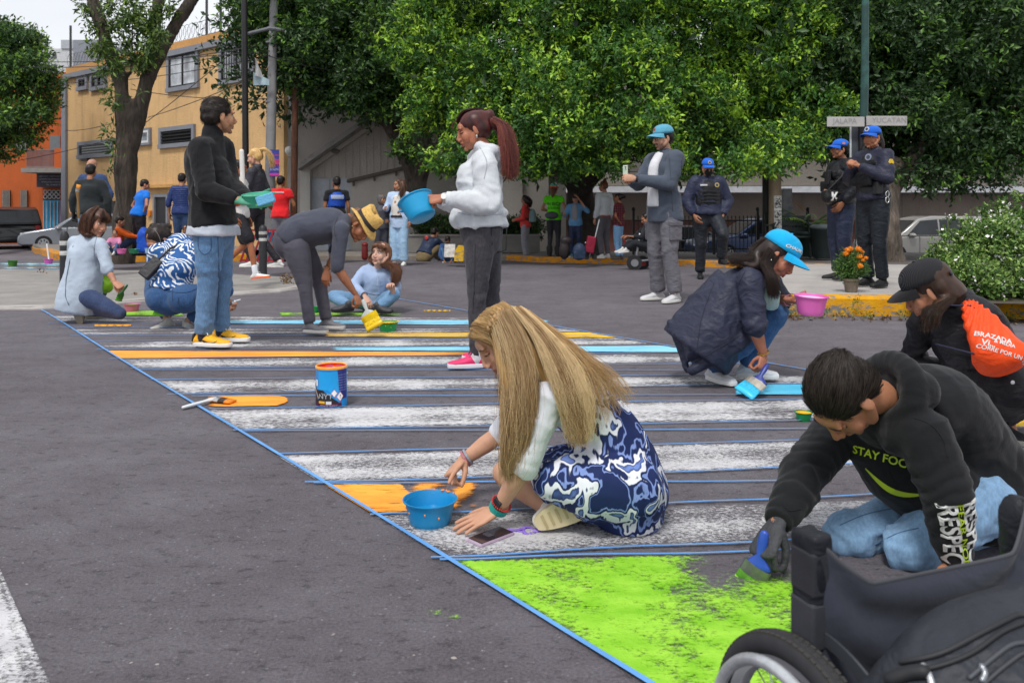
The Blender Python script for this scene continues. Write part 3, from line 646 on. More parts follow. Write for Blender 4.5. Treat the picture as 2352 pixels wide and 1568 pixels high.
# ================================================================== TREES AND PLANTS
def bark(col='4a423b', dark='2a2521'):
    key = ('bark', col)
    if key in MATS: return MATS[key]
    m, nt, b = _m('bark'); n = noise(nt, coords(nt, (1, 1, .22)), 16, 6, .7, .6); g = noise(nt, coords(nt), 2.5, 4)
    c = ramp(nt, math_(nt, 'ADD', math_(nt, 'MULTIPLY', n, .75), math_(nt, 'MULTIPLY', g, .25)), [(.34, dark), (.52, col), (.72, tuple(min(1, x*1.45) for x in lin2(col)))])
    nt.links.new(c, b.inputs['Base Color']); b.inputs['Roughness'].default_value = .92; bump(nt, b, n, 1., .03); MATS[key] = m; return m
def limbs(parent, paths, mat, name='trunk', n=12):
    mb = MB()
    for pts, r0, r1 in paths:
        P = [np.array(p, float) for p in pts]; Q = []
        for i in range(len(P)-1):
            for k in range(5): t = k/5; Q.append(P[i]*(1-t)+P[i+1]*t)
        Q.append(P[-1]); Q = np.array(Q)
        for _ in range(3): Q[1:-1] = (Q[:-2]+2*Q[1:-1]+Q[2:])/4
        m_ = len(Q); R = [(r0+(r1-r0)*(i/(m_-1))**.8)*(1+.05*math.sin(i*1.9)+.04*math.sin(i*.7+r0*30)) for i in range(m_)]
        mb.tube(Q, R, n)
    v, f, nr = meld(mb, max(.025, min(.05, paths[0][2]*.5+.02)), 2)
    v = v+nr*((vn(v*(9, 9, 2.5), 3)-.5)*.035+(vn(v*(22, 22, 5), 5)-.5)*.02)[:, None]
    return mk(name, (v, f), mat, parent, smooth=True)
def foliage(name, clumps, n, size, cols, parent, seed, bright=.3, per=8, asp=.42, droop=.35, mat=None, cull=None, fill=.25):
    """sprigs of leaves spread through clumps; a sprig is young (light) or old (dark) as a whole"""
    R = np.random.default_rng(seed); cl = np.array([[*c, *r] for c, r in clumps]); w = (cl[:, 3]*cl[:, 4]*cl[:, 5])**.67; w /= w.sum()
    m = n//per; k = R.choice(len(cl), m, p=w); d = R.normal(size=(m, 3)); d /= np.linalg.norm(d, axis=1, keepdims=True)
    rr = np.where(R.random(m) < fill, R.random(m)**.5, .82+.26*R.random(m)); rr *= 1+.22*(vn(d*2.3+cl[k, :3]*3.1, seed)-.5)*2
    ctr = cl[k, :3]+d*cl[k, 3:]*rr[:, None]
    if cull is not None: q = cull(ctr); ctr = ctr[q]; d = d[q]; rr = rr[q]; m = len(ctr)
    ax = d+np.array((0, 0, .35))+R.normal(size=(m, 3))*.45; ax /= np.linalg.norm(ax, axis=1, keepdims=True)
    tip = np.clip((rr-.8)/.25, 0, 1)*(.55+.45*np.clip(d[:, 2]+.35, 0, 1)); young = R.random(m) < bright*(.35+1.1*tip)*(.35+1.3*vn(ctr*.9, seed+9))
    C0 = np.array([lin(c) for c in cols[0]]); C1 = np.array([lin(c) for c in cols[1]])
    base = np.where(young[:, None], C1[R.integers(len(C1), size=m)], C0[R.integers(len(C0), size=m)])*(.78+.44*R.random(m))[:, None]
    ctr = np.repeat(ctr, per, 0); ax = np.repeat(ax, per, 0); col = np.repeat(base, per, 0); N = len(ctr)
    s_ = size*(.5+.9*R.random(N)); t = R.random(N)*2-1
    dr = ax*.55+R.normal(size=(N, 3))*.75; dr[:, 2] -= droop*R.random(N); dr /= np.linalg.norm(dr, axis=1, keepdims=True)
    p0 = ctr+ax*(t*size*1.5)[:, None]+dr*(s_*.15)[:, None]
    sd_ = np.cross(dr, ax+R.normal(size=(N, 3))*.4); sd_ /= np.linalg.norm(sd_, axis=1, keepdims=True)+1e-9; nr = np.cross(sd_, dr)
    a = p0; b = p0+dr*(s_*.5)[:, None]+sd_*(s_*asp*.5)[:, None]+nr*(s_*.06)[:, None]; c = p0+dr*s_[:, None]-nr*(s_*.08)[:, None]; e = p0+dr*(s_*.5)[:, None]-sd_*(s_*asp*.5)[:, None]+nr*(s_*.06)[:, None]
    v = np.stack([a, b, c, e], 1).reshape(-1, 3); i = np.arange(N)*4; f = np.concatenate([np.stack([i, i+1, i+2], 1), np.stack([i, i+2, i+3], 1)])
    cc = np.repeat(col*(.85+.3*R.random(N))[:, None], 4, 0); o = mk(name, (v, f), mat or LEAF, parent, col=cc); o['kind'] = 'stuff' if parent is None else ''
    if parent is not None: del o['kind']
    return o
def clumpset(boxes, seed):
    R = random.Random(seed); o = []
    for (x0, x1, y0, y1, z0, z1, n, r) in boxes:
        for _ in range(n): o.append(((R.uniform(x0, x1), R.uniform(y0, y1), R.uniform(z0, z1)), (r*R.uniform(.7, 1.25), r*R.uniform(.7, 1.2), r*R.uniform(.55, .95))))
    return o
def clumps_px(L, seed):                              # (px, py, distance, radius px, count jitter)
    o = []
    for (px, py, Y, rp) in L: c = W(px, py, Y); r = rp*Y/F; o.append((tuple(c), (r*1.1, r*1.0, r*.85)))
    return o
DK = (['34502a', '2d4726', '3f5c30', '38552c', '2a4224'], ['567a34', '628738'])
BR = (['40682e', '4a7532', '375c2a', '558330', '446e2c'], ['93bd34', 'a9cb41', '82ad30', '9bc43c'])
MD = (['3a5a2c', '436630', '324f26'], ['6f963a', '7fa53e'])
# bright laurel in the middle
t1 = thing('laurel_tree', 'broad laurel tree with bright yellow green shoots hanging over the crowd in the middle', 'tree', G(1345, 592))
rb = random.Random(11); L = []
for px in range(985, 1900, 62):
    for py in range(-40, 440, 62):
        lo = 350 if 1000 < px < 1860 else 300
        if py > lo: continue
        if px > 1840 and py > 330: continue
        L.append((px+rb.uniform(-26, 26), py+rb.uniform(-24, 24), 14.2+rb.uniform(-.6, 1.2)+abs(px-1450)/420+max(0, (300-py))/420, rb.uniform(44, 74)))
L += [(1010, 370, 15, 36), (1690, 375, 13.8, 44), (1780, 368, 14, 40), (1850, 330, 14.6, 40), (1560, 365, 14, 42), (1220, 378, 14.6, 40), (1400, 380, 14.5, 38), (1075, 385, 15, 32), (1310, 384, 14.6, 34), (960, 300, 16, 30), (930, 120, 16.5, 60), (960, 40, 16.5, 66)]
cl1 = clumps_px(L, 1)
cl1b = clumpset([(-1.5, 6, 15.5, 19, 2.6, 6.5, 30, 1.2), (-1.5, 6, 14.5, 19, 5, 8, 26, 1.2)], 4)
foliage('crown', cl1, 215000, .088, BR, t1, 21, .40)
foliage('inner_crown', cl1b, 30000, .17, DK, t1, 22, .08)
gp_ = np.array(t1.location)
limbs(t1, [([gp_, W(1338, 500, 18.9), W(1330, 430, 18.6), W(1350, 340, 18)], .42, .26), ([W(1332, 440, 18.6), W(1270, 360, 18), W(1200, 250, 17)], .22, .1), ([W(1335, 430, 18.5), W(1420, 350, 17.5), W(1520, 240, 17)], .2, .09)], bark('3a332d', '211d1a'))
# darker tree left of it with several bare stems
t2 = thing('laurel_tree', 'dark leafed laurel with several bare twisting stems beside the grey hall', 'tree', G(958, 575))
L = []
for px in range(575, 1010, 52):
    for py in range(-50, 270, 52):
        lo = 130+(px-575)*.5 if px < 830 else 255
        if px < 640: lo = 70
        if py > lo: continue
        L.append((px+rb.uniform(-22, 22), py+rb.uniform(-20, 20), 19+rb.uniform(-1., 1.), rb.uniform(38, 60)))
L += [(665, 150, 18.5, 30), (640, 120, 18.5, 30), (690, 200, 18.8, 28), (880, 255, 18.5, 28), (820, 240, 18.5, 30), (920, 345, 18.4, 22), (945, 355, 18.4, 18), (590, 110, 18.6, 24), (585, 60, 18.5, 30), (760, 225, 19, 26)]
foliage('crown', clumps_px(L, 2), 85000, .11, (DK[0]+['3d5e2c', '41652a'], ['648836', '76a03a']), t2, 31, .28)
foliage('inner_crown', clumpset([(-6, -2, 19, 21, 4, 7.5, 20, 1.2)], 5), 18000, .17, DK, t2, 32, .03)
B2 = np.array(t2.location)
limbs(t2, [([B2, W(962, 480, 19.6), W(950, 400, 19.5), W(930, 330, 19.3)], .30, .2), ([W(948, 400, 19.5), W(905, 320, 19.3), W(885, 250, 19.2), W(860, 170, 19)], .17, .09), ([W(935, 345, 19.3), W(925, 290, 19.3), W(955, 215, 19.1), W(930, 130, 19)], .15, .08),
           ([W(958, 440, 19.6), W(985, 360, 19.4), W(975, 290, 19.2), W(1000, 200, 19)], .17, .09), ([W(985, 370, 19.4), W(1020, 310, 19.2), W(1030, 240, 19)], .11, .06), ([W(905, 320, 19.3), W(880, 285, 19.2), W(845, 215, 19)], .1, .05), ([W(950, 400, 19.5), W(962, 320, 19.3), W(965, 230, 19.1)], .1, .06)], bark('4b433c', '272320'))
# dark tree on the right
t3 = thing('laurel_tree', 'very dark laurel tree on the right with its grey trunk behind the policewoman', 'tree', G(2045, 608))
L = []
for px in range(1880, 2480, 62):
    for py in range(-50, 430, 62):
        if py > 365-max(0, 1960-px)*1.2: continue
        L.append((px+rb.uniform(-26, 26), py+rb.uniform(-24, 24), 15.8+rb.uniform(-1., 1.2), rb.uniform(46, 74)))
L += [(2010, 395, 15.2, 40), (2110, 400, 15.2, 44), (2200, 395, 15.2, 40), (2290, 400, 15.2, 46), (1945, 300, 15.5, 44), (2200, 430, 15.4, 26), (2140, 425, 15.4, 26)]
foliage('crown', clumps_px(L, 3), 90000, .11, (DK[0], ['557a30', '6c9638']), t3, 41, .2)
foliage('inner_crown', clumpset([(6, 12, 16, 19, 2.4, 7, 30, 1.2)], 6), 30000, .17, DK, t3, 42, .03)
B3 = np.array(t3.location)
limbs(t3, [([B3, W(2040, 540, 15.2), W(2033, 470, 15.3), W(2050, 380, 15.4)], .27, .2), ([W(2035, 470, 15.3), W(1990, 380, 15.6), W(1960, 280, 15.8)], .16, .08), ([W(2040, 450, 15.3), W(2110, 350, 15.8), W(2150, 250, 16)], .16, .08)], bark('6b6056', '3f3832'))
# far left tree
t4 = thing('street_tree', 'dense dark green tree rising in front of the orange house', 'tree', G(-30, 585))
L = [(px-22+rb.uniform(-12, 12), py+rb.uniform(-10, 10), 26+rb.uniform(-1, 1), rb.uniform(18, 30)) for px in range(-70, 140, 28) for py in range(85, 350, 28) if not (px > 100 and (py < 150 or py > 280)) and not (px > 40 and py > 310)]
L += [(20, 70, 26, 16), (60, 80, 26, 14), (80, 100, 26, 18), (-10, 60, 26, 22), (5, 355, 26, 18), (40, 345, 26, 12), (105, 130, 26, 14)]
foliage('crown', clumps_px(L, 4), 42000, .13, (MD[0]+['39592a'], MD[1]), t4, 51, .3)
limbs(t4, [([np.array(t4.location), W(-30, 450, 26), W(-10, 300, 26)], .25, .15)], bark())
# forked jacaranda with bare limbs, left
t5 = thing('forked_tree', 'forked tree with thick dark limbs and sparse leaves before the yellow building', 'tree', G(283, 588, .15))
B5 = np.array(t5.location); Y5 = B5[1]
limbs(t5, [([B5-(0, 0, .15), W(287, 480, Y5), W(290, 380, Y5), W(294, 320, Y5)], .215, .20), ([W(290, 350, Y5), W(284, 270, Y5), W(279, 190, Y5), W(255, 130, Y5), W(228, 50, Y5), W(195, -60, Y5)], .165, .115),
           ([W(300, 340, Y5), W(318, 265, Y5), W(338, 180, Y5), W(372, 110, Y5), W(415, 40, Y5), W(470, -50, Y5)], .165, .115), ([W(338, 185, Y5), W(352, 100, Y5), W(362, 20, Y5), W(375, -60, Y5)], .13, .1), ([W(277, 192, Y5), W(300, 165, Y5), W(318, 148, Y5)], .05, .02)], bark('4a4139', '29241f'))
L = [(240, 110, 34), (262, 60, 30), (225, 60, 24), (205, 20, 24), (300, 40, 30), (330, 60, 34), (342, 100, 30), (310, 130, 34), (355, 30, 26), (262, 150, 26), (330, 150, 22), (295, 95, 22), (385, 20, 22), (235, 160, 18), (250, 205, 16), (262, 235, 14), (365, 75, 18), (300, 0, 26), (255, 10, 22), (320, 215, 9), (345, 130, 16), (265, 325, 12), (262, 348, 9), (305, 338, 8), (250, 390, 9), (262, 300, 7), (247, 300, 7)]
foliage('crown', clumps_px([(x, y, Y5-.2+rb.uniform(-.5, .4), r*.72) for x, y, r in L], 5), 4200, .12, (['3c5526', '46602b', '516b30'], ['6f8838', '7c953e']), t5, 61, .3, per=5, asp=.3, droop=.8, fill=.5)
mb = MB()
for pts in (((284, 600), (272, 470), (262, 390), (268, 300), (262, 240)), ((300, 165), (303, 110), (304, 55)), ((270, 470), (262, 400), (250, 385))):
    mb.tube([tuple(W(x, y, Y5-.27)) for x, y in pts], .012, 5)
mk('twig', mb, bark('4a4139'), t5)
# hedge in its planter
Yh = 19.3; pl = thing('planter_wall', 'low grey concrete planter wall below the clipped hedge', 'planter', W(1180, 575, Yh)); mb = MB()
front(mb, 862, 541, 1240, 580, Yh, .25); mk('wall', mb, concrete('8f8c88', '726e6b'), pl)
mb = MB(); front(mb, 860, 538.5, 1242, 542, Yh-.03, .34); mk('coping', mb, concrete('9a9793', '7c7874'), pl)
hg = foliage('hedge', [(tuple(W(x, 523, Yh+.55)), (.24, .4, .22)) for x in range(975, 1238, 14)], 26000, .075, (['26391a', '2f451f', '1f3016'], ['466428', '3d5a26']), None, 71, .35, fill=.3)
tag(hg, 'clipped dark green hedge growing in the concrete planter', 'hedge', kind='thing')
# flowering bush on the median
bc = []
for (px, py, Y, rp) in ((2210, 622, 7.5, 54), (2290, 580, 7.6, 85), (2370, 570, 7.8, 95), (2140, 640, 7.3, 36), (2250, 640, 7.2, 40), (2340, 640, 7.2, 44), (2420, 620, 7.4, 80), (2240, 540, 8.0, 30), (2310, 515, 8.0, 40), (2130, 625, 7.6, 26), (2168, 595, 7.7, 30), (2172, 540, 7.7, 9), (2190, 500, 7.7, 7), (2205, 545, 7.7, 12), (2152, 565, 7.6, 8), (2140, 588, 7.6, 8), (2222, 508, 7.9, 8), (2128, 600, 7.6, 7), (2255, 482, 8, 9), (2300, 468, 8, 9), (2270, 495, 8, 9), (2340, 455, 8, 9), (2102, 632, 7.5, 8), (2110, 655, 7.2, 22), (2175, 660, 7.0, 24), (2290, 660, 7.0, 26), (2380, 660, 7.0, 30), (2112, 618, 7.6, 10)):
    c = W(px, py, Y); r = rp*Y/F; bc.append((tuple(c), (r, r*.9, r*.9)))
bu = thing('flowering_bush', 'green bush dotted with small white flowers on the median', 'bush', G(2240, 684, .166))
foliage('leaves', bc, 62000, .036, (['4b6b2f', '587a38', '3f5c28', '668741'], ['86a555', '93ae5e']), bu, 81, .34, per=7, asp=.5, droop=0, fill=.3)
foliage('flower', bc, 2100, .031, (['e8e8e2', 'f2f0ea'], ['f4f2ee']), bu, 82, .5, per=3, asp=.8, droop=0, fill=0., mat=vcol('petal', .6))
mb = MB()
for i in range(26):
    c, r = bc[i % len(bc)]; a = rb.uniform(0, 6.28); mb.tube([(c[0]*.9+.1*c[0], c[1], .16), (c[0]+.1*math.cos(a), c[1]+.1*math.sin(a), c[2]), (c[0]+r[0]*math.cos(a), c[1]+r[1]*math.sin(a), c[2]+r[2]*.95)], .006, 4)
mk('stem', mb, plain('5c6b3a', .8), bu)['kind'] = 'stuff'
mb = MB(); P = [G(x, y, .166) for x, y in ((2085, 690), (2160, 697), (2300, 700), (2600, 705), (2600, 665), (2105, 668))]; mb.add([(p[0], p[1], p[2]+.012) for p in P], [tuple(range(6))]); tag(mk('soil_bed', mb, plain('4d463a', .95, var=.35, vs=14, bs=.8)), kind='structure')
# weeds and dry litter along the kerb foot
R = np.random.default_rng(91); pts = []
for _ in range(60):
    u = R.random(); x = 1810+u*640; y = 724+(x-1810)*.022+R.random()*4; p = G(x, y); h = .015+.05*R.random()**2; pts.append(((p.x, p.y, p.z+h*.5), (.05, .03, h)))
for px, h in ((1832, .06), (1965, .13), (2080, .06), (1900, .05), (2130, .05)): p = G(px, 726); pts.append(((p.x, p.y-.01, h*.7), (.05, .03, h)))
tag(foliage('kerb_weeds', pts, 1500, .032, (['5b7a35', '6b853e', '8a8a4c'], ['8aa04c']), None, 92, .2, per=4, asp=.22, droop=-.6, fill=.8), kind='stuff')
pts = [((G(x, 731+(x-1810)*.02+R.normal()*2.2).x, G(x, 731+(x-1810)*.02+R.normal()*2.5).y, .004), (.03, .02, .004)) for x in R.uniform(1800, 2420, 150)]
pts += [((G(x, y).x, G(x, y).y, .034), (.05, .05, .004)) for x, y in zip(R.uniform(650, 705, 30), R.uniform(640, 660, 30))]+[((G(x, y).x, G(x, y).y, .034), (.03, .03, .004)) for x, y in ((90, 632), (100, 633), (306, 681), (310, 683))]
tag(foliage('dry_litter', pts, 1100, .03, (['6b5138', '8a6d4c', '5a4330'], ['a08860']), None, 93, .2, per=3, asp=.6, droop=0, fill=1.), kind='stuff')
# scraps and pebbles lying on the asphalt
mb = MB()
for _ in range(90):
    px = R.uniform(0, 2352); py = 600+960*R.random()**1.3; p = G(px, py); s_ = .0018+.003*R.random()**2; mb.ell((p.x, p.y, p.z+s_*.3), (s_*1.5, s_, s_*.5), rotz(R.random()*3), 6, 4)
tag(mk('loose_grit', mb, plain('857f7b', .8, var=.5, vs=3)), kind='stuff')
# ================================================================== PEOPLE: bodies, heads, hands, clothes
def spl(P, k=5):                                  # smooth path through rows of numbers
    P = np.asarray(P, float); n = len(P); o = []
    for i in range(n-1):
        a, b, c, d = P[max(i-1, 0)], P[i], P[i+1], P[min(i+2, n-1)]
        for t in np.arange(k)/k: o.append(.5*(2*b+(c-a)*t+(2*a-5*b+4*c-d)*t*t+(3*b-a-3*c+d)*t**3))
    o.append(P[-1]); return np.array(o)
def loft(mb, rows, k=4, n=20, cap='round'):                    # rows: (point, half width, half depth, side)
    R = spl([[*p, a, b, *s_] for p, a, b, s_ in rows], k); return mb.tube(R[:, :3], [(max(.004, r[3]), max(.004, r[4])) for r in R], n, side=[r[5:8] for r in R], cap=cap)
def make_head(fem):
    mb = MB(); j = .94 if fem else 1.
    mb.ell((0, -.018, .036), (.074, .094, .084), None, 20, 14)
    mb.ell((0, .022, -.018), (.062*j, .066, .080), None, 20, 14)
    mb.ell((0, .030, -.072), (.048*j, .048, .036), None, 16, 10)
    mb.ell((0, .068, -.098), (.020*j, .016, .014)); mb.ell((0, .052, -.045), (.040*j, .036, .045))
    mb.ell((0, .070, .030 if not fem else .036), (.050, .022 if not fem else .020, .022 if not fem else .030))                                     # brow and forehead
    for s_ in (-1, 1):
        mb.ell((s_*.038*j, .052, -.030), (.026, .028, .036)); mb.ell((s_*.032, .077 if not fem else .074, .025 if not fem else .028), (.022, .012, .0075))
        mb.tube([(s_*.011, .100, -.040), (s_*.013, .094, -.036)], [.0075, .007], 8)
        mb.tube([(s_*.050*j, .02, -.07), (s_*.066*j, -.005, -.03)], [.022, .018], 8)
        E = frame((s_*.35, .9, -.1), (0, .25, 1)); mb.ell((s_*.076, -.012, -.006), (.007, .019, .031), E, 12, 8); mb.ell((s_*.073, -.004, -.026), (.006, .010, .012), E, 8, 6)
    mb.tube([(0, .083, .022), (0, .094 if fem else .097, -.008), (0, .1045 if fem else .110, -.030), (0, .097, -.041)], [.0085, .009, .0112 if fem else .0125, .008], 10)
    mb.tube([(-.022, .078, -.0625), (-.010, .0885, -.0585), (0, .0895, -.0600), (.010, .0885, -.0585), (.022, .078, -.0625)], [.004, .0068, .0065, .0068, .004], 8)
    mb.tube([(-.019, .078, -.0690), (0, .0885, -.0725), (.019, .078, -.0690)], [.004, .0085, .004], 8)
    v, f, n = meld(mb, .0042, 2, .5)
    return v, np.asarray(f) if not isinstance(f, np.ndarray) else f
HEADS = {k: make_head(k) for k in (True, False)}
def face_y(fem, x, z):
    v = HEADS[fem][0]; q = (np.abs(v[:, 0]-x) < .005) & (np.abs(v[:, 2]-z) < .005); return v[q, 1].max() if q.any() else .07
HANDS = {}
def make_hand(pose, thumb):
    if (pose, thumb) in HANDS: return HANDS[(pose, thumb)]
    mb = MB(); mb.tube([(0, -.03, 0), (0, 0, 0)], [(.024, .018), (.026, .018)], 12, side=(1, 0, 0))
    loft(mb, [((0, -.005, 0), .026, .018, (1, 0, 0)), ((0, .03, 0), .036, .017, (1, 0, 0)), ((-.002, .075, -.002), .041, .014, (1, 0, 0)), ((-.002, .088, -.002), .038, .011, (1, 0, 0))], 3, 14)
    cur = {'flat': (.06,)*4, 'relaxed': (.42, .5, .56, .62), 'grip': (1.15, 1.2, 1.25, 1.3), 'pinch': (.75, .8, .9, 1.), 'point': (.12, 1.25, 1.35, 1.4), 'cup': (.3, .34, .4, .46)}[pose]
    for i, (x, y, L, r) in enumerate(((.030, .084, .070, .0086), (.010, .090, .079, .009), (-.011, .088, .073, .0087), (-.031, .079, .057, .0075))):
        p = np.array((x, y-.012, -.001)); a = 0.; sp = .10*(x/.03)*(1.6 if pose == 'flat' else .6); pts = [p]
        for q, fr in enumerate((.44, .32, .24)):
            a += cur[i]*(.8, 1., .7)[q] if q or pose != 'flat' else 0.; d = np.array((math.sin(sp)*math.cos(a), math.cos(sp)*math.cos(a), -math.sin(a))); p = p+d*(L*fr+(.012 if q == 0 else 0)); pts.append(p)
        mb.tube(pts, [r*1.08, r*1.05, r*.98, r*.8], 8)
    th = {'flat': (.75, .62, -.1), 'relaxed': (.5, .75, -.45), 'grip': (.25, .6, -.85), 'pinch': (.25, .75, -.7), 'point': (.1, .75, -.75), 'cup': (.6, .7, -.35)}[pose]; d = unit(th); b0 = np.array((.022, .018, -.006))
    d2 = unit(d*(1, 1, 1)+np.array((-.35, .5, -.1 if pose != 'flat' else 0))); mb.tube([b0, b0+d*.040, b0+d*.040+d2*.034, b0+d*.040+d2*.054], [.0150, .0115, .0102, .0075], 8)
    v, f, n = meld(mb, .0036, 1, .4); f = np.asarray(f)
    if thumb < 0: v = v*(-1, 1, 1); f = f[:, ::-1]
    HANDS[(pose, thumb)] = (v, f); return v, f
def put_hand(wr, d, back, pose, thumb, s_):
    v, f = make_hand(pose, thumb); y = unit(d); z = np.asarray(back, float); z = unit(z-y*(z@y)); x = np.cross(y, z); return (v*s_)@np.array([x, y, z])+np.asarray(wr, float), f
def seg(mb, a, b, r0, r1, n=12, mid=None):
    a = np.asarray(a, float); b = np.asarray(b, float); rm = (r0+r1)/2 if mid is None else mid
    mb.tube([a, a*.6+b*.4, b], [r0, rm, r1], n)
def crease(v, n, amp, fr, seed, joints=(), base=.3, rings=()):
    q = v*fr; w = np.stack([vn(q*.5, seed+i) for i in range(3)], 1)*2.2
    r1 = 1-np.abs(2*vn(q+w, seed+5)-1); r2 = 1-np.abs(2*vn(q*2.1+w*1.7, seed+6)-1); d = (r1**3*.75+r2**3*.35-.28)
    k = np.full(len(v), base)
    for p, sg in joints: k += np.exp(-((v-np.asarray(p))**2).sum(1)/sg**2)
    d = d*amp*np.minimum(k, 1.25)
    for p, ax, sg, lam in rings:
        r = v-np.asarray(p); t = r@unit(ax); w_ = np.exp(-(r**2).sum(1)/sg**2); ph = (vn(v*6, seed+11)-.5)*11.+(vn(v*15, seed+12)-.5)*4.5; d = d+amp*.62*w_*(.3+1.1*vn(v*9, seed+14))*(np.abs(np.sin(math.pi*t/(lam*1.5)+ph))**.7-.62)
    return v+n*d[:, None]
def cat_geo(L):
    vs = []; fs = []; o = 0
    for v, f in L: vs.append(v); fs.append(np.asarray(f)+o); o += len(v)
    return np.concatenate(vs), np.concatenate(fs)
def ring_on(name, c, ax, r, w, mat, parent, th=.004, mb=None):
    M = frame(np.cross(unit(ax), (.3, .2, .9)), ax); z = unit(ax); p = MB().lathe([(r, -w/2), (r+th, -w/2), (r+th, w/2), (r, w/2)], 18, c, M, closed=True); return mk(name, p, mat, parent, smooth=False)

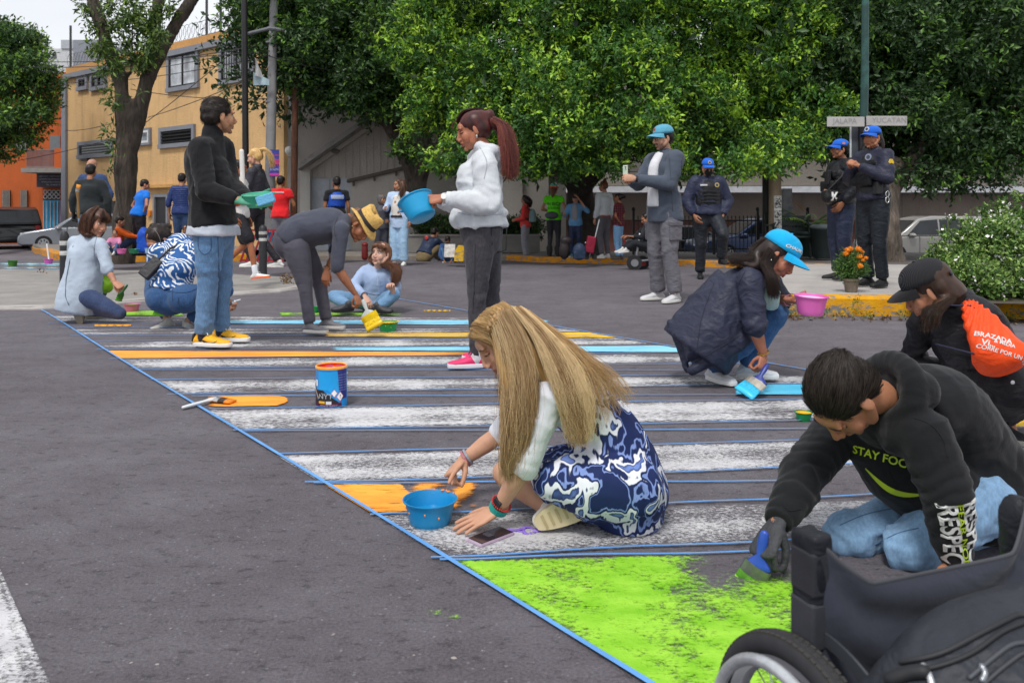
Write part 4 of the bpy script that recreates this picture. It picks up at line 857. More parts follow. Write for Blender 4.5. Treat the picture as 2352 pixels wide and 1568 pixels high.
class Person:
    """one figure: joints in world space, then a body, clothes and hair hung on one Empty"""
    def __init__(s, label, J, head, skin='b98465', fem=False, h=1.7, vox=.012, build=1., cat='person', group=None, loc=None):
        s.J = {k: np.asarray(v, float) for k, v in J.items()}; s.fem = fem; s.s = h/1.7; s.b = build; s.vox = vox
        p = s.J['pe']; z = min(s.J['anA'][2], s.J['anB'][2]) if loc is None else loc[2]
        s.root = thing('person', label, cat, (p[0], p[1], z) if loc is None else loc, group)
        s.hc, fw, up, s.hs = np.asarray(head[0], float), head[1], head[2], (head[3] if len(head) > 3 else s.s*(.97 if fem else 1.))
        s.HM = frame(fw, up); s.skin = np.array(lin(skin)); s.seed = int(abs(p[0]*97+p[1]*31)) % 97; s.hands = []; s.bare = []
        J = s.J; s.sh = unit(J['shB']-J['shA']); s.hp = unit(J['hipB']-J['hipA'])
    def hl(s, *p): return s.hc+s.HM@(np.array(p)*s.hs)
    def body(s, hands=(), eyes=True, brow='2a201a', lips=None, iris='2a1a12', blush=.0, beard=None, down=False):
        J = s.J; k = s.s; b = s.b; mb = MB(); sd_ = s.sh
        loft(mb, [(J['pe'], .135*k*b, .09*k*b, s.hp), (J['wa'], .11*k*b, .08*k*b, s.hp+s.sh), (J['ch'], .125*k*b, .09*k*b, s.sh), (J['nk']*.75+J['ch']*.25, .068*k, .055*k, s.sh), (J['nk'], .054*k, .054*k, s.sh)])
        nb = s.hl(0, -.012, -.05); mb.tube([J['nk'], J['nk']*.4+nb*.6, nb], [.057*k, .050*k, .052*s.hs], 14)
        for q in 'AB':
            seg(mb, J['sh'+q], J['el'+q], .043*k*b, .036*k*b); seg(mb, J['el'+q], J['wr'+q], .037*k*b, .0245*k, 12, .036*k*b)
            seg(mb, J['hip'+q], J['kn'+q], .074*k*b, .048*k); seg(mb, J['kn'+q], J['an'+q], .050*k, .034*k, 12, .050*k)
        v, f, n = meld(mb, max(.010, s.vox), 2); L = [(v, f)]; cols = [np.tile(s.skin, (len(v), 1))*(.93+.14*vn(v*14, 2))[:, None]]
        hv, hf = HEADS[s.fem]; L.append((s.hc+(hv*s.hs)@s.HM.T, hf)); c = np.tile(s.skin, (len(hv), 1))
        x, y, z = hv.T; lp = np.exp(-((x/.021)**4+((z+.066)/.0105)**4)) * (y > .07); li = np.array(lin(lips)) if lips else s.skin*(.80, .55, .52)
        c = c*(1-lp[:, None]*.85)+li*lp[:, None]*.85
        ln = np.exp(-((x/.022)**6+((z+.0655)/.0022)**2))*(y > .07); c *= (1-.55*ln)[:, None]
        ck = np.exp(-(((np.abs(x)-.042)/.02)**2+((z+.03)/.02)**2))+.7*np.exp(-((x/.014)**2+((z+.034)/.014)**2)); c = c*(1-ck[:, None]*.22*(1+blush))+c*np.array((1.05, .72, .68))*ck[:, None]*.22*(1+blush)
        if beard: bd = np.clip((-.048-z)/.02, 0, 1)*(y > -.01)*(1-lp); bd = np.maximum(bd, np.exp(-((x/.024)**4+((z+.049)/.007)**2))*(y > .07)); c = c*(1-bd[:, None]*beard[1])+np.array(lin(beard[0]))*bd[:, None]*beard[1]
        cols.append(c)
        for (wr, d, back, pose, th) in hands: hv2, hf2 = put_hand(wr, d, back, pose, th, k*(.97 if s.fem else 1.05)); L.append((hv2, hf2)); cols.append(np.tile(s.skin*(1.0, .97, .95), (len(hv2), 1)))
        L2 = [(v_, f_ if isinstance(f_, np.ndarray) else np.array([q for q in f_ if len(q) == 4])) for v_, f_ in L]
        s.body_o = mk('body', cat_geo(L2), SKIN, s.root, smooth=True, col=np.concatenate(cols)); s.body_g = cat_geo(L2)
        if eyes:
            for e in (-1, 1):
                ex, ez = e*.0315, .004; ey = face_y(s.fem, ex, ez); mb = MB(); mb.ell(s.hl(ex, ey-.006, ez), np.array((.0135, .0105, .0072))*s.hs, s.HM, 12, 8)
                mb.ell(s.hl(ex, ey+.0022, ez), np.array((.0056, .0030, .0056))*s.hs, s.HM, 8, 6, 1); 
                if down:
                    mb = MB(); mb.ell(s.hl(ex, ey-.0070, ez+.0005), np.array((.0140, .0108, .0085))*s.hs, s.HM, 14, 9); mk('eyelid', mb, SKIN, s.root, smooth=True, col=np.tile(s.skin*(.88, .80, .78), (mb.n, 1)))
                    P = [s.hl(ex+dx, face_y(s.fem, ex+dx, ez)+.0012, ez-.0055+dx*dx*14) for dx in (-.014, -.006, .006, .014)]; mk('eyelash', MB().tube(P, (.0018*s.hs), 5), plain('1a1412', .6), s.root, smooth=True)
                else: mk('eye', mb, [plain('c9c2bc', .3, var=.03), plain(iris, .15, var=.1)], s.root, smooth=True)
                by = face_y(s.fem, e*.03, .026); P = [s.hl(e*.013, face_y(s.fem, e*.013, .0255)-.001, .0245), s.hl(e*.026, by+.000, .0285), s.hl(e*.038, face_y(s.fem, e*.038, .029)-.0005, .0295), s.hl(e*.050, face_y(s.fem, e*.05, .023)-.0015, .0235)]
                mk('eyebrow', MB().tube(P, [(.0022*s.hs, .0034*s.hs), (.003*s.hs, .0042*s.hs), (.0028*s.hs, .0036*s.hs), (.0016*s.hs, .002*s.hs)], 6, side=s.HM[:, 1]), plain(brow, .7), s.root, smooth=True)
                P = [s.hl(ex+dx, face_y(s.fem, ex+dx, ez+.006)+.0008, ez+.0070-abs(dx)**2*22) for dx in (-.014, -.006, .006, .014)]
                if not down: mk('eyelash', MB().tube(P, .0020*s.hs, 5), plain('1a1412', .6), s.root, smooth=True)
        return s
    def top(s, col, sleeve=1., hem=.10, loose=.0, kind='knit', name='top', belly=0., amp=.011, fr=6.5, collar=.0, cuff=True, bust=0., mat=None, extra=None, armr=1., vneck=False, hemw=1., width=1., depth=1.):
        J = s.J; k = s.s; b = s.b; mb = MB(); hs_ = np.linalg.norm(J['shB']-J['shA'])/2; up = unit(J['nk']-J['ch']); dn = unit(J['pe']-J['wa'])
        fw = unit(np.cross(up, s.sh)); fw = fw if True else fw
        if fw@s.HM[:, 1] < 0 and abs(fw@s.HM[:, 1]) > .2: fw = -fw
        hemp = J['pe']+dn*hem*k; um = (J['shA']+J['shB'])/2; w_ = (.118+.0)*k
        rows = [(hemp, (.172*k*b+loose)*hemw*width, (.134*k*b+loose)*hemw*depth, s.hp)] if hem > -.05 else []
        rows += [(J['pe']*.75+J['wa']*.25, (.164*k*b+loose)*width, (.127*k*b+loose)*depth, s.hp), (J['wa']+fw*belly*.5, (.133*k*b+loose)*width, (.100*k*b+loose+belly*.5)*depth, s.hp+s.sh), (J['ch']+fw*bust*.3, (max(.14*k*b, hs_*.86)+loose)*1.0, (.108*k*b+loose)*depth+bust*.4, s.sh),
                 (um*.62+J['ch']*.38, max(.12*k, hs_*.84)+loose*.5, .090*k*b+loose*.5, s.sh), (um*.6+J['nk']*.4, hs_*.52, .076*k, s.sh), (J['nk']*.86+um*.14, .078*k, .066*k, s.sh), (J['nk']+up*(.012+collar)*k, .064*k, .062*k, s.sh)]
        loft(mb, rows, 5, 24, 'flat')
        for q in 'AB':
            a, e, w = J['sh'+q], J['el'+q], J['wr'+q]; r = (.050*k*b+loose*.55)*armr
            seg(mb, um*.45+a*.55, a, .058*k*b+loose*.5, r*1.04); L1 = np.linalg.norm(e-a); L2 = np.linalg.norm(w-e); t = sleeve*(L1+L2)
            if t <= L1: c = a+(e-a)*t/L1; mb.tube([a, (a+c)/2, c], [r*1.05, r*1.05, r*1.08], 14, cap='flat')
            else:
                t = (t-L1)/L2; c = e+(w-e)*min(t, 1.); seg(mb, a, e, r*1.05, r*.90, 14, r*1.0); rc = r*(.9-.30*t) if cuff else r*.85; ad = unit(c-e); mb.tube([e-ad*.01, e*.5+c*.5, c], [r*.92, r*.86, rc], 14, cap='flat'); mb.ell(e, (r*.91,)*3)
        if extra: extra(mb, s, fw, up)
        v, f, n = meld(mb, s.vox, 3); jl = [(J['elA'], .12*k), (J['elB'], .12*k), (J['shA'], .10*k), (J['shB'], .10*k), (J['wa'], .2*k), (J['pe'], .18*k)]
        rg = [(J['el'+q], J['wr'+q]-J['sh'+q], .13*k, .042*k) for q in 'AB']+[(J['wr'+q]*.75+J['el'+q]*.25, J['wr'+q]-J['el'+q], .09*k, .035*k) for q in 'AB']+[(J['wa'], J['pe']-J['ch'], .20*k, .07*k), (J['shA']*.8+um*.2-up*.08*k, s.sh, .10*k, .05*k), (J['shB']*.8+um*.2-up*.08*k, s.sh, .10*k, .05*k)]; v = crease(v, n, amp*1.2*k, fr/k, s.seed, jl, .38, rg); s.top_g = (v, f)
        s.top_o = mk(name, (v, f), mat or fabric(col, kind), s.root, smooth=True); return s
    def legs(s, col, length=1., loose=.0, kind='denim', name='trousers', amp=.009, fr=7., butt=1., mat=None, taper=1., thigh=1., knee=1., waist=True, extra=None, bend=True):
        J = s.J; k = s.s; b = s.b; mb = MB(); dn = unit(J['pe']-J['wa']); 
        loft(mb, [(J['wa']*.45+J['pe']*.55, (.134*k*b), .100*k*b, s.hp), (J['pe'], .152*k*b*butt, .118*k*b*butt, s.hp), (J['pe']+dn*.06*k, .150*k*b*butt, .112*k*b*butt, s.hp)], 4, 20)
        for q in 'AB':
            h_, kn, an = J['hip'+q], J['kn'+q], J['an'+q]; r0 = (.090*k*b+loose*.6)*thigh; r1 = (.062*k*b**.5+loose*.8)*knee; r2 = (.050*k+loose)*taper
            mb.tube([J['pe']*.4+h_*.6, h_], [r0*1.02, r0*1.05], 14)
            if length <= .5: e = h_+(kn-h_)*length*2; mb.tube([h_, (h_+e)/2, e], [r0*1.05, r0, r0*.92], 14)
            else:
                e = kn+(an-kn)*(length-.5)*2; mb.tube([h_, h_*.65+kn*.35, kn], [r0*1.05, r0*.98, r1], 14); cf = kn*.65+e*.35
                mb.tube([kn, cf, e], [r1, max(.056*k+loose*.9, r2*1.05), r2], 14, cap='flat'); mb.ell(kn, (r1,)*3)
        if extra: extra(mb, s)
        v, f, n = meld(mb, s.vox, 3); jl = [(J['knA'], .12*k), (J['knB'], .12*k), (J['hipA'], .10*k), (J['hipB'], .10*k)]+([(J['anA'], .12*k), (J['anB'], .12*k)] if length > .9 else [])
        rg = [(J['kn'+q], J['an'+q]-J['hip'+q], .13*k, .05*k) for q in 'AB']+[(J['an'+q]*.85+J['kn'+q]*.15, J['an'+q]-J['kn'+q], .12*k, .045*k) for q in 'AB']+[(J['hip'+q], J['kn'+q]-J['hip'+q], .12*k, .06*k) for q in 'AB']; v = crease(v, n, amp*1.2*k, fr/k, s.seed+3, jl, .32, rg); s.leg_g = (v, f)
        s.leg_o = mk(name, (v, f), mat or fabric(col, kind), s.root, smooth=True); return s
    def shoe(s, q, toe, up=(0, 0, 1), col='d8d6d2', sole='e8e6e2', L=None, drop=.075, lace=None, h=1., ankle=None, mat=None, sock=None, w=1.):
        """toe: direction of the toes; the sole lies drop below the ankle"""
        a = s.J['an'+q] if ankle is None else np.asarray(ankle, float); L = (L or .265)*s.s; M = frame(toe, up); o = a-M[:, 2]*drop*s.s-M[:, 1]*L*.26; k = s.s; X = M[:, 0]
        mb = MB(); loft(mb, [(o+M@np.array((0, .012*k, .030*k)), .026*k*w, .022*k*h, X), (o+M@np.array((0, .05*k, .044*k)), .034*k*w, .036*k*h, X), (o+M@np.array((0, .105*k, .043*k)), .037*k*w, .037*k*h, X), (o+M@np.array((0, L*.58, .034*k)), .043*k*w, .026*k*h, X), (o+M@np.array((0, L*.8, .028*k)), .042*k*w, .019*k*h, X), (o+M@np.array((0, L*.93, .026*k)), .028*k*w, .014*k*h, X)], 4, 18)
        mb.tube([o+M@np.array((0, .06*k, .05*k)), o+M@np.array((0, .062*k, .078*k*h))], [.036*k*w, .038*k*w], 14)
        v, f, n = meld(mb, .0055 if s.vox < .013 else .008, 2); sh = mk('shoe', (v, f), mat or plain(col, .6, var=.08, vs=20, bs=.15, bscale=150), s.root, smooth=True)
        out = []; 
        for t in np.linspace(0, 2*math.pi, 28, endpoint=False):
            y = L*(.5-.5*math.cos(t)); ww = (.033+.013*math.sin(min(1, y/L)*math.pi*.9-.25))*k*w; out.append((math.copysign(1, math.sin(t))*ww*abs(math.sin(t))**.42, y, 0))
        T = np.array(out); z0, z1 = 0, .026*k; rings = [T*(.96, .99, 1)+(0, .001, z0), T+(0, 0, .006), T+(0, 0, z1-.004), T*(.97, .985, 1)+(0, .002, z1)]
        rings = [np.array([o+M@p for p in r_]) for r_ in rings]; mb = MB().grid(np.array(rings), 0, True); n_ = mb.n; mb.f += [tuple(range(28))[::-1], tuple(n_-28+i for i in range(28))]; mb.m += [0, 0]
        mk('sole', mb, plain(sole, .55, var=.06), sh, smooth=True, sharp=50)
        if lace:
            mb = MB()
            for i in range(5): y = L*(.40+.065*i); z = (.074-.0078*i)*k*h; mb.tube([o+M@np.array((-.022*k, y, z-.006)), o+M@np.array((0, y+.004, z+.003)), o+M@np.array((.022*k, y, z-.006))], .003*k, 5)
            for e in (-1, 1): mb.tube([o+M@np.array((0, L*.38, .084*k*h)), o+M@np.array((e*.025*k, L*.40, .098*k*h)), o+M@np.array((e*.034*k, L*.46, .078*k*h))], .003*k, 5)
            mk('laces', mb, plain(lace, .8), sh, smooth=True)
        if sock: seg_ = MB(); seg_.tube([a-(0, 0, .02), a+(s.J['kn'+q]-a)*.25], [.042*k, .041*k], 12); mk('sock', seg_, fabric(sock), s.root, smooth=True)
        return sh, o, M
    # ---- hair: a shell on the skull, optional falls, and strands along it
    def hair(s, col, style='short', falls=(), strands=0, sl=.05, amp=.006, part=None, rough=1., vox=None, hi=None, comb=None, sr=.0009, lift=1.):
        mb = MB(); H = s.hl; e = s.hs
        mb.ell(H(0, -.026, .044), np.array((.083*lift, .098, .084*lift))*e, s.HM, 22, 14)
        if style == 'short': mb.ell(H(0, -.052, .004), np.array((.079, .066, .072))*e, s.HM, 18, 12)
        elif style == 'crop': mb.ell(H(0, -.055, .0), np.array((.076, .062, .070))*e, s.HM, 18, 12)
        else: mb.ell(H(0, -.048, .006), np.array((.084, .074, .080))*e, s.HM, 18, 12)
        if style == 'bob':
            for q in (-1, 1): mb.ell(H(q*.070, .0, -.03), np.array((.024, .042, .09))*e, s.HM, 12, 10)
            mb.ell(H(0, -.05, -.05), np.array((.078, .052, .075))*e, s.HM); mb.ell(H(0, .058, .062), np.array((.058, .038, .034))*e, s.HM)
        for P, R in falls: mb.tube(spl(P, 5), spl([[r] if np.isscalar(r) else list(r) for r in R], 5)[:, [0, -1]].tolist(), 14, side=s.HM[:, 0])
        v, f, n = meld(mb, vox or max(.006, s.vox*.6), 2)
        d = vn((v@s.HM)*(26, 26, 8) if style != 'short' else v*34, 4)-.5; v = v+n*(d*amp*2)[:, None]; c0 = np.array(lin(col)); c1 = np.array(lin(hi or col))
        t = vn((v@s.HM)*(70, 45, 7), 8); c = c0*(1-t[:, None])+c1*t[:, None]; c *= (.75+.5*vn((v@s.HM)*(120, 120, 12), 3))[:, None]
        s.hair_o = mk('hair', (v, f), HAIRM, s.root, smooth=True, col=c); s.hair_g = (v, f)
        if strands:
            R = np.random.default_rng(s.seed); k = R.integers(len(v), size=strands); p = v[k]+n[k]*.0; nn = n[k]
            loc = (p-s.hc)@s.HM; g = np.array((0, -.6, -.8)) if comb is None else np.array(comb); g = np.tile(s.HM@g, (strands, 1))
            t = g-nn*(g*nn).sum(1, keepdims=True); t /= np.linalg.norm(t, axis=1, keepdims=True)+1e-6; t = t+R.normal(size=t.shape)*.16*rough
            L_ = sl*(.6+.8*R.random(strands)); m = 5; u = np.linspace(0, 1, m); P = p[:, None]+t[:, None]*(L_[:, None]*u)[..., None]+nn[:, None]*(.003*np.sin(u*3.0)*rough-(L_[:, None]**2)*u**2*2.2)[..., None]
            s.strand_mesh(P, sr, (c0*(1-R.random((strands, 1)))+c1*R.random((strands, 1)))*(.7+.7*R.random((strands, 1))))
        return s
    def strand_mesh(s, P, r, col, name='hair_strands', parent=None, taper=.35):
        N, m = P.shape[:2]; T = np.gradient(P, axis=1); T /= np.linalg.norm(T, axis=2, keepdims=True)+1e-9; X = np.cross(T, np.array((.31, .82, .47))); X /= np.linalg.norm(X, axis=2, keepdims=True)+1e-9; Y = np.cross(T, X)
        rr = r*np.linspace(1, taper, m)[None, :, None]; ring = [P+rr*(math.cos(a)*X+math.sin(a)*Y) for a in (0, 2.094, 4.189)]; v = np.stack(ring, 2).reshape(-1, 3)
        i = (np.arange(N)*m*3)[:, None, None]+(np.arange(m-1)*3)[None, :, None]; a = np.array([0, 1, 2])[None, None]; b = np.array([1, 2, 0])[None, None]
        f = np.stack([i+a, i+b, i+b+3, i+a+3], -1).reshape(-1, 4); return mk(name, (v, f), HAIRM, parent or s.root, smooth=True, col=np.repeat(col, m*3, 0))
    def sheet_hair(s, guides, n, thick, r, col, hi, seed=0, name='hair_strands', wave=.006, jit=1.):
        """strands between neighbouring guide curves"""
        R = np.random.default_rng(seed); Gs = np.array([spl(g, 6) for g in guides]); u = R.random(n)*(len(Gs)-1); i = np.minimum(u.astype(int), len(Gs)-2); t = (u-i)[:, None, None]
        P = Gs[i]*(1-t)+Gs[i+1]*t; m = P.shape[1]; q = np.linspace(0, 1, m)[None, :, None]; off = R.normal(size=(n, 1, 3))*thick*(.35+.65*q)
        cl = R.integers(0, max(3, n//40), size=n); cv = R.normal(size=(cl.max()+1, 1, 3))*thick*.5; P = P+off*jit+cv[cl]*q
        ph = R.random((n, 1, 3))*6.28; P = P+np.sin(q*(5+3*R.random((n, 1, 1)))+ph)*wave*q
        cut = np.clip(1-.22*R.random((n, 1, 1))**2, 0, 1); idx = q*cut*(m-1); lo = np.minimum(idx.astype(int), m-2); fr = idx-lo; P = np.take_along_axis(P, np.broadcast_to(lo, P.shape), 1)*(1-fr)+np.take_along_axis(P, np.broadcast_to(lo+1, P.shape), 1)*fr
        c0, c1 = np.array(lin(col)), np.array(lin(hi)); k = np.clip(R.random((n, 1))*.28+vn(np.stack([u*3.4, u*0, u*0], 1), seed+3)[:, None]*1.0-.18, 0, 1); c = (c0*(1-k)+c1*k)*(.84+.28*R.random((n, 1)))
        return s.strand_mesh(P, r, c, name)
    def seam(s, o, geo, pts, r=.0028, col=None, k=6, name='seam'):
        P = []
        for x, y in spl(pts, k):
            c, n = cam_hit(x, y, geo)
            if c is not None: P.append(c+n*.0006*(1 if n[1] < 0 else -1))
        if len(P) > 3: mk(name, MB().tube(P, r, 5), plain(col or '1a1a1e', .8), o, smooth=True)
    # ---- hats
    def cap(s, col, brim=None, tilt=0., z=.056, kind='fabric', mesh=None, size=1., badge=None, back=False, button=True, bl=.075):
        M = s.HM@np.array(Matrix.Rotation(rad(tilt), 3, 'X')); H = lambda x, y, z_: s.hc+M@(np.array((x, y, z_))*s.hs); a, b, c = .087*size, .106*size, .092*size; P = []
        for t in np.linspace(0, math.pi/2, 9):
            row = []
            for p in np.linspace(0, 2*math.pi, 36, endpoint=False):
                w = 1+.012*math.cos(6*p); hz = math.sin(t)**.85 if t else 0; row.append(H(a*w*math.cos(t)**.8*math.cos(p), -.012+b*w*math.cos(t)**.8*math.sin(p), z-.012+hz*c))
            P.append(row)
        mt = mesh or fabric(col, 'knit'); cp = mk('cap', MB().grid(np.array(P), 0, True), mt, s.root, smooth=True)
        md = cp.modifiers.new('thick', 'SOLIDIFY'); md.thickness = .004; md.offset = -1
        Q = []; f_ = -1 if back else 1
        for v in np.linspace(0, 1, 6):
            row = []
            for u in np.linspace(-1, 1, 15):
                p = math.pi/2+u*1.12; x0, y0 = a*.99*math.cos(p), b*.99*math.sin(p); x = x0*(1+v*.06); y = y0+v*bl*size*(max(0, 1-abs(u)**2.6))**.5; row.append(H(x, -.012+f_*y, z-.012-.022*u*u*(.3+v)-.018*v*v+.004))
            Q.append(row)
        mk('cap_brim', MB().sheet(np.array(Q), .003), mat_of(brim or col), cp, smooth=True)
        if button: mk('cap_button', MB().ell(H(0, -.012, z-.012+c), (.007, .007, .005)), fabric(col, 'knit'), cp, smooth=True)
        s.cap_o = cp; s.capH = H; s.capM = M; s.capz = z; return s
def mat_of(c): return fabric(c, 'knit')
def stand(px, py, top, yaw, h=None, elev=0., arms=('down', 'down'), over=None, wid=1., lean=(0, 0), Y=None, stance=.1, pitch=0., hyaw=None):
    """joints of a standing figure whose soles are seen at (px, py) and whose crown is at row top; yaw 0 faces away, 90 left"""
    g = G(px, py, elev) if Y is None else W(px, py, Y); k = F/g.y; H = (py-top)/k; s_ = H/1.74; R = rotz(rad(yaw)); gb = np.array(g)
    T = lambda x, y, z: gb+R@np.array((x*s_, y*s_, z*s_))
    J = {}; A = {'down': ((.235, -.03, 1.14), (.235, .05, .89)), 'hip': ((.40, -.10, 1.16), (.20, .04, 1.02)), 'phone': ((.23, .10, 1.13), (.07, .36, 1.24)), 'hold': ((.23, .0, 1.13), (.12, .26, 1.08)), 'clasp': ((.24, .10, 1.16), (.03, .27, 1.30)),
             'face': ((.30, .16, 1.30), (.10, .20, 1.60)), 'belly': ((.26, .02, 1.14), (.04, .19, 1.10)), 'behind': ((.24, -.1, 1.14), (.08, -.19, .98)), 'pocket': ((.26, -.04, 1.15), (.19, .06, .93)), 'up': ((.25, .2, 1.25), (.1, .4, 1.4))}
    for q, sg, ar in (('A', -1, arms[0]), ('B', 1, arms[1])):
        e, w = A[ar] if isinstance(ar, str) else (ar, (ar[0]-sg*0, ar[1]+.05, ar[2]-.25)); J['sh'+q] = T(sg*.178*wid+lean[0]*.9, lean[1]*.9, 1.415); J['el'+q] = T(sg*e[0]+lean[0]*.8, e[1]+lean[1]*.7, e[2]); J['wr'+q] = T(sg*w[0]+lean[0]*.6, w[1]+lean[1]*.6, w[2])
        J['hip'+q] = T(sg*.088*wid, 0, .93); J['kn'+q] = T(sg*(.092+.1*stance), .025, .50); J['an'+q] = T(sg*stance, -.03, .085)
    J['pe'] = T(0, 0, .96); J['wa'] = T(lean[0]*.4, .015+lean[1]*.4, 1.12); J['ch'] = T(lean[0]*.8, .0+lean[1]*.8, 1.33); J['nk'] = T(lean[0], -.025+lean[1], 1.485)
    for k_, v in (over or {}).items(): J[k_] = T(*v)
    hy = yaw if hyaw is None else hyaw; Rh = rotz(rad(hy)); fw = Rh@np.array((0, math.cos(rad(pitch)), math.sin(rad(pitch)))); hc = T(lean[0]*1.05, .02+lean[1]*1.1, 1.62)
    return J, (hc, fw, (0, 0, 1), s_), H, R, T
# ================================================================== THE PEOPLE
P_ = lambda x, y, Y: np.array(W(x, y, Y))
def vx(Y): return max(.007, min(.02, 4.6*Y/F))
DN = (0, 0, -1)
def near(label, Y, pts, head, **k):
    J = {n: P_(a[0], a[1], Y+(a[2] if len(a) > 2 else 0)) for n, a in pts.items()}
    return Person(label, J, (P_(head[0], head[1], Y+head[2]), head[3], head[4], head[5]), vox=vx(Y), **k)

# ---- woman with long blonde hair, sitting on the crossing
Yb = 2.42
bl = near('woman with very long blonde hair in blue patterned dress sitting cross-legged, painting with one hand', Yb,
  dict(nk=(1250, 858, .03), ch=(1335, 935, .03), wa=(1405, 1030, .03), pe=(1424, 1118, .02), shA=(1268, 905, -.12), shB=(1232, 885, .15), elA=(1210, 1058, -.13), wrA=(1143, 1170, -.06), elB=(1150, 995, .20), wrB=(1062, 1058, .18),
       hipA=(1442, 1122, -.07), hipB=(1440, 1105, .12), knA=(1268, 1098, -.08), anA=(1390, 1165, .10), knB=(1160, 1086, .10), anB=(1262, 1165, -.02)),
  (1152, 784, .0, (-.76, -.2, -.62), (-.6, .0, .8), .80), skin='d3a184', fem=True, h=1.42, loc=(.35, 2.42, 0))
hd = P_(1052, 1213, 2.335)-P_(1143, 1170, 2.36)
bl.body([(bl.J['wrA'], hd, (.15, -.15, 1), 'flat', 1), (bl.J['wrB'], P_(1015, 1105, 2.5)-P_(1062, 1058, 2.6), (-.5, .1, .8), 'point', -1)], brow='6b4c30', lips='b4625a', down=True)
bl.top('d9dbe2', .60, -.1, .004, 'knit', 'blouse', amp=.007)
def dress_mat():
    m, nt, b = _m('printed_cloth'); P = coords(nt, (1, 1, 1)); d = nd(nt, 'ShaderNodeTexNoise', Scale=9, Detail=2); nt.links.new(P, d.inputs[0])
    w = nd(nt, 'ShaderNodeVectorMath', operation='MULTIPLY_ADD'); nt.links.new(d.outputs['Color'], w.inputs[0]); w.inputs[1].default_value = (.10, .10, .10); nt.links.new(P, w.inputs[2])
    fr_ = nd(nt, 'ShaderNodeTexNoise', Scale=55, Detail=2); nt.links.new(coords(nt, (1, .2, .2), rot=(0, .8, 0)), fr_.inputs[0])
    n1 = noise(nt, w.outputs[0], 12.5, 1, .4, .8); n1 = math_(nt, 'ADD', n1, math_(nt, 'MULTIPLY', math_(nt, 'SUBTRACT', fr_.outputs['Fac'], .5), .24))
    c = ramp(nt, n1, [(.0, '1c2a55'), (.425, '1d2b5a'), (.435, '7d93cf'), (.465, '8398d4'), (.475, '1e2d60'), (.53, '1b2750'), (.545, 'dfe1ea'), (.63, 'e2e4ec'), (.645, '1f2e62'), (.72, '6f88c8')])
    v = nd(nt, 'ShaderNodeTexVoronoi', Scale=26); nt.links.new(w.outputs[0], v.inputs['Vector']); dots = ramp(nt, v.outputs['Distance'], [(.20, 1.), (.24, 0.)])
    gate = ramp(nt, noise(nt, P, 5, 2), [(.54, 0.), (.57, 1.)]); c = mixc(nt, math_(nt, 'MULTIPLY', dots, gate), c, '18224a')
    nt.links.new(c, b.inputs['Base Color']); b.inputs['Roughness'].default_value = .75; b.inputs['Specular IOR Level'].default_value = .25; bump(nt, b, noise(nt, P, 9, 2, .4, 1.), .2, .02); return m
mb = MB(); J = bl.J; sd0 = bl.sh
loft(mb, [(P_(1318, 925, Yb+.03), .125, .085, sd0), (P_(1372, 970, Yb+.03), .135, .098, sd0), (P_(1410, 1035, Yb+.03), .140, .108, sd0), (P_(1432, 1105, Yb+.03), .165, .125, bl.hp), (P_(1440, 1150, Yb+.03), .17, .12, bl.hp)], 4, 22)
mb.ell(P_(1440, 1125, Yb+.02), (.125, .17, .098)); mb.tube([J['hipA'], P_(1350, 1110, Yb-.09), P_(1275, 1102, Yb-.08)], [.105, .094, .068], 16); mb.tube([J['hipB'], P_(1330, 1095, Yb+.11), P_(1240, 1088, Yb+.11)], [.10, .09, .072], 16)
mb.tube([P_(1262, 1108, Yb-.05), P_(1360, 1152, Yb-.06), P_(1450, 1165, Yb-.05)], [.05, .06, .06], 14); mb.tube([P_(1300, 1100, Yb), P_(1390, 1120, Yb)], [.10, .11], 14)
for a in ((1318, 925, -.07), (1300, 905, .12)): mb.tube([P_(a[0]+30, a[1]+20, Yb+a[2]), P_(a[0], a[1]-20, Yb+a[2])], [(.03, .02), (.024, .02)], 10)
v, f, n = meld(mb, .008, 3); v = crease(v, n, .012, 7, 4, [(P_(1300, 1100, Yb), .15), (P_(1400, 1080, Yb), .14)], .3); v[:, 2] = np.maximum(v[:, 2], .006); mk('dress', (v, f), dress_mat(), bl.root, smooth=True)
# shoe turned on its side, the worn sole towards us
sh, o_, M_ = bl.shoe('B', (.86, -.05, .42), (-.12, .97, -.08), col='e3dfd6', sole='cdbf98', L=.262, drop=.05, lace='e8e6e2', ankle=P_(1270, 1176, Yb-.05), w=1.12)
mb = MB()
for i in range(9): y = .03+.022*i; mb.beam(o_+M_@np.array((-.020, y, -.001)), o_+M_@np.array((.020, y, -.001)), .007, .004, up=M_[:, 2])
mk('tread', mb, plain('b3a178', .7), sh)
bl.shoe('A', (.2, .9, 0), (0, .2, 1), col='e3dfd6', sole='d8d0bc', L=.25)
c = J['wrA']+unit(J['elA']-J['wrA'])*.006; ax = unit(J['elA']-J['wrA']); M9 = frame(np.cross(ax, (0, -1, 0)), ax)
wt_ = ring_on('watch_strap', c+ax*.004, ax, .0265, .018, plain('1f8f86', .5), bl.root, .003); wz = unit(np.array((-.25, -.75, .6))); M8 = frame(ax, wz)
mk('watch_face', MB().box(c+wz*.0285+ax*.004, (.030, .034, .009), M8), plain('26282c', .12), wt_, bevel=.004)
mb = MB()
for i in range(26): a = i/26*2*math.pi; X, Z = M9[:, 0], M9[:, 1]; mb.ell(c+ax*.020+(X*math.cos(a)+Z*math.sin(a))*.0285, (.0034,)*3, None, 6, 4)
mk('bead_bracelet', mb, plain('b3221f', .3), bl.root, smooth=True)
axb = unit(J['elB']-J['wrB']); Mb = frame(np.cross(axb, (0, -1, 0)), axb)
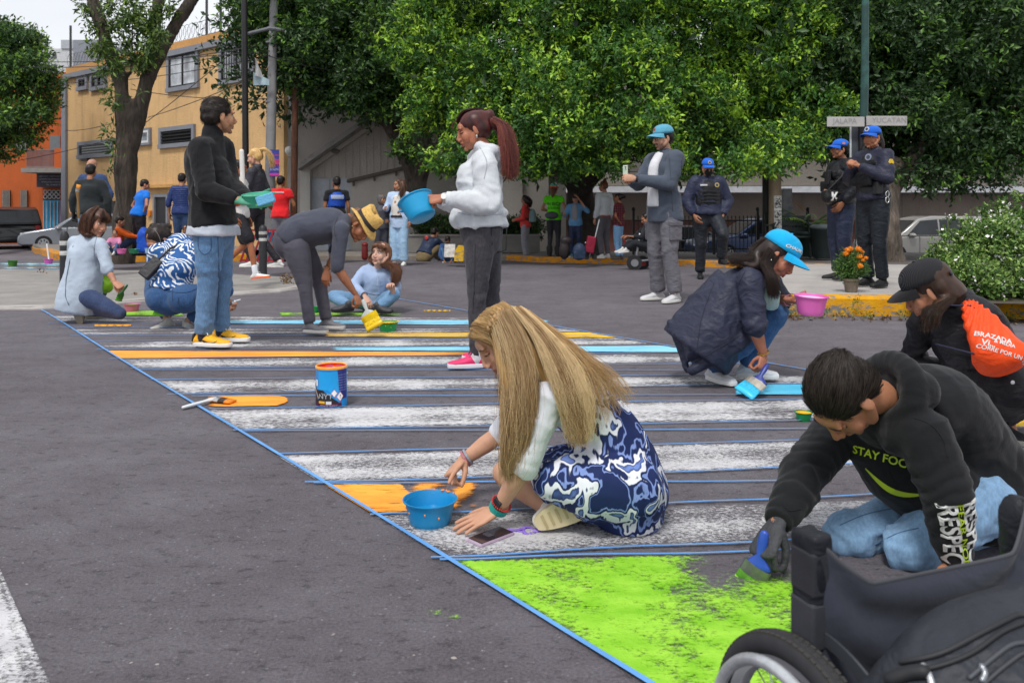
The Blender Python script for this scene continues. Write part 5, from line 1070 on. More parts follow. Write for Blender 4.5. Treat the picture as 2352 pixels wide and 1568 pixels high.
for i, (colr, dd) in enumerate((('b06a78', .012), ('8d93a0', .022))): ring_on('bracelet', J['wrB']+axb*dd, axb, .0255, .007, plain(colr, .4), bl.root, .003)
# the hair: dark underlayer, then strands in two falls
bl.hair('86653f', 'long', [([P_(1165, 765, Yb-.05), P_(1180, 860, Yb-.10), P_(1190, 950, Yb-.12), P_(1176, 1050, Yb-.11)], [(.062, .055), (.050, .045), (.034, .026), (.008, .006)]),
    ([P_(1200, 760, Yb-.03), P_(1265, 850, Yb-.09), P_(1300, 925, Yb-.13), P_(1312, 985, Yb-.13)], [(.065, .06), (.052, .045), (.030, .026), (.008, .008)])], hi='c9a063', amp=.005, vox=.0075, lift=.97)
yq = lambda L, d: [P_(x, y, Yb+dd+d) for x, y, dd in L]
GA = [[(1126, 748, -.08), (1146, 800, -.10), (1158, 870, -.11), (1162, 960, -.12), (1164, 1040, -.11), (1168, 1088, -.10)], [(1140, 722, -.09), (1166, 790, -.125), (1186, 870, -.145), (1188, 960, -.15), (1182, 1040, -.14), (1174, 1092, -.12)],
      [(1168, 710, -.09), (1206, 780, -.13), (1226, 865, -.155), (1222, 950, -.16), (1206, 1010, -.15), (1188, 1060, -.14)], [(1186, 708, -.085), (1236, 775, -.13), (1258, 850, -.165), (1268, 915, -.18), (1264, 960, -.175), (1255, 990, -.17)],
      [(1200, 711, -.08), (1262, 780, -.12), (1298, 850, -.155), (1318, 920, -.17), (1322, 970, -.165), (1318, 1010, -.16)], [(1208, 714, -.06), (1285, 780, -.09), (1338, 845, -.12), (1366, 895, -.13), (1380, 930, -.13), (1388, 960, -.13)], [(1212, 718, -.03), (1300, 778, -.04), (1366, 830, -.06), (1410, 866, -.07), (1440, 890, -.07), (1462, 905, -.07)]]
bl.sheet_hair([yq(g, 0) for g in GA[:3]], 3800, .0072, .0007, '93704a', 'ecd0a0', 3, wave=.016); bl.sheet_hair([yq(g, .02) for g in GA[:3]], 1300, .010, .0009, '7a5834', 'c79b62', 8)
GBK = [[(1176, 707, -.09), (1225, 770, -.13), (1256, 835, -.16), (1284, 900, -.175), (1306, 955, -.17), (1318, 1003, -.165)], [(1192, 707, -.085), (1252, 772, -.125), (1292, 840, -.155), (1314, 905, -.17), (1326, 955, -.165), (1332, 1010, -.16)], [(1204, 711, -.07), (1275, 778, -.10), (1325, 838, -.135), (1346, 895, -.15), (1352, 940, -.15), (1346, 990, -.15)]]
GW = [GBK[2], [(1208, 713, -.06), (1286, 780, -.085), (1346, 836, -.115), (1380, 875, -.12), (1402, 905, -.12), (1414, 940, -.12)], [(1212, 718, -.03), (1298, 778, -.05), (1360, 826, -.075), (1400, 858, -.085), (1430, 884, -.09), (1452, 906, -.09)]]
bl.sheet_hair([yq(g, 0) for g in GBK], 3000, .0066, .0007, '93704a', 'ecd0a0', 13, wave=.018); bl.sheet_hair([yq(g, .02) for g in GBK[:2]], 500, .008, .0009, '7a5834', 'c79b62', 18)
bl.sheet_hair([yq(g, 0) for g in GW], 420, .007, .0007, '9a764a', 'dcb985', 25, wave=.018)
bl.sheet_hair([yq(g, -.01) for g in GA[:3]], 60, .022, .0006, '93704a', 'ecd0a0', 41, wave=.03); hq = bl.hl; bl.sheet_hair([[hq(0, .083, .088), hq(-.045, .078, .085), hq(-.086, .045, .03), hq(-.090, .03, -.06)], [hq(0, .045, .120), hq(-.06, .03, .105), hq(-.090, .005, .04), hq(-.098, .0, -.06)], [hq(0, -.03, .128), hq(-.06, -.04, .115), hq(-.092, -.05, .05), hq(-.096, -.05, -.05)], [hq(0, -.10, .11), hq(-.05, -.10, .09), hq(-.09, -.09, .03), hq(-.09, -.09, -.05)]], 1700, .004, .0008, '86643c', 'dcb87f', 31, wave=.004)
bl.sheet_hair([[hq(0, .083, .088), hq(.045, .078, .085), hq(.086, .045, .03), hq(.090, .03, -.06)], [hq(0, .045, .120), hq(.06, .03, .105), hq(.090, .005, .04), hq(.098, .0, -.06)], [hq(0, -.03, .128), hq(.06, -.04, .115), hq(.092, -.05, .05), hq(.096, -.05, -.05)]], 900, .004, .0008, '86643c', 'dcb87f', 32, wave=.004)
GB = [[(1128, 738, .08), (1140, 800, .11), (1155, 900, .13), (1160, 1000, .13)], [(1180, 708, .05), (1250, 770, .09), (1300, 830, .10), (1330, 870, .1)]]
bl.sheet_hair([yq(g, 0) for g in GB], 900, .012, .0009, '7d5c38', 'c39a60', 5)
mb = MB()                                                                   # small braid along the hairline
for i in range(11):
    t = i/10; p = P_(1152-26*t-4*math.sin(t*3), 716+42*t, Yb-.085-.012*math.sin(t*3)); mb.ell(p+np.array((.004*(-1)**i, -.002, 0)), (.0085, .008, .0065), frame((.6*(-1)**i, -.2, -.8), (0, -1, 0)), 10, 6)
mk('braid', mb, plain('a98455', .5, var=.35, vs=120, bs=.5, bscale=220), bl.root, smooth=True)

# ---- man in the black hoodie, on his knees beside the wheelchair
Ym = 2.2
mh = near('kneeling man in black hoodie with RESPECT printed down one sleeve, painting the green field', Ym,
  dict(nk=(2035, 912, -.08), ch=(2128, 930, .03), wa=(2215, 1020, .08), pe=(2252, 1112, .10), shA=(1930, 975, .12), shB=(2122, 1000, -.19), elA=(1850, 1085, .02), wrA=(1783, 1205, -.12), elB=(2168, 1135, -.24), wrB=(2196, 1290, -.20),
       hipA=(2200, 1140, .20), hipB=(2250, 1150, -.02), knA=(1945, 1232, .03), anA=(2160, 1250, .3), knB=(2090, 1262, -.08), anB=(2300, 1195, .12)),
  (1936, 915, -.16, (-.36, -.03, -.93), (-.86, -.42, .3), .89), skin='b98060', h=1.42, build=1.12, loc=(.95, 2.25, 0))
gl_d = P_(1738, 1290, 2.03)-P_(1783, 1205, 2.08)
mh.body([(mh.J['wrB'], (-.2, -.4, -.5), (.4, -.6, .3), 'flat', 1)], brow='1c1512', beard=('6d4c3c', .25), down=True)
gv, gf = put_hand(mh.J['wrA'], gl_d, (-.75, -.5, .3), 'grip', -1, .98); mk('glove', (gv, gf), plain('3a3b3f', .7, var=.35, vs=40, bs=.4, bscale=120), mh.root, smooth=True)
def hoodx(mb, s, fw, up):
    for a in np.linspace(0, 2*math.pi, 22, endpoint=False):
        p = s.J['nk']+up*.02+s.sh*.088*math.cos(a)*1.05+fw*.078*math.sin(a); mb.ell(p+np.array((.02, 0, .012)), (.030, .030, .034))
    mb.ell(s.J['nk']*.72+s.J['ch']*.28+np.array((.0, -.01, .055)), (.055, .085, .045)); mb.ell(s.J['nk']+np.array((.05, -.07, .035)), (.05, .045, .05)); mb.tube([P_(2000, 985, Ym+.06), P_(2070, 1060, Ym+.02), P_(2150, 1120, Ym+.03), P_(2235, 1135, Ym+.08)], [.085, .12, .125, .12], 18)
mh.top('17181b', .98, .09, .016, 'fleece', 'hoodie', belly=.03, amp=.015, fr=5.5, extra=hoodx, armr=1.12)
mh.legs('7a9cbd', 1., .004, 'denim', 'jeans', amp=.019, fr=7, thigh=.95); mh.shoe('B', (.8, .35, -.2), (.1, .9, .5), '1d1d20', '141416', .26); mh.shoe('A', (.8, .35, -.2), (.1, .9, .5), '1d1d20', '141416', .26)
mh.hair('14100f', 'crop', strands=9000, sl=.034, amp=.0015, hi='4a413b', comb=(0, -.9, .25), rough=.22, sr=.0008, lift=.985)
W1 = plain('d9d9d6', .6); NE = plain('b5d22a', .5)
ctr = P_(2172, 1150, 1.8); axd = unit(mh.J['wrB']-mh.J['elB']); 
for i, (t, sz, dx, bd) in enumerate((('RESPECT', .118, .026, .003), ('RESPECT', .118, -.024, .003), ('FEAR NONE', .034, .001, .0005))):
    g = text_mesh(t, sz, 1, bd); rt = axd; upv = unit(np.cross((0, -1, 0), rt)); 
    if upv[0] < 0: upv = -upv
    cc = mh.J['elB']*.62+mh.J['wrB']*.38+upv*dx+axd*.02; v_, f_ = g; v_ = v_*np.array((1 if i < 2 else 1.25, 1, 1)); q_ = v_[:, 1].max(); v_ = v_*np.array((.21/max(1e-6, v_[:, 0].max()-v_[:, 0].min()), 1, 1)) if True else v_
    v_[:, 1] *= {0: .46, 1: .46, 2: .6}[i]; wrap_on('sleeve_print', (v_, f_), cc, rt, upv, W1 if i < 2 else NE, mh.top_o, mh.top_g, .003+.001*(i == 2), .09)
print_at('chest_print', text_mesh('STAY FOCUSED', .030, 1, .0006), 2052, 1058, mh.top_g, -14, NE, mh.top_o)
mb = MB(); sw = []
for t in np.linspace(0, 1, 15): sw.append((-.075+.15*t, -.03-.035*math.sin(t*2.6), 0))
sv = []; sf = []
for i, p in enumerate(sw): w_ = .002+.006*math.sin(i/14*math.pi); sv += [(p[0], p[1]-w_, 0), (p[0], p[1]+w_, 0)]
sf = [(2*i, 2*i+2, 2*i+3, 2*i+1) for i in range(14)]; print_at('chest_print', (np.array(sv), sf), 2056, 1072, mh.top_g, -14, NE, mh.top_o)

# ---- woman in black cap with the orange drawstring bag
Yo = 3.3
wo = near('crouching woman in black cap and black jacket wearing an orange drawstring bag', Yo,
  dict(nk=(2172, 700, .02), ch=(2212, 762, .02), wa=(2240, 830, -.03), pe=(2272, 885, -.06), shA=(2122, 735, .12), shB=(2268, 722, -.08), elA=(2095, 812, .2), wrA=(2130, 890, .3), elB=(2325, 810, .05), wrB=(2320, 975, .1),
       hipA=(2230, 890, .05), hipB=(2318, 892, -.12), knA=(2062, 836, .22), anA=(2120, 975, .3), knB=(2400, 905, .15), anB=(2285, 968, .05)),
  (2132, 668, .0, (-.76, .42, -.48), (-.42, .1, .9), .95), skin='b98062', fem=True, h=1.5, loc=(1.95, 3.35, 0))
wo.body([(wo.J['wrB'], (-.35, -.5, -.5), (0, -.5, .8), 'flat', 1), (wo.J['wrA'], (-.3, .2, -.8), (0, -.5, .8), 'relaxed', 1)], down=True)
def hd2(mb, s, fw, up):
    for a in np.linspace(.2, math.pi*2-.2, 14): mb.ell(s.J['nk']+up*.005+s.sh*.085*math.cos(a)-fw*.06*math.sin(a)-fw*.02, (.030, .034, .028))
    mb.ell(s.J['nk']*.7+s.J['ch']*.3+np.array((.04, -.07, .03)), (.09, .05, .05))
wo.top('1e1d22', .9, .05, .012, 'nylon', 'jacket', amp=.014, fr=6, extra=hd2)
wo.legs('18171c', .97, .0, 'nylon', 'leggings', amp=.003, butt=1.0, extra=lambda mb, s: (mb.ell(P_(2258, 895, Yo-.10), (.115, .11, .105)), mb.ell(P_(2318, 890, Yo-.15), (.118, .11, .108)), mb.tube([s.J['hipA'], s.J['knA']], [.10, .06], 14)))
mk('logo_dot', MB().ell(P_(2326, 878, Yo-.275), (.008, .004, .008)), plain('b9b9be', .4), wo.leg_o, smooth=True)
wo.shoe('B', (.35, -.75, 0), (0, 0, 1), '222226', 'b5b0a8', .25); wo.shoe('A', (-.6, .4, 0), (0, 0, 1), '222226', 'b5b0a8', .25)
wo.hair('2b1f1a', 'long', [([wo.hl(0, -.05, .02), wo.hl(0, -.085, -.06), wo.J['nk']+np.array((-.03, -.05, .04)), P_(2150, 720, Yo-.12)], [(.07, .06), (.07, .05), (.06, .04), (.03, .02)])], hi='4a352a', amp=.002)
wo.sheet_hair([[wo.hl(-.05, -.08, .04), wo.hl(-.055, -.10, -.05), P_(2140, 712, Yo-.12), P_(2128, 760, Yo-.14)], [wo.hl(.0, -.11, .04), wo.hl(0, -.12, -.05), P_(2160, 712, Yo-.15), P_(2150, 745, Yo-.16)], [wo.hl(-.085, -.02, .03), wo.hl(-.085, -.02, -.06), P_(2122, 712, Yo-.10), P_(2116, 765, Yo-.10)]], 900, .006, .001, '241a16', '57402f', 3)
capm, nt_, b_ = _m('corduroy'); w_ = nd(nt_, 'ShaderNodeTexWave', Scale=75, bands_direction='X'); nt_.links.new(coords(nt_), w_.inputs[0]); nt_.links.new(ramp(nt_, w_.outputs['Fac'], [(.2, '17171a'), (.8, '2c2c31')]), b_.inputs['Base Color']); b_.inputs['Roughness'].default_value = .9; bump(nt_, b_, w_.outputs['Fac'], .5, .01)
wo.cap('1d1d20', mesh=capm); 
mk('cap_strap', MB().tube([wo.capH(x, -.118+.35*x*x*3, .035) for x in np.linspace(-.05, .05, 7)], [(.004, .010)]*7, 6, side=wo.HM[:, 1]), plain('242428', .7), wo.cap_o)
ob = mk('x', MB().box((0, 0, 0), (1, 1, 1)), W1); bpy.data.objects.remove(ob)
# the orange bag hanging on her back
bagc = [(2212, 703), (2250, 700), (2298, 760), (2352, 822), (2346, 845), (2296, 851), (2232, 812)]
bg = thing('drawstring_bag', 'orange drawstring bag printed CORRE POR UN SUE worn on the crouching woman', 'bag', P_(2290, 850, Yo-.3)); mb = MB()
loft(mb, [(P_(2229, 702, Yo-.17), .035, .02, (1, 0, 0)), (P_(2248, 735, Yo-.20), .062, .035, (.9, -.3, -.25)), (P_(2272, 772, Yo-.24), .082, .05, (.85, -.3, -.4)), (P_(2292, 808, Yo-.27), .098, .055, (.85, -.3, -.35)), (P_(2305, 835, Yo-.27), .090, .045, (.9, -.3, -.2)), (P_(2312, 848, Yo-.27), .07, .02, (.95, -.3, -.1))], 5, 20)
v, f, n = meld(mb, .007, 3); q = unit(P_(2310, 845, Yo)-P_(2229, 702, Yo)); t_ = ((v-P_(2229, 702, Yo-.17))@q)/.28; lat = (v-P_(2229, 702, Yo-.17))@np.array((.85, -.3, -.4)); v = v+n*(np.sin(lat*190/(.4+t_))*np.exp(-t_*3.2)*.006)[:, None]; v = crease(v, n, .007, 8, 3, [], .7)
sk = mk('sack', (v, f), fabric('f2501e', 'nylon'), bg, smooth=True)
for a, b_2 in ((P_(2229, 702, Yo-.19), P_(2160, 700, Yo-.09)), (P_(2232, 704, Yo-.19), P_(2290, 745, Yo-.2)), (P_(2236, 812, Yo-.28), P_(2150, 790, Yo-.11))): mk('cord', MB().tube([a, a*.5+b_2*.5+np.array((0, -.01, .0)), b_2], .004, 6), plain('22243c', .7), bg, smooth=True)
fn = unit((-.25, -.9, .45)); r_ = unit(np.cross((0, 0, 1), -fn)); r_ = unit((.86, -.15, -.30)); u_ = unit(np.cross(fn, r_)); u_ = u_ if u_[2] > 0 else -u_
for t, sz, (px, py), bd in (('CORRE POR UN SUE', .021, (2310, 812), .0004), ('6 BRAZADA', .026, (2286, 768), .0006), ('Vi...', .03, (2278, 785), .0008), ('& MEDIA', .018, (2310, 788), .0004)):
    wrap_on('bag_print', text_mesh(t, sz, 1, bd), P_(px, py, Yo-.32), r_, u_, W1, sk, (v, f), .002, .15)

# ---- woman in navy coat and cyan cap
Yn = 4.38
nv_ = near('squatting woman in long navy coat and cyan cap holding a pink bowl', Yn,
  dict(nk=(1748, 612, .0), ch=(1700, 665, .02), wa=(1655, 725, .03), pe=(1640, 775, .04), shA=(1722, 645, -.16), shB=(1762, 640, .16), elA=(1732, 745, -.22), wrA=(1754, 815, -.20), elB=(1788, 690, .12), wrB=(1816, 690, -.05),
       hipA=(1655, 785, -.06), hipB=(1660, 780, .13), knA=(1715, 785, -.1), anA=(1640, 846, .06), knB=(1786, 718, .04), anB=(1716, 838, .1)),
  (1788, 588, -.05, (.70, -.36, -.62), (.52, -.1, .85), .98), skin='b97a60', fem=True, h=1.5, build=1.1, loc=(1.3, 4.4, 0))
nv_.body([(nv_.J['wrA'], P_(1748, 862, Yn-.24)-nv_.J['wrA'], (.6, -.7, .2), 'grip', 1), (nv_.J['wrB'], (.5, -.35, -.1), (.1, -.3, -.9), 'grip', -1)], lips='a0504a', blush=.5, down=True)
def coatx(mb, s, fw, up):
    loft(mb, [(P_(1705, 665, Yn), .16, .17, (0, 1, 0)), (P_(1662, 715, Yn+.02), .20, .185, (0, 1, 0)), (P_(1630, 762, Yn+.02), .215, .20, (0, 1, 0)), (P_(1596, 808, Yn+.02), .215, .205, (0, 1, 0))], 4, 24, 'flat')
    mb.tube([P_(1540, 742, Yn), P_(1578, 850, Yn-.06)], [.02, .02], 8); mb.tube([P_(1590, 850, Yn-.12), P_(1700, 795, Yn-.15)], [.03, .03], 8); mb.tube([P_(1560, 730, Yn), P_(1590, 800, Yn-.08), P_(1700, 780, Yn-.14)], [.03, .08, .05], 10)
nv_.top('2f3244', .60, -.1, .012, 'nylon', 'coat', amp=.016, fr=5.5, extra=coatx, armr=1.2, cuff=False)
nv_.legs('3b5c86', 1., .002, 'denim', 'jeans'); nv_.shoe('B', (1, -.25, 0), (0, 0, 1), 'd5d6da', 'e9e9e6', .26, lace='e6e6e6'); nv_.shoe('A', (.45, -.85, 0), (0, 0, 1), 'd5d6da', 'e9e9e6', .25, lace='e6e6e6')
nv_.hair('201a19', 'long', [([nv_.hl(0, -.06, -.0), nv_.hl(-.0, -.08, -.07), P_(1730, 610, Yn-.08), P_(1695, 600, Yn-.1)], [(.075, .06), (.07, .05), (.045, .03), (.012, .010)])], hi='41322d')
nv_.sheet_hair([[nv_.hl(.085, -.06, .0), nv_.hl(.09, -.04, -.08), P_(1764, 630, Yn-.17), P_(1768, 680, Yn-.18)], [nv_.hl(.08, .01, -.01), nv_.hl(.082, .02, -.08), P_(1780, 640, Yn-.19), P_(1786, 680, Yn-.18)]], 1100, .008, .0012, '1c1615', '46362f', 2, wave=.012)
nv_.sheet_hair([[nv_.hl(.05, -.10, .03), nv_.hl(.04, -.12, -.05), P_(1722, 602, Yn-.10), P_(1680, 598, Yn-.12)], [nv_.hl(-.03, -.12, .03), nv_.hl(-.03, -.13, -.05), P_(1730, 590, Yn+.02), P_(1672, 592, Yn+.0)]], 1100, .012, .0012, '1c1615', '46362f', 4, wave=.012)
nv_.cap('16a6dc', size=1.04, tilt=4)
g = text_mesh('CHALMETA', .024, 1, .0006); cH = nv_.capH; right_ = nv_.capM@np.array((1, 0, 0))
bvt = nv_.cap_o.data; vv = np.array([nv_.cap_o.matrix_world@x.co for x in bvt.vertices])+np.array(ORI[nv_.root.name]); ff = [tuple(p.vertices) for p in bvt.polygons]
wrap_on('cap_print', g, cH(.06, .07, .085), unit(nv_.capM@np.array((-.8, .6, 0))), unit(nv_.capM@np.array((-.3, -.35, .85))), W1, nv_.cap_o, (vv, ff), .003, .1)
ring_on('bangle', nv_.J['wrA']+unit(nv_.J['elA']-nv_.J['wrA'])*.012, nv_.J['elA']-nv_.J['wrA'], .028, .006, plain('c9a24a', .25, .8), nv_.root); ring_on('bracelet', nv_.J['wrB']+unit(nv_.J['elB']-nv_.J['wrB'])*.02, nv_.J['elB']-nv_.J['wrB'], .028, .008, plain('d88a98', .4), nv_.root)
mk('earring', MB().ell(nv_.hl(.083, -.008, -.042), (.005,)*3), plain('e0e0e0', .15, .8), nv_.root, smooth=True)
mk('undershirt', MB().tube([P_(1772, 670, Yn-.08), P_(1770, 700, Yn-.08)], [(.05, .03), (.045, .03)], 12), fabric('a9c4c0'), nv_.root, smooth=True)

# ---- man in black jacket with yellow shoes
Ya = 5.62
ma = near('standing man in black zip jacket, faded jeans and bright yellow running shoes', Ya,
  dict(nk=(488, 304, .02), ch=(474, 370, .0), wa=(482, 450, .0), pe=(490, 520, .0), shA=(459, 338, -.14), shB=(512, 335, .17), elA=(474, 438, -.22), wrA=(550, 460, -.26), elB=(530, 430, .12), wrB=(580, 462, -.08),
       hipA=(481, 532, -.08), hipB=(503, 532, .09), knA=(478, 640, -.07), anA=(467, 768, -.06), knB=(508, 640, .12), anB=(507, 757, .14)),
  (504, 268, .03, (.74, .66, .02), (0, 0, 1), 1.06), skin='c4906f', h=1.74, build=1.05, loc=(-2.09, 5.62, 0))
GG = plain('4f9a7c', .6, var=.2, vs=30)
ma.body(brow='1c1512', beard=('5d463c', .2))
for wr, d, bk, ps, th in ((ma.J['wrA'], (.95, -.1, .05), (-.1, -.7, .7), 'cup', -1), (ma.J['wrB'], (.9, -.4, .0), (.2, .5, -.8), 'cup', 1)):
    gv, gf = put_hand(wr, d, bk, ps, th, 1.22); mk('glove', (gv, gf), GG, ma.root, smooth=True)
ma.top('1a1a1d', .97, .0, .02, 'fleece', 'jacket', amp=.013, fr=6, collar=.045, armr=1.1, belly=.03)
mb = MB(); loft(mb, [(ma.J['pe']+np.array((0, 0, -.06)),  .208, .176, ma.hp), (ma.J['pe']+np.array((0, 0, .01)), .198, .166, ma.hp)], 4, 22, 'flat'); v, f, n = meld(mb, .012, 2); v = crease(v, n, .014, 9, 3, [], .8); mk('shirt_hem', (v, f), fabric('b9bfcb'), ma.root, smooth=True)
ma.legs('5b7fa6', 1., .008, 'denim', 'jeans', amp=.016, taper=.95, fr=8)
for q, t in (('A', (1, -.22, 0)), ('B', (1, -.1, 0))):
    sh, o, M = ma.shoe(q, t, (0, 0, 1), 'f2b31c', 'ecebe8', .285, lace='f2f2f2', sock='2a2d3c')
    P = []; sg = 1
    for i in range(9):
        u = i/8; y = .085+.12*u; z = .052-.030*math.sin(u*2.4)+.030*max(0, u-.45)-.008; P.append((y, z, .003+.010*math.sin(min(1, u*1.25)*math.pi)**.8*(1-u*.6)))
    vs_ = [];
    for y, z, w in P:
        for e in (-1, 1): vs_.append((y, z+e*w, 0))
    g = (np.array([(a-.14, b-.04, 0) for a, b, c in vs_]), [(2*i, 2*i+2, 2*i+3, 2*i+1) for i in range(8)]); me_ = sh.data; vv = np.array([x.co[:] for x in me_.vertices])+np.array(ORI[ma.root.name]); ff = [tuple(p.vertices) for p in me_.polygons]
    wrap_on('swoosh_mark', g, o+M@np.array((.05, .14, .042)), M[:, 1], M[:, 2], plain('1c1c1e', .5), sh, (vv, ff), .003, .12); mb = MB(); mb.tube([o+M@np.array((0, .008, .035)), o+M@np.array((0, .012, .075))], [(.030, .012), (.026, .012)], 10, side=M[:, 0]); mk('heel_tab', mb, plain('1f1f22', .6), sh, smooth=True)
ma.hair('1f1a17', 'short', strands=2600, sl=.03, hi='3c332d', comb=(0, .5, -.15), rough=.9)

# ---- woman in white hoodie with long ponytail
Yw = 4.86
ww = near('standing woman in white hooded sweatshirt with long reddish ponytail and pink shoes', Yw,
  dict(nk=(1118, 350, .0), ch=(1105, 405, .0), wa=(1103, 465, .0), pe=(1106, 528, .0), shA=(1112, 372, -.16), shB=(1104, 368, .16), elA=(1124, 466, -.22), wrA=(1020, 456, -.20), elB=(1080, 470, .18), wrB=(1000, 460, .04),
       hipA=(1102, 545, -.08), hipB=(1116, 545, .09), knA=(1096, 680, -.08), anA=(1094, 816, -.05), knB=(1128, 680, .12), anB=(1124, 800, .15)),
  (1086, 301, .0, (-.93, -.12, -.26), (-.24, 0, .97), .97), skin='b8775a', fem=True, h=1.56, build=1.12, loc=(-.2, 4.86, 0))
ww.body([(ww.J['wrA'], (-.97, -.05, -.05), (.1, -.75, .65), 'point', 1), (ww.J['wrB'], (-.9, -.2, .1), (0, .4, .9), 'grip', -1)], brow='2a1a16', lips='9c4a44', down=True)
def hd3(mb, s, fw, up):
    for a in np.linspace(0, 2*math.pi, 18, endpoint=False): mb.ell(s.J['nk']+up*.015+s.sh*.082*math.cos(a)+fw*.072*math.sin(a)+np.array((.01, 0, .01)), (.028, .028, .03))
    mb.ell(s.J['nk']+np.array((.10, .02, -.03)), (.06, .10, .07)); mb.ell(s.J['wa']+np.array((.0, 0, -.06)), (.172, .16, .05)); mb.ell(s.J['wa']+np.array((-.09, 0, -.10)), (.09, .14, .06))
ww.top('cbcfd3', .93, -.02, .022, 'fleece', 'hoodie', amp=.017, fr=5.5, extra=hd3, bust=.02, armr=1.18)
for a in np.linspace(0, 1, 1): pass
ax = unit(ww.J['elA']-ww.J['wrA']); mb = MB(); c = ww.J['wrA']+ax*.045; mb.tube([c-ax*.03, c+ax*.03], [.043, .046], 16, cap='flat'); mk('cuff', mb, fabric('d0d4d8'), ww.top_o, smooth=True, sharp=60)
ring_on('watch_strap', ww.J['wrA']+ax*.004, ax, .0285, .014, plain('c9c3b8', .3, .6), ww.root); mk('watch_face', MB().tube([ww.J['wrA']+ax*.004+np.array((-.002, -.028, .010)), ww.J['wrA']+ax*.004+np.array((-.003, -.037, .013))], [.017, .017], 18, cap='flat'), plain('e6e4de', .2), ww.root)
ww.legs('403e43', 1., .0, 'denim', 'jeans', amp=.012, butt=1.06, fr=9, knee=.88, taper=.78, thigh=.96)
for pts in (((1137, 505), (1178-44, 575), (1176, 575), (1178, 508)),):
    bvh_ = BVHTree.FromPolygons([tuple(x) for x in ww.leg_g[0]], [tuple(int(i) for i in q) for q in ww.leg_g[1]]); P = []
    for (x, y) in ((1128, 524), (1130, 560), (1145, 580), (1162, 574), (1164, 522), (1128, 524)):
        d = V((x-CX, F, YH-y)).normalized(); h_ = bvh_.ray_cast(V((0, 0, HC)), d); P.append(np.array(h_[0])-np.array(d)*.003 if h_[0] is not None else P_(x, y, Yw-.2))
    mk('back_pocket', MB().tube(P, .0028, 5), plain('1f1e22', .8), ww.leg_o, smooth=True)
for q, t in (('A', (-1, -.12, 0)), ('B', (-1, .1, 0))): ww.shoe(q, t, (0, 0, 1), 'e0316b', 'e7dfe2', .255, lace='f0588c', sock='e8e8ea')
ww.hair('2e1716', 'bun', [([ww.hl(0, -.10, .06), ww.hl(0, -.135, .07)], [.035, .03]), ([P_(1134, 282, Yw), P_(1155, 300, Yw), P_(1168, 340, Yw-.03), P_(1172, 385, Yw-.05), P_(1174, 402, Yw-.05)], [.030, .045, .05, .042, .02])], hi='5d2c28')
ww.sheet_hair([[P_(1128, 276, Yw-.02), P_(1146, 290, Yw-.05), P_(1152, 335, Yw-.08), P_(1160, 405, Yw-.10)], [P_(1134, 272, Yw-.03), P_(1160, 290, Yw-.06), P_(1172, 340, Yw-.1), P_(1176, 408, Yw-.11)], [P_(1136, 270, Yw), P_(1170, 295, Yw), P_(1184, 345, Yw-.04), P_(1182, 400, Yw-.06)]], 1500, .009, .0011, '46211e', '8a4a40', 6, wave=.016)
ww.sheet_hair([[ww.hl(.055, .06, .05), ww.hl(.088, .0, .05), ww.hl(.06, -.09, .07), ww.hl(0, -.125, .07)], [ww.hl(.03, .08, .085), ww.hl(.055, .02, .125), ww.hl(.04, -.07, .115), ww.hl(0, -.125, .075)], [ww.hl(0, .075, .10), ww.hl(0, .02, .135), ww.hl(0, -.07, .125), ww.hl(0, -.125, .08)]], 1100, .004, .001, '2c1514', '67352f', 7, wave=.003)
ww.sheet_hair([[ww.hl(.01, .085, .085), ww.hl(.02, .115, .075), ww.hl(.02, .125, .045)], [ww.hl(-.03, .08, .085), ww.hl(-.03, .11, .07), ww.hl(-.035, .118, .04)]], 28, .004, .0008, '3c1f1c', '7a4339', 9)
mk('earring', MB().ell(ww.hl(-.083, -.006, -.045), (.006, .006, .010)), plain('d8d4c8', .15, .8), ww.root, smooth=True); mk('hair_tie', MB().ell(P_(1134, 279, Yw), (.022, .03, .03)), plain('151212', .7), ww.root, smooth=True)

# ---- older woman in straw hat bending over the yellow paint
Yh_ = 6.22
ws_ = near('woman in straw hat and charcoal clothes bending over to dip a wide yellow brush', Yh_,
  dict(nk=(802, 503, .02), ch=(757, 512, .0), wa=(702, 520, .0), pe=(680, 545, .0), shA=(784, 527, -.16), shB=(792, 515, .16), elA=(774, 614, -.2), wrA=(818, 678, -.14), elB=(768, 590, .14), wrB=(750, 622, .02),
       hipA=(680, 568, -.10), hipB=(690, 566, .11), knA=(700, 650, -.09), anA=(711, 744, -.08), knB=(734, 648, .11), anB=(749, 735, .12)),
  (830, 520, -.0, (.52, -.36, -.76), (.83, -.08, .52), .98), skin='ad7355', fem=True, h=1.42, build=1.25, loc=(-1.6, 6.22, 0))
ws_.body([(ws_.J['wrA'], (.35, -.1, -.9), (.7, -.6, .3), 'grip', 1), (ws_.J['wrB'], (-.05, -.2, -.95), (.1, -.95, .1), 'relaxed', -1)], brow='3a2a22', down=True)
ws_.top('474a57', .58, .06, .008, 'knit', 'sweater', belly=.06, amp=.009, bust=.02, extra=lambda mb, s, fw, up: mb.tube([P_(700, 528, Yh_), P_(760, 522, Yh_), P_(790, 515, Yh_)], [(.17, .13), (.17, .13), (.13, .08)], 20, side=(0, 1, 0)))
ws_.legs('55545f', .99, .004, 'knit', 'leggings', amp=.007, butt=1.12, extra=lambda mb, s: mb.ell(P_(672, 555, Yh_), (.15, .175, .15)))
for q, t in (('A', (1, -.3, 0)), ('B', (1, -.1, 0))): ws_.shoe(q, t, (0, 0, 1), '6d6d73', 'c9c6c2', .25)
ws_.hair('5a3a28', 'bun', [([ws_.hl(0, -.09, .04), ws_.hl(0, -.12, .03)], [.04, .035])], hi='93653f', amp=.012)
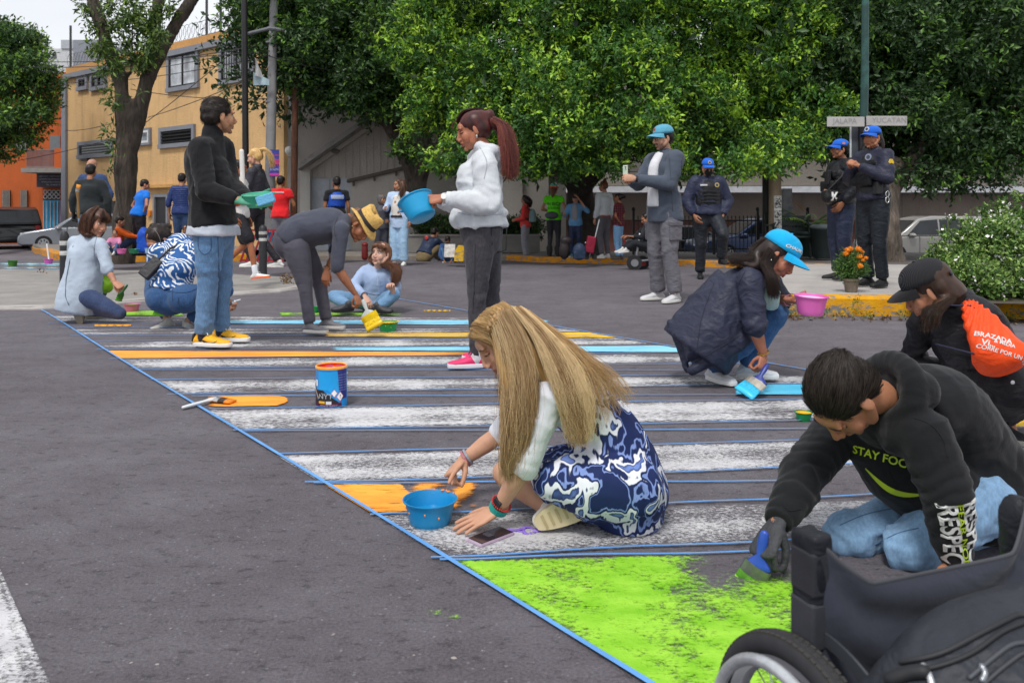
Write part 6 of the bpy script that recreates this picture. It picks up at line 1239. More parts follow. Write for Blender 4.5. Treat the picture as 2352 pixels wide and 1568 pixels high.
HM = ws_.HM; hat = thing('straw_hat', 'straw trilby with a dark band on the head of the bending woman', 'hat', ws_.hl(0, 0, .06)); R3 = np.array([HM[:, 0], HM[:, 1], HM[:, 2]]).T
mh_ = plain('d9b063', .8, var=.22, vs=60, bs=.6, bscale=170); A = []
for (r, z) in ((.150, .028), (.140, .040), (.118, .046), (.100, .050), (.097, .06), (.094, .10), (.088, .145), (.075, .162), (.055, .158), (.03, .150), (.004, .148)):
    A.append([ws_.hl(r*.93*math.cos(a), r*1.08*math.sin(a)-.012, z+(.016*math.cos(2*a) if r > .11 else -.012*math.cos(2*a)*(r < .09))) for a in np.linspace(0, 2*math.pi, 40, endpoint=False)])
ho = mk('hat_body', MB().grid(np.array(A), 0, True), mh_, hat, smooth=True); md = ho.modifiers.new('thick', 'SOLIDIFY'); md.thickness = .004
A = [[ws_.hl(r*.93*math.cos(a), r*1.08*math.sin(a)-.012, z) for a in np.linspace(0, 2*math.pi, 40, endpoint=False)] for r, z in ((.1035, .054), (.1015, .066), (.0995, .084), (.099, .0845))]; mk('hat_band', MB().grid(np.array(A), 0, True), plain('221d1c', .7), hat, smooth=True)
mk('earring', MB().ell(ws_.hl(.082, -.006, -.042), (.006,)*3), plain('d8cfa8', .2, .8), ws_.root, smooth=True); ring_on('bracelet', ws_.J['wrB']+unit(ws_.J['elB']-ws_.J['wrB'])*.02, ws_.J['elB']-ws_.J['wrB'], .032, .006, plain('c9a85a', .25, .8), ws_.root)

# ---- girl in pale blue hoodie, sitting cross-legged
Yg = 7.6
gi = near('girl in pale blue zip hoodie and jeans sitting cross-legged, looking up', Yg,
  dict(nk=(868, 616, .0), ch=(866, 640, .0), wa=(862, 668, .02), pe=(860, 692, .04), shA=(838, 622, .0), shB=(897, 626, .02), elA=(812, 655, -.10), wrA=(838, 680, -.25), elB=(911, 664, -.06), wrB=(902, 668, -.22),
       hipA=(846, 694, .0), hipB=(876, 694, .0), knA=(766, 680, -.14), anA=(800, 703, -.30), knB=(906, 676, -.16), anB=(868, 706, -.26)),
  (875, 585, -.03, (-.42, -.86, .22), (.12, .2, .97), .97), skin='dfb09a', fem=True, h=1.42, loc=(-1.3, 7.6, 0))
gi.body([(gi.J['wrA'], (.4, -.3, -.5), (.4, -.6, .6), 'relaxed', -1), (gi.J['wrB'], (-.1, -.3, .9), (.3, .8, .2), 'grip', 1)], brow='4a2f22', lips='c06a66', iris='3c2618')
gi.top('9fb2d2', .95, .0, .016, 'fleece', 'hoodie', amp=.012, extra=lambda mb, s, fw, up: [mb.ell(s.J['nk']+np.array((.085*math.cos(a), .06*math.sin(a)+.02, .012-.02*math.sin(a)*-1)), (.028, .028, .03)) for a in np.linspace(-.6, math.pi+.6, 14)])
mk('zip', MB().beam(P_(868, 628, Yg-.14), P_(866, 655, Yg-.15), .006, .006), plain('c9ced8', .3, .5), gi.top_o)
gi.legs('6f93b5', .97, .006, 'denim', 'jeans'); gi.shoe('A', (-.9, -.3, 0), (0, -.35, .9), '3c3b3e', '2a292b', .25, lace='6a6a6a', drop=.05); gi.shoe('B', (.8, -.4, 0), (0, -.35, .9), '3c3b3e', '2a292b', .25, drop=.05)
gi.hair('4f3226', 'long', [([gi.hl(.07, -.05, .02), gi.hl(.10, -.05, -.05), P_(906, 618, Yg-.08), P_(904, 648, Yg-.12)], [.04, .042, .04, .015]), ([gi.hl(-.066, .045, .06), gi.hl(-.03, .068, .075), gi.hl(.03, .068, .075), gi.hl(.066, .045, .05)], [(.026, .02), (.028, .022), (.03, .024), (.026, .024)])], hi='80553c')
gi.sheet_hair([[gi.hl(.07, -.02, .05), gi.hl(.12, .0, -.06), P_(903, 615, Yg-.14), P_(898, 655, Yg-.17)], [gi.hl(.08, -.05, .05), gi.hl(.125, -.03, -.05), P_(910, 615, Yg-.12), P_(908, 655, Yg-.15)], [gi.hl(.07, -.08, .05), gi.hl(.125, -.08, -.04), P_(916, 612, Yg-.06), P_(914, 645, Yg-.1)]], 600, .012, .0016, '4a2e22', '8a5c42', 5, wave=.02)
gi.sheet_hair([[gi.hl(-.02, .05, .12), gi.hl(-.05, .08, .075), gi.hl(-.078, .04, .0)], [gi.hl(-.01, .055, .12), gi.hl(-.01, .092, .08), gi.hl(-.03, .098, .045)], [gi.hl(.02, .05, .12), gi.hl(.05, .08, .07), gi.hl(.078, .05, .0)]], 200, .003, .0014, '4a2e22', '7d5540', 6)
ring_on('bracelet', gi.J['wrA']+unit(gi.J['elA']-gi.J['wrA'])*.015, gi.J['elA']-gi.J['wrA'], .03, .008, plain('2a2220', .6), gi.root)

# ---- kneeling woman in a pale blue tunic
Yt = 6.86
tu = near('kneeling woman with brown bob and pale blue tunic holding a green tipped brush', Yt,
  dict(nk=(203, 534, .02), ch=(198, 580, .0), wa=(190, 630, .0), pe=(180, 672, .02), shA=(170, 555, .05), shB=(231, 560, -.07), elA=(165, 612, .2), wrA=(205, 650, .34), elB=(248, 620, -.12), wrB=(264, 648, -.16),
       hipA=(168, 680, .06), hipB=(200, 682, -.08), knA=(232, 672, .30), anA=(205, 715, .28), knB=(276, 720, -.08), anB=(198, 712, -.0)),
  (222, 512, .0, (.83, -.38, -.2), (.15, .1, .97), 1.), skin='d0977b', fem=True, h=1.46, loc=(-3.6, 6.86, 0))
tu.body([(tu.J['wrB'], (.75, -.2, -.5), (.3, -.6, .6), 'grip', 1), (tu.J['wrA'], (.6, 0, -.6), (0, -.3, .9), 'relaxed', -1)], brow='33211a', lips='b3605a')
tu.top('b3c0cf', .72, .14, .016, 'knit', 'tunic', amp=.012, fr=5, hemw=1.12, extra=lambda mb, s, fw, up: loft(mb, [(P_(198, 575, Yt), .145, .11, (1, -.1, 0)), (P_(192, 630, Yt), .160, .13, (1, -.1, 0)), (P_(183, 680, Yt), .182, .16, (1, -.1, 0)), (P_(176, 716, Yt), .178, .155, (1, -.1, 0))], 4, 22, 'flat'))
bvh_ = BVHTree.FromPolygons([tuple(x) for x in tu.top_g[0]], [tuple(int(i) for i in q) for q in tu.top_g[1]]); P = []
for (x, y) in ((178, 540), (168, 565), (160, 600), (152, 640), (150, 680), (158, 700)):
    d = V((x-CX, F, YH-y)).normalized(); h_ = bvh_.ray_cast(V((0, 0, HC)), d); 
    if h_[0] is not None: P.append(np.array(h_[0])-np.array(d)*.003)
if len(P) > 1: mk('back_zip', MB().tube(P, .0035, 5), plain('5d6672', .6), tu.top_o, smooth=True)
tu.legs('3e4c6e', .86, .0, 'denim', 'leggings', amp=.006); tu.shoe('B', (.1, .3, -1), (.1, 1, .35), '2f2d2e', '8f8576', .25, drop=.06, ankle=P_(182, 700, Yt-.08)); tu.shoe('A', (.8, .3, 0), (0, 0, 1), '2f2d2e', '8f8576', .25)
tu.hair('35211b', 'bob', [([tu.hl(0, -.08, 0), tu.hl(0, -.10, -.09), P_(205, 540, Yt-.1)], [(.085, .06), (.07, .045), (.03, .02)])], hi='60402f', lift=1.02)
tu.sheet_hair([[tu.hl(.02, -.03, .14), tu.hl(.095, -.03, .05), tu.hl(.10, -.02, -.06), tu.hl(.085, .01, -.13)], [tu.hl(.02, .0, .14), tu.hl(.09, .03, .06), tu.hl(.093, .05, -.03), tu.hl(.08, .06, -.12)], [tu.hl(.0, -.06, .135), tu.hl(.07, -.10, .04), tu.hl(.07, -.11, -.06), tu.hl(.05, -.10, -.12)]], 700, .007, .0014, '331f19', '6d4936', 4)
tu.sheet_hair([[tu.hl(.0, .03, .13), tu.hl(.06, .085, .07), tu.hl(.06, .09, .02)], [tu.hl(.0, .03, .13), tu.hl(-.04, .095, .07), tu.hl(-.05, .095, .02)]], 260, .005, .0013, '331f19', '6d4936', 5)

# ---- squatting woman in the blue and white print blouse
Yq = 6.58
sq = near('squatting woman with braided dark hair, blue and white printed blouse and jeans', Yq,
  dict(nk=(405, 562, .18), ch=(415, 595, .10), wa=(402, 638, .02), pe=(392, 672, .0), shA=(365, 580, .16), shB=(455, 582, .06), elA=(352, 640, .30), wrA=(362, 690, .26), elB=(480, 640, .18), wrB=(524, 690, .12),
       hipA=(362, 680, .03), hipB=(428, 682, -.06), knA=(352, 640, .38), anA=(386, 738, .06), knB=(518, 668, .08), anB=(428, 740, .06)),
  (365, 552, .22, (-.30, -.50, -.80), (-.32, -.45, .83), 1.02), skin='c08a6c', fem=True, h=1.52, build=1.16, loc=(-2.75, 6.58, 0))
sq.body([(sq.J['wrB'], (.7, -.4, -.3), (.3, -.3, .9), 'grip', 1), (sq.J['wrA'], (0, -.3, -.9), (-.3, -.8, .2), 'grip', -1)], brow='1c1412', down=True)
def leafm():
    m, nt, b = _m('leaf_print'); P = coords(nt); d = nd(nt, 'ShaderNodeTexNoise', Scale=6, Detail=1); nt.links.new(P, d.inputs[0])
    w0 = nd(nt, 'ShaderNodeVectorMath', operation='MULTIPLY_ADD'); nt.links.new(d.outputs['Color'], w0.inputs[0]); w0.inputs[1].default_value = (.3, .3, .3); nt.links.new(P, w0.inputs[2])
    w = nd(nt, 'ShaderNodeTexWave', Scale=10, Distortion=2.2, Detail=1, bands_direction='DIAGONAL'); w.inputs['Detail Scale'].default_value = 2.5; nt.links.new(w0.outputs[0], w.inputs[0])
    g = noise(nt, coords(nt, (1, 1, 1)), 17, 1); k = math_(nt, 'MULTIPLY', ramp(nt, w.outputs['Fac'], [(.62, 0.), (.70, 1.)]), ramp(nt, g, [(.38, 0.), (.44, 1.)]))
    nt.links.new(mixc(nt, k, '1f5796', 'e6e9ec'), b.inputs['Base Color']); b.inputs['Roughness'].default_value = .8; return m
sq.top('1f5796', .22, -.02, .02, 'knit', 'blouse', amp=.011, mat=leafm(), armr=1.35, extra=lambda mb, s, fw, up: mb.tube([s.J['nk'], s.J['ch'], P_(405, 620, Yq-.02)], [(.13, .09), (.175, .12), (.17, .12)], 18, side=s.sh))
sq.legs('35557f', .95, .004, 'denim', 'jeans', butt=1.15, extra=lambda mb, s: (mb.ell(P_(372, 684, Yq-.03), (.13, .14, .12)), mb.ell(P_(425, 686, Yq-.08), (.14, .14, .12))))
for q, t in (('A', (-.5, -.8, 0)), ('B', (.6, -.75, 0))): sq.shoe(q, t, (0, 0, 1), 'b5b2ad', 'd5d2cc', .25, lace='c9c6c2')
sq.hair('1a1412', 'bun', [([sq.hl(0, -.10, .04), sq.hl(0, -.13, .0)], [.035, .03])], hi='352a26', strands=500, sl=.04, comb=(.0, -.9, .1), rough=.3)
ring_on('hair_band', sq.hl(0, .02, .05), sq.HM@np.array((0, .8, .6)), .095, .006, plain('6b625e', .5), sq.root, .003)

# stitched seams and pockets on the nearer clothes
for a, b_, L, c in ((ma, 'leg', ([(500, 545), (503, 640), (497, 745)], [(455, 545), (457, 572), (470, 584), (484, 574), (485, 547)], [(452, 532), (470, 540), (488, 535)]), '3c5678'), (ma, 'top', ([(462, 322), (452, 350), (452, 385)], [(446, 480), (480, 486), (512, 482)]), '0e0e10'),
                    (mh, 'top', ([(2100, 960), (2138, 975), (2166, 1010), (2176, 1050)], [(1800, 1160), (1815, 1172), (1840, 1168)], [(2020, 1010), (2060, 1120), (2130, 1180)]), '0b0b0d'), (mh, 'leg', ([(1930, 1205), (1990, 1180), (2060, 1165)], [(2010, 1250), (2060, 1225), (2110, 1212)]), '4a6a8c'),
                    (nv_, 'top', ([(1712, 622), (1696, 660), (1700, 720)], [(1640, 650), (1612, 730), (1600, 810)], [(1700, 770), (1640, 806), (1590, 836)]), '1d2030'), (ww, 'top', ([(1102, 338), (1118, 372), (1112, 410)], [(1052, 488), (1100, 496), (1160, 490)]), 'a9adb1'), (ww, 'leg', ([(1092, 560), (1090, 640), (1086, 720)],), '2a292d'),
                    (sq, 'leg', ([(352, 652), (385, 668), (425, 672), (450, 664)], [(395, 660), (397, 690)], [(410, 684), (412, 700), (428, 706), (444, 698), (446, 682)]), '223a5c'), (ws_, 'top', ([(775, 500), (768, 525), (775, 555)],), '33353f'), (tu, 'top', ([(222, 545), (216, 575), (220, 610)],), '8d99a8'), (wo, 'top', ([(2120, 705), (2125, 740), (2135, 790)], [(2165, 800), (2200, 815), (2228, 822)]), '0f0f12'), (gi, 'top', ([(842, 672), (862, 676), (885, 674)],), '8494b2')  ):
    for pts in L: a.seam(getattr(a, b_+'_o'), getattr(a, b_+'_g'), pts, .0016*a.vox/.008, c)
# ================================================================== standing crowd, nearer ones first
def crowd(label, px, py, top, yaw, skin='b98465', fem=False, body=1., group=None, elev=0., arms=('down', 'down'), over=None, Y=None, brow='1c1412', hands=True, hyaw=None, pitch=-6, lean=(0, 0), beard=None, lips=None, stance=.1, wid=1., poses=('relaxed', 'relaxed')):
    J, hd_, H, R, T = stand(px, py, top, yaw, None, elev, arms, over, wid, lean, Y, stance, pitch, hyaw)
    p = Person(label, J, hd_, skin, fem, H*1.7/1.74, vx(J['pe'][1]), body, group=group, loc=tuple(J['pe']*(1, 1, 0)+(0, 0, min(J['anA'][2], J['anB'][2])-.085*H/1.74)))
    hs = []
    for q, th in (('A', 1), ('B', -1)):
        w, e = J['wr'+q], J['el'+q]; d = w-e; out_ = R@np.array((-1 if q == 'A' else 1, 0, .2)); ps = poses[0 if q == 'A' else 1]
        if ps == 'hip': d = R@np.array((.6 if q == 'A' else -.6, .5, -.5)); ps = 'relaxed'
        hs.append((w, d, out_ if abs(unit(d)@unit(out_)) < .9 else (0, 0, 1), ps, th))
    p.R = R; p.T = T; p.H = H; p.body(hs if hands else [], brow=brow, beard=beard, lips=lips); return p
def dress_up(p, top, legs, shoes=('c9c6c2', 'dcdad5'), sl=1., kind='knit', lk='denim', loose=.012, lloose=.008, hem=.08, hair=None, style='short', falls=(), hi=None, topname='shirt', legname='jeans', **k):
    p.top(top, sl, hem, loose, kind, topname, **k); p.legs(legs, .97, lloose, lk, legname)
    for q, e in (('A', -.18), ('B', .18)): p.shoe(q, p.R@np.array((e, 1, 0)), (0, 0, 1), shoes[0], shoes[1])
    if hair: p.hair(hair, style, falls, hi=hi)
    return p
def badge(p, c, r, n, col='c8b26a', name='badge', face='39414f'):
    n = unit(n); o = mk(name, MB().tube([np.asarray(c), np.asarray(c)+n*.006], [r, r*.96], 16, cap='flat'), plain(col, .35, .3), p.root); mk('emblem', MB().tube([np.asarray(c)+n*.004, np.asarray(c)+n*.009], [r*.62, r*.55], 12, cap='flat'), plain(face, .5), o); return o
def vest(p, col, name='vest', pouch=True, off=.02):
    J = p.J; k = p.s*p.b; mb = MB(); um = (J['shA']+J['shB'])/2; hs_ = np.linalg.norm(J['shB']-J['shA'])/2
    loft(mb, [(J['wa']*.85+J['pe']*.15, .152*k+off, .118*k+off, p.hp), (J['wa'], .150*k+off, .115*k+off, p.sh), (J['ch'], .150*k+off, .122*k+off, p.sh), (um*.7+J['ch']*.3, hs_*.72, .098*k+off, p.sh), (um+np.array((0, 0, .015)), hs_*.55, .075*k+off, p.sh)], 4, 22, 'flat')
    if pouch:
        fw = p.R@np.array((0, 1, 0)); rt = p.R@np.array((1, 0, 0))
        for x in (-.10, 0, .10): mb.box(J['wa']*.8+J['ch']*.2+fw*(.13*k+off)+rt*x*p.s, (.085*p.s, .06, .13*p.s), p.R)
        for x in (-.09, .09): mb.box(J['ch']+fw*(.115*k+off)+rt*x*p.s+np.array((0, 0, -.02)), (.075*p.s, .05, .09*p.s), p.R)
        mb.box(J['ch']-fw*(.11*k+off)+np.array((0, 0, -.06)), (.22*p.s, .06, .28*p.s), p.R)
    v, f, n = meld(mb, p.vox*.8, 2); v = crease(v, n, .006, 12, 5, [], .6); p.vest_g = (v, f); p.vest_o = mk(name, (v, f), fabric(col, 'nylon'), p.root, smooth=True); return p.vest_o
# photographer
ph = crowd('man in slate overshirt, grey cargo trousers and faded blue cap photographing with a phone', 1526, 693, 290, 120, 'c99b80', arms=(((.20, .10, 1.16)), ((.22, .14, 1.17))), over=dict(wrA=(-.03, .40, 1.21), wrB=(.10, .36, 1.20)), beard=('3a2a22', .5), poses=('grip', 'grip'), hyaw=112, pitch=-8, stance=.13)
ph.top('4a525f', .95, .16, .03, 'fleece', 'overshirt', amp=.013, collar=.02, armr=1.15); ph.legs('6b6970', .98, .024, 'nylon', 'cargo_trousers', amp=.012)
for q, e in (('A', -.2), ('B', .2)): ph.shoe(q, ph.R@np.array((e, 1, 0)), (0, 0, 1), 'c9c9cb', 'e3e1dc', lace='e9e9e9')
J = ph.J; fw = ph.R@np.array((0, 1, 0)); rt = ph.R@np.array((1, 0, 0)); mb = MB(); loft(mb, [(J['pe']+fw*.145+np.array((0, 0, -.02)), .09, .045, rt), (J['wa']+fw*.135, .07, .05, rt), (J['ch']+fw*.14, .065, .05, rt), (J['nk']+fw*.085+np.array((0, 0, -.02)), .055, .04, rt)], 4, 16, 'flat'); v, f, n = meld(mb, .012, 2); mk('undershirt', (v, f), fabric('d4d4d8'), ph.root, smooth=True)
for sgn_, q in ((-1, 'A'), (1, 'B')):
    c = J['hip'+q]*.45+J['kn'+q]*.55+rt*sgn_*.085; pk = mk('cargo_pocket', MB().box(c, (.05, .15, .18), ph.R), fabric('66646b', 'nylon'), ph.leg_o, bevel=.014); mk('pocket_flap', MB().box(c+np.array((0, 0, .085))+rt*sgn_*.006, (.052, .158, .05), ph.R), fabric('605e65', 'nylon'), pk, bevel=.01)
for pts in ([(1575, 345), (1565, 375), (1570, 420)], [(1535, 340), (1540, 400), (1545, 485)]): ph.seam(ph.top_o, ph.top_g, pts, .003, '363c48')
ph.hair('1d1715', 'short'); ph.cap('5a9fb8', size=1.02, tilt=2); mk('cap_patch', MB().box(ph.capH(0, .088, .088), (.035, .006, .028), ph.HM), plain('b4563c', .7), ph.cap_o)
for e in (-1, 1): mk('glasses_rim', MB().tube([ph.hl(e*.033+.024*math.cos(a), .096, .002+.020*math.sin(a)) for a in np.linspace(0, 2*math.pi, 19)], .0022, 6), plain('3a2418', .3), ph.root, smooth=True)
mk('glasses_arms', MB().tube([ph.hl(-.057, .094, .006), ph.hl(-.082, .03, .01), ph.hl(-.082, -.01, .006)], .002, 5).tube([ph.hl(.057, .094, .006), ph.hl(.082, .03, .01), ph.hl(.082, -.01, .006)], .002, 5).tube([ph.hl(-.009, .1, .004), ph.hl(.009, .1, .004)], .002, 5), plain('3a2418', .3), ph.root)
mk('moustache', MB().tube([ph.hl(-.026, .082, -.056), ph.hl(-.012, .094, -.050), ph.hl(0, .096, -.049), ph.hl(.012, .094, -.050), ph.hl(.026, .082, -.056)], [.003, .006, .005, .006, .003], 8), plain('241a16', .8), ph.root, smooth=True)
pc = ph.T(.035, .46, 1.27); ring_on('watch_strap', J['wrA']+unit(J['elA']-J['wrA'])*.02, J['elA']-J['wrA'], .03, .02, plain('1c1c1e', .4), ph.root)
fp = thing('phone', 'pale green smartphone held up by the man in the faded blue cap', 'phone', pc); mb = MB(); mk('case', MB().box(pc, (.075, .009, .15), ph.R@rotz(0)), plain('c6d6c2', .35), fp, bevel=.006)
mk('camera_bump', MB().box(pc+ph.R@np.array((-.018, .007, .05)), (.032, .006, .034), ph.R), plain('d5e0d0', .3), fp, bevel=.003)
for dx, dz in ((-.026, .058), (-.010, .058), (-.018, .043)): mk('lens', MB().tube([pc+ph.R@np.array((dx, .009, dz)), pc+ph.R@np.array((dx, .013, dz))], [.0062, .006], 10, cap='flat'), plain('111114', .1), fp)
# police
NVY = '2b3046'; PGRP = None
m1 = crowd('masked policeman in dark padded vest and blue cap resting one foot up', 1625, 640, 366, 180, 'a8765a', body=1.18, arms=(((.30, -.02, 1.14)), ((.30, 0, 1.14))), over=dict(wrA=(-.20, .10, .92), wrB=(.22, .12, .92), knA=(-.15, .30, .66), anA=(-.15, .20, .30)), poses=('grip', 'relaxed'), pitch=-14)
m1.top(NVY, .97, .02, .03, 'nylon', 'jacket', amp=.016, armr=1.2); m1.legs('24282f', .98, .02, 'nylon', 'uniform_trousers', amp=.014); vest(m1, '1f2024', pouch=False)
for q in 'AB': m1.shoe(q, m1.R@np.array((-.2 if q == 'A' else .2, 1, 0)), (0, 0, 1), '17171a', '111113', h=1.25)
J = m1.J; mb = MB()
for i in range(4): z = J['wa'][2]+.0+.05*i; mb.beam((J['wa'][0]-.14, J['wa'][1]-.158, z), (J['wa'][0]+.14, J['wa'][1]-.158, z), .012, .012)
mk('webbing', mb, plain('26272b', .8), m1.vest_o); mk('name_tape', MB().box(m1.T(.09, .155, 1.36), (.10, .008, .022)), plain('d0d0d2', .6), m1.vest_o); badge(m1, m1.T(-.10, .150, 1.36), .034, (0, -1, 0))
m1.hair('1a1614', 'crop'); m1.cap('1f62c8'); badge(m1, m1.capH(0, .092, .09), .026, m1.HM@np.array((0, 1, .2)), 'd0c49a')
mb = MB(); mb.ell(m1.hl(0, .062, -.058), np.array((.062, .055, .058))*m1.hs, m1.HM, 18, 12); mk('face_mask', mb, fabric('17171a'), m1.root, smooth=True)
mk('glove', put_hand(J['wrA'], (-.3, -.3, -.8), (0.6, -.6, .2), 'grip', 1, 1.15), plain('1b1b1e', .7), m1.root, smooth=True)
p2 = crowd('policeman in blue cap with black crossbody pouch seen in left profile', 1932, 643, 322, 98, 'a06b4d', body=1.1, elev=.166, arms=(((.27, -.06, 1.16)), 'belly'), over=dict(wrA=(-.20, .10, .95)), poses=('relaxed', 'grip'), pitch=4)
p2.top('25262c', .97, .02, .02, 'nylon', 'jacket', amp=.014, armr=1.15, collar=.02); p2.legs('2a3147', .97, .026, 'nylon', 'uniform_trousers', amp=.013); vest(p2, '1a1a1d')
for q in 'AB': p2.shoe(q, p2.R@np.array((-.15 if q == 'A' else .15, 1, 0)), (0, 0, 1), '201f22', '1b1b1d', L=.29, h=1.2)
p2.hair('17120f', 'crop'); p2.cap('1f62c8'); mk('flag_patch', MB().box(p2.capH(-.084, .0, .075), (.006, .034, .024), p2.HM), plain('c98a8a', .6), p2.cap_o); badge(p2, p2.J['shA']*.62+p2.J['elA']*.38+p2.R@np.array((-.062, .0, 0)), .045, p2.R@np.array((-1, 0, .1)), 'b3aa80', 'shoulder_patch', '6d6a55')
mk('hood', MB().tube([p2.J['nk']+p2.R@np.array((x, -.075+.3*x*x, .0)) for x in (-.1, -.05, 0, .05, .1)], [.035]*5, 10), fabric('1c1c1f'), p2.root, smooth=True)
rd = thing('radio', 'black handheld radio with aerial clipped on the policeman in profile', 'radio', p2.T(-.06, .2, 1.2)); rb_ = mk('radio_case', MB().box(p2.T(-.06, .205, 1.27), (.06, .04, .16), p2.R), plain('17171a', .5), rd, bevel=.006); mk('aerial', MB().tube([p2.T(-.06, .205, 1.34), p2.T(-.06, .215, 1.50)], [.009, .006], 8), plain('141416', .6), rd)
cb = thing('crossbody_pouch', 'black leather crossbody pouch with a white letter K carried by the policeman', 'pouch', p2.T(-.12, .22, .98)); mb = MB(); mb.ell(p2.T(-.12, .22, 1.03), (.125, .07, .088), p2.R@np.array(Matrix.Rotation(rad(0), 3, 'Z')), 18, 10); mb.box(p2.T(-.12, .22, 1.06), (.20, .10, .09), p2.R); v, f, n = meld(mb, .012, 3); pb_ = mk('pouch', (v, f), plain('19191c', .38, var=.1, bs=.4, bscale=30), cb, smooth=True)
wrap_on('letter_print', text_mesh('K', .13, 1, .004), p2.T(-.20, .22, 1.03), unit(p2.R@np.array((0, -1, 0))), (0, 0, 1), W1, pb_, (v, f), .004, .2); mk('pouch_strap', MB().tube([p2.T(-.12, .25, 1.10), p2.T(-.19, .1, 1.28), p2.T(-.1, -.02, 1.47)], .012, 6), plain('151517', .6), cb, smooth=True)
p3 = crowd('policewoman in blue cap with clasped hands, handcuffs on her belt', 2006, 659, 292, 112, 'b97c5c', True, 1.06, elev=.166, arms=(((.25, .06, 1.17)), ((.25, .10, 1.17))), over=dict(wrA=(-.05, .28, 1.32), wrB=(.05, .27, 1.31)), poses=('grip', 'grip'), hyaw=124, pitch=0, lips='a8524c')
p3.top('2c2e40', .96, .0, .02, 'nylon', 'jacket', amp=.015, armr=1.18, collar=.03); p3.legs('20252c', .98, .016, 'nylon', 'uniform_trousers', amp=.012); vest(p3, '1a1b1f')
for q in 'AB': p3.shoe(q, p3.R@np.array((-.15 if q == 'A' else .15, 1, 0)), (0, 0, 1), '141416', '0f0f11', h=1.25)
p3.hair('1b1412', 'bun', [([p3.hl(0, -.11, .04), p3.hl(0, -.16, .02), p3.hl(0, -.18, -.08), p3.hl(0, -.16, -.19)], [.025, .03, .03, .012])], hi='33261f'); p3.cap('1f62c8'); badge(p3, p3.capH(0, .092, .09), .026, p3.HM@np.array((0, 1, .2)), 'c4c9d4')
J = p3.J; bq = J['wa']*.55+J['pe']*.45; mb = MB(); loft(mb, [(bq-np.array((0, 0, .03)), .178*p3.s*1.05, .145*p3.s*1.05, p3.hp), (bq+np.array((0, 0, .03)), .178*p3.s*1.05, .145*p3.s*1.05, p3.hp)], 3, 24, 'flat'); mk('duty_belt', mb, plain('141416', .5), p3.root, smooth=True, sharp=40)
mk('belt_pouch', MB().box(bq+p3.R@np.array((-.16, .10, .02)), (.07, .08, .13), p3.R), plain('17171a', .5), p3.root, bevel=.01)
sp_ = J['shA']*.7+J['elA']*.3+p3.R@np.array((-.066, .015, 0)); mk('shield_patch', MB().tube([sp_, sp_+p3.R@np.array((-.006, 0, 0))], [.036, .034], 6, cap='flat'), plain('d8b31e', .5), p3.top_o); badge(p3, J['ch']+p3.R@np.array((-.08, .15, .07)), .036, p3.R@np.array((-.2, 1, .1)), '8d93a6')
cf = thing('handcuffs', 'steel handcuffs hanging from the policewoman belt', 'handcuffs', bq+p3.R@np.array((-.2, .02, -.12)))
for i, dz in enumerate((-.04, -.10)): c = bq+p3.R@np.array((-.205, .02, dz)); mk('cuff', MB().tube([c+p3.R@np.array((0, .022*math.cos(a), .03*math.sin(a))) for a in np.linspace(0, 2*math.pi, 17)], .006, 6), plain('c9c9c6', .2, .9), cf, smooth=True)
# people along the far kerb
GK = 'people standing along the far kerb'
e1 = crowd('woman in coral red sweater with a grey backpack looking at her phone', 1207, 597, 449, 75, 'b98465', True, group=GK, arms=('hold', 'hold'), pitch=-20); dress_up(e1, 'd9403c', '8b8b93', ('2a2f45', 'd8d6d2'), hair='241815', style='long', falls=[([e1.hl(0, -.05, .0), e1.hl(0, -.09, -.10), e1.hl(0, -.08, -.2)], [.085, .085, .04])], topname='sweater')
bp = thing('backpack', 'small grey backpack on the woman in coral sweater', 'backpack', e1.T(0, -.2, 1.05)); mb = MB(); mb.ell(e1.T(0, -.19, 1.2), (.14*e1.s, .08, .19*e1.s), e1.R, 16, 10); mb.box(e1.T(0, -.19, 1.12), (.24*e1.s, .12, .2*e1.s), e1.R); v, f, n = meld(mb, .018, 3); mk('pack', (v, f), fabric('7f9a9c', 'nylon'), bp, smooth=True); mk('strap', MB().tube([e1.T(-.1, -.15, 1.36), e1.T(-.13, .0, 1.46), e1.T(-.12, .13, 1.3), e1.T(-.15, -.1, 1.08)], .015, 6), fabric('3a4448'), bp, smooth=True)
e2 = crowd('woman in neon green shirt and mint and coral cycle helmet, seen from behind', 1272, 590, 424, -20, 'b98465', True, 1.05, group=GK, elev=.10, arms=(((.30, .0, 1.14)), ((.32, -.04, 1.14))), over=dict(wrA=(-.12, .18, 1.1), wrB=(.22, .12, 1.05))); dress_up(e2, '63e01c', '2c2a30', ('2d2a2c', '232122'), .22, hair='6b4a34', style='long', falls=[([e2.hl(0, -.07, -.02), e2.hl(0, -.10, -.12), e2.hl(0, -.10, -.19)], [.06, .045, .02])], topname='shirt', legname='leggings', lk='nylon', lloose=0.)
g = text_mesh('EN BICI', .09, 1, .002); wrap_on('back_print', g, e2.T(0, -.3, 1.27), e2.R@np.array((1, 0, 0)), (0, 0, 1), plain('1d5c14', .7), e2.top_o, e2.top_g, .006, .4); g = text_mesh('LA CIUDAD', .06, 1, .001); wrap_on('back_print', g, e2.T(0, -.3, 1.17), e2.R@np.array((1, 0, 0)), (0, 0, 1), plain('1d5c14', .7), e2.top_o, e2.top_g, .006, .4)
hm = thing('cycle_helmet', 'mint and coral cycle helmet worn by the woman in neon green', 'helmet', e2.hl(0, 0, .05)); mk('helmet_shell', MB().ell(e2.hl(0, -.01, .085), np.array((.102, .128, .082))*e2.hs, e2.HM, 20, 12), plain('6fd0b4', .35), hm, smooth=True); mk('helmet_rim', MB().ell(e2.hl(0, -.012, .050), np.array((.108, .134, .042))*e2.hs, e2.HM, 20, 10), plain('e2553c', .35), hm, smooth=True)
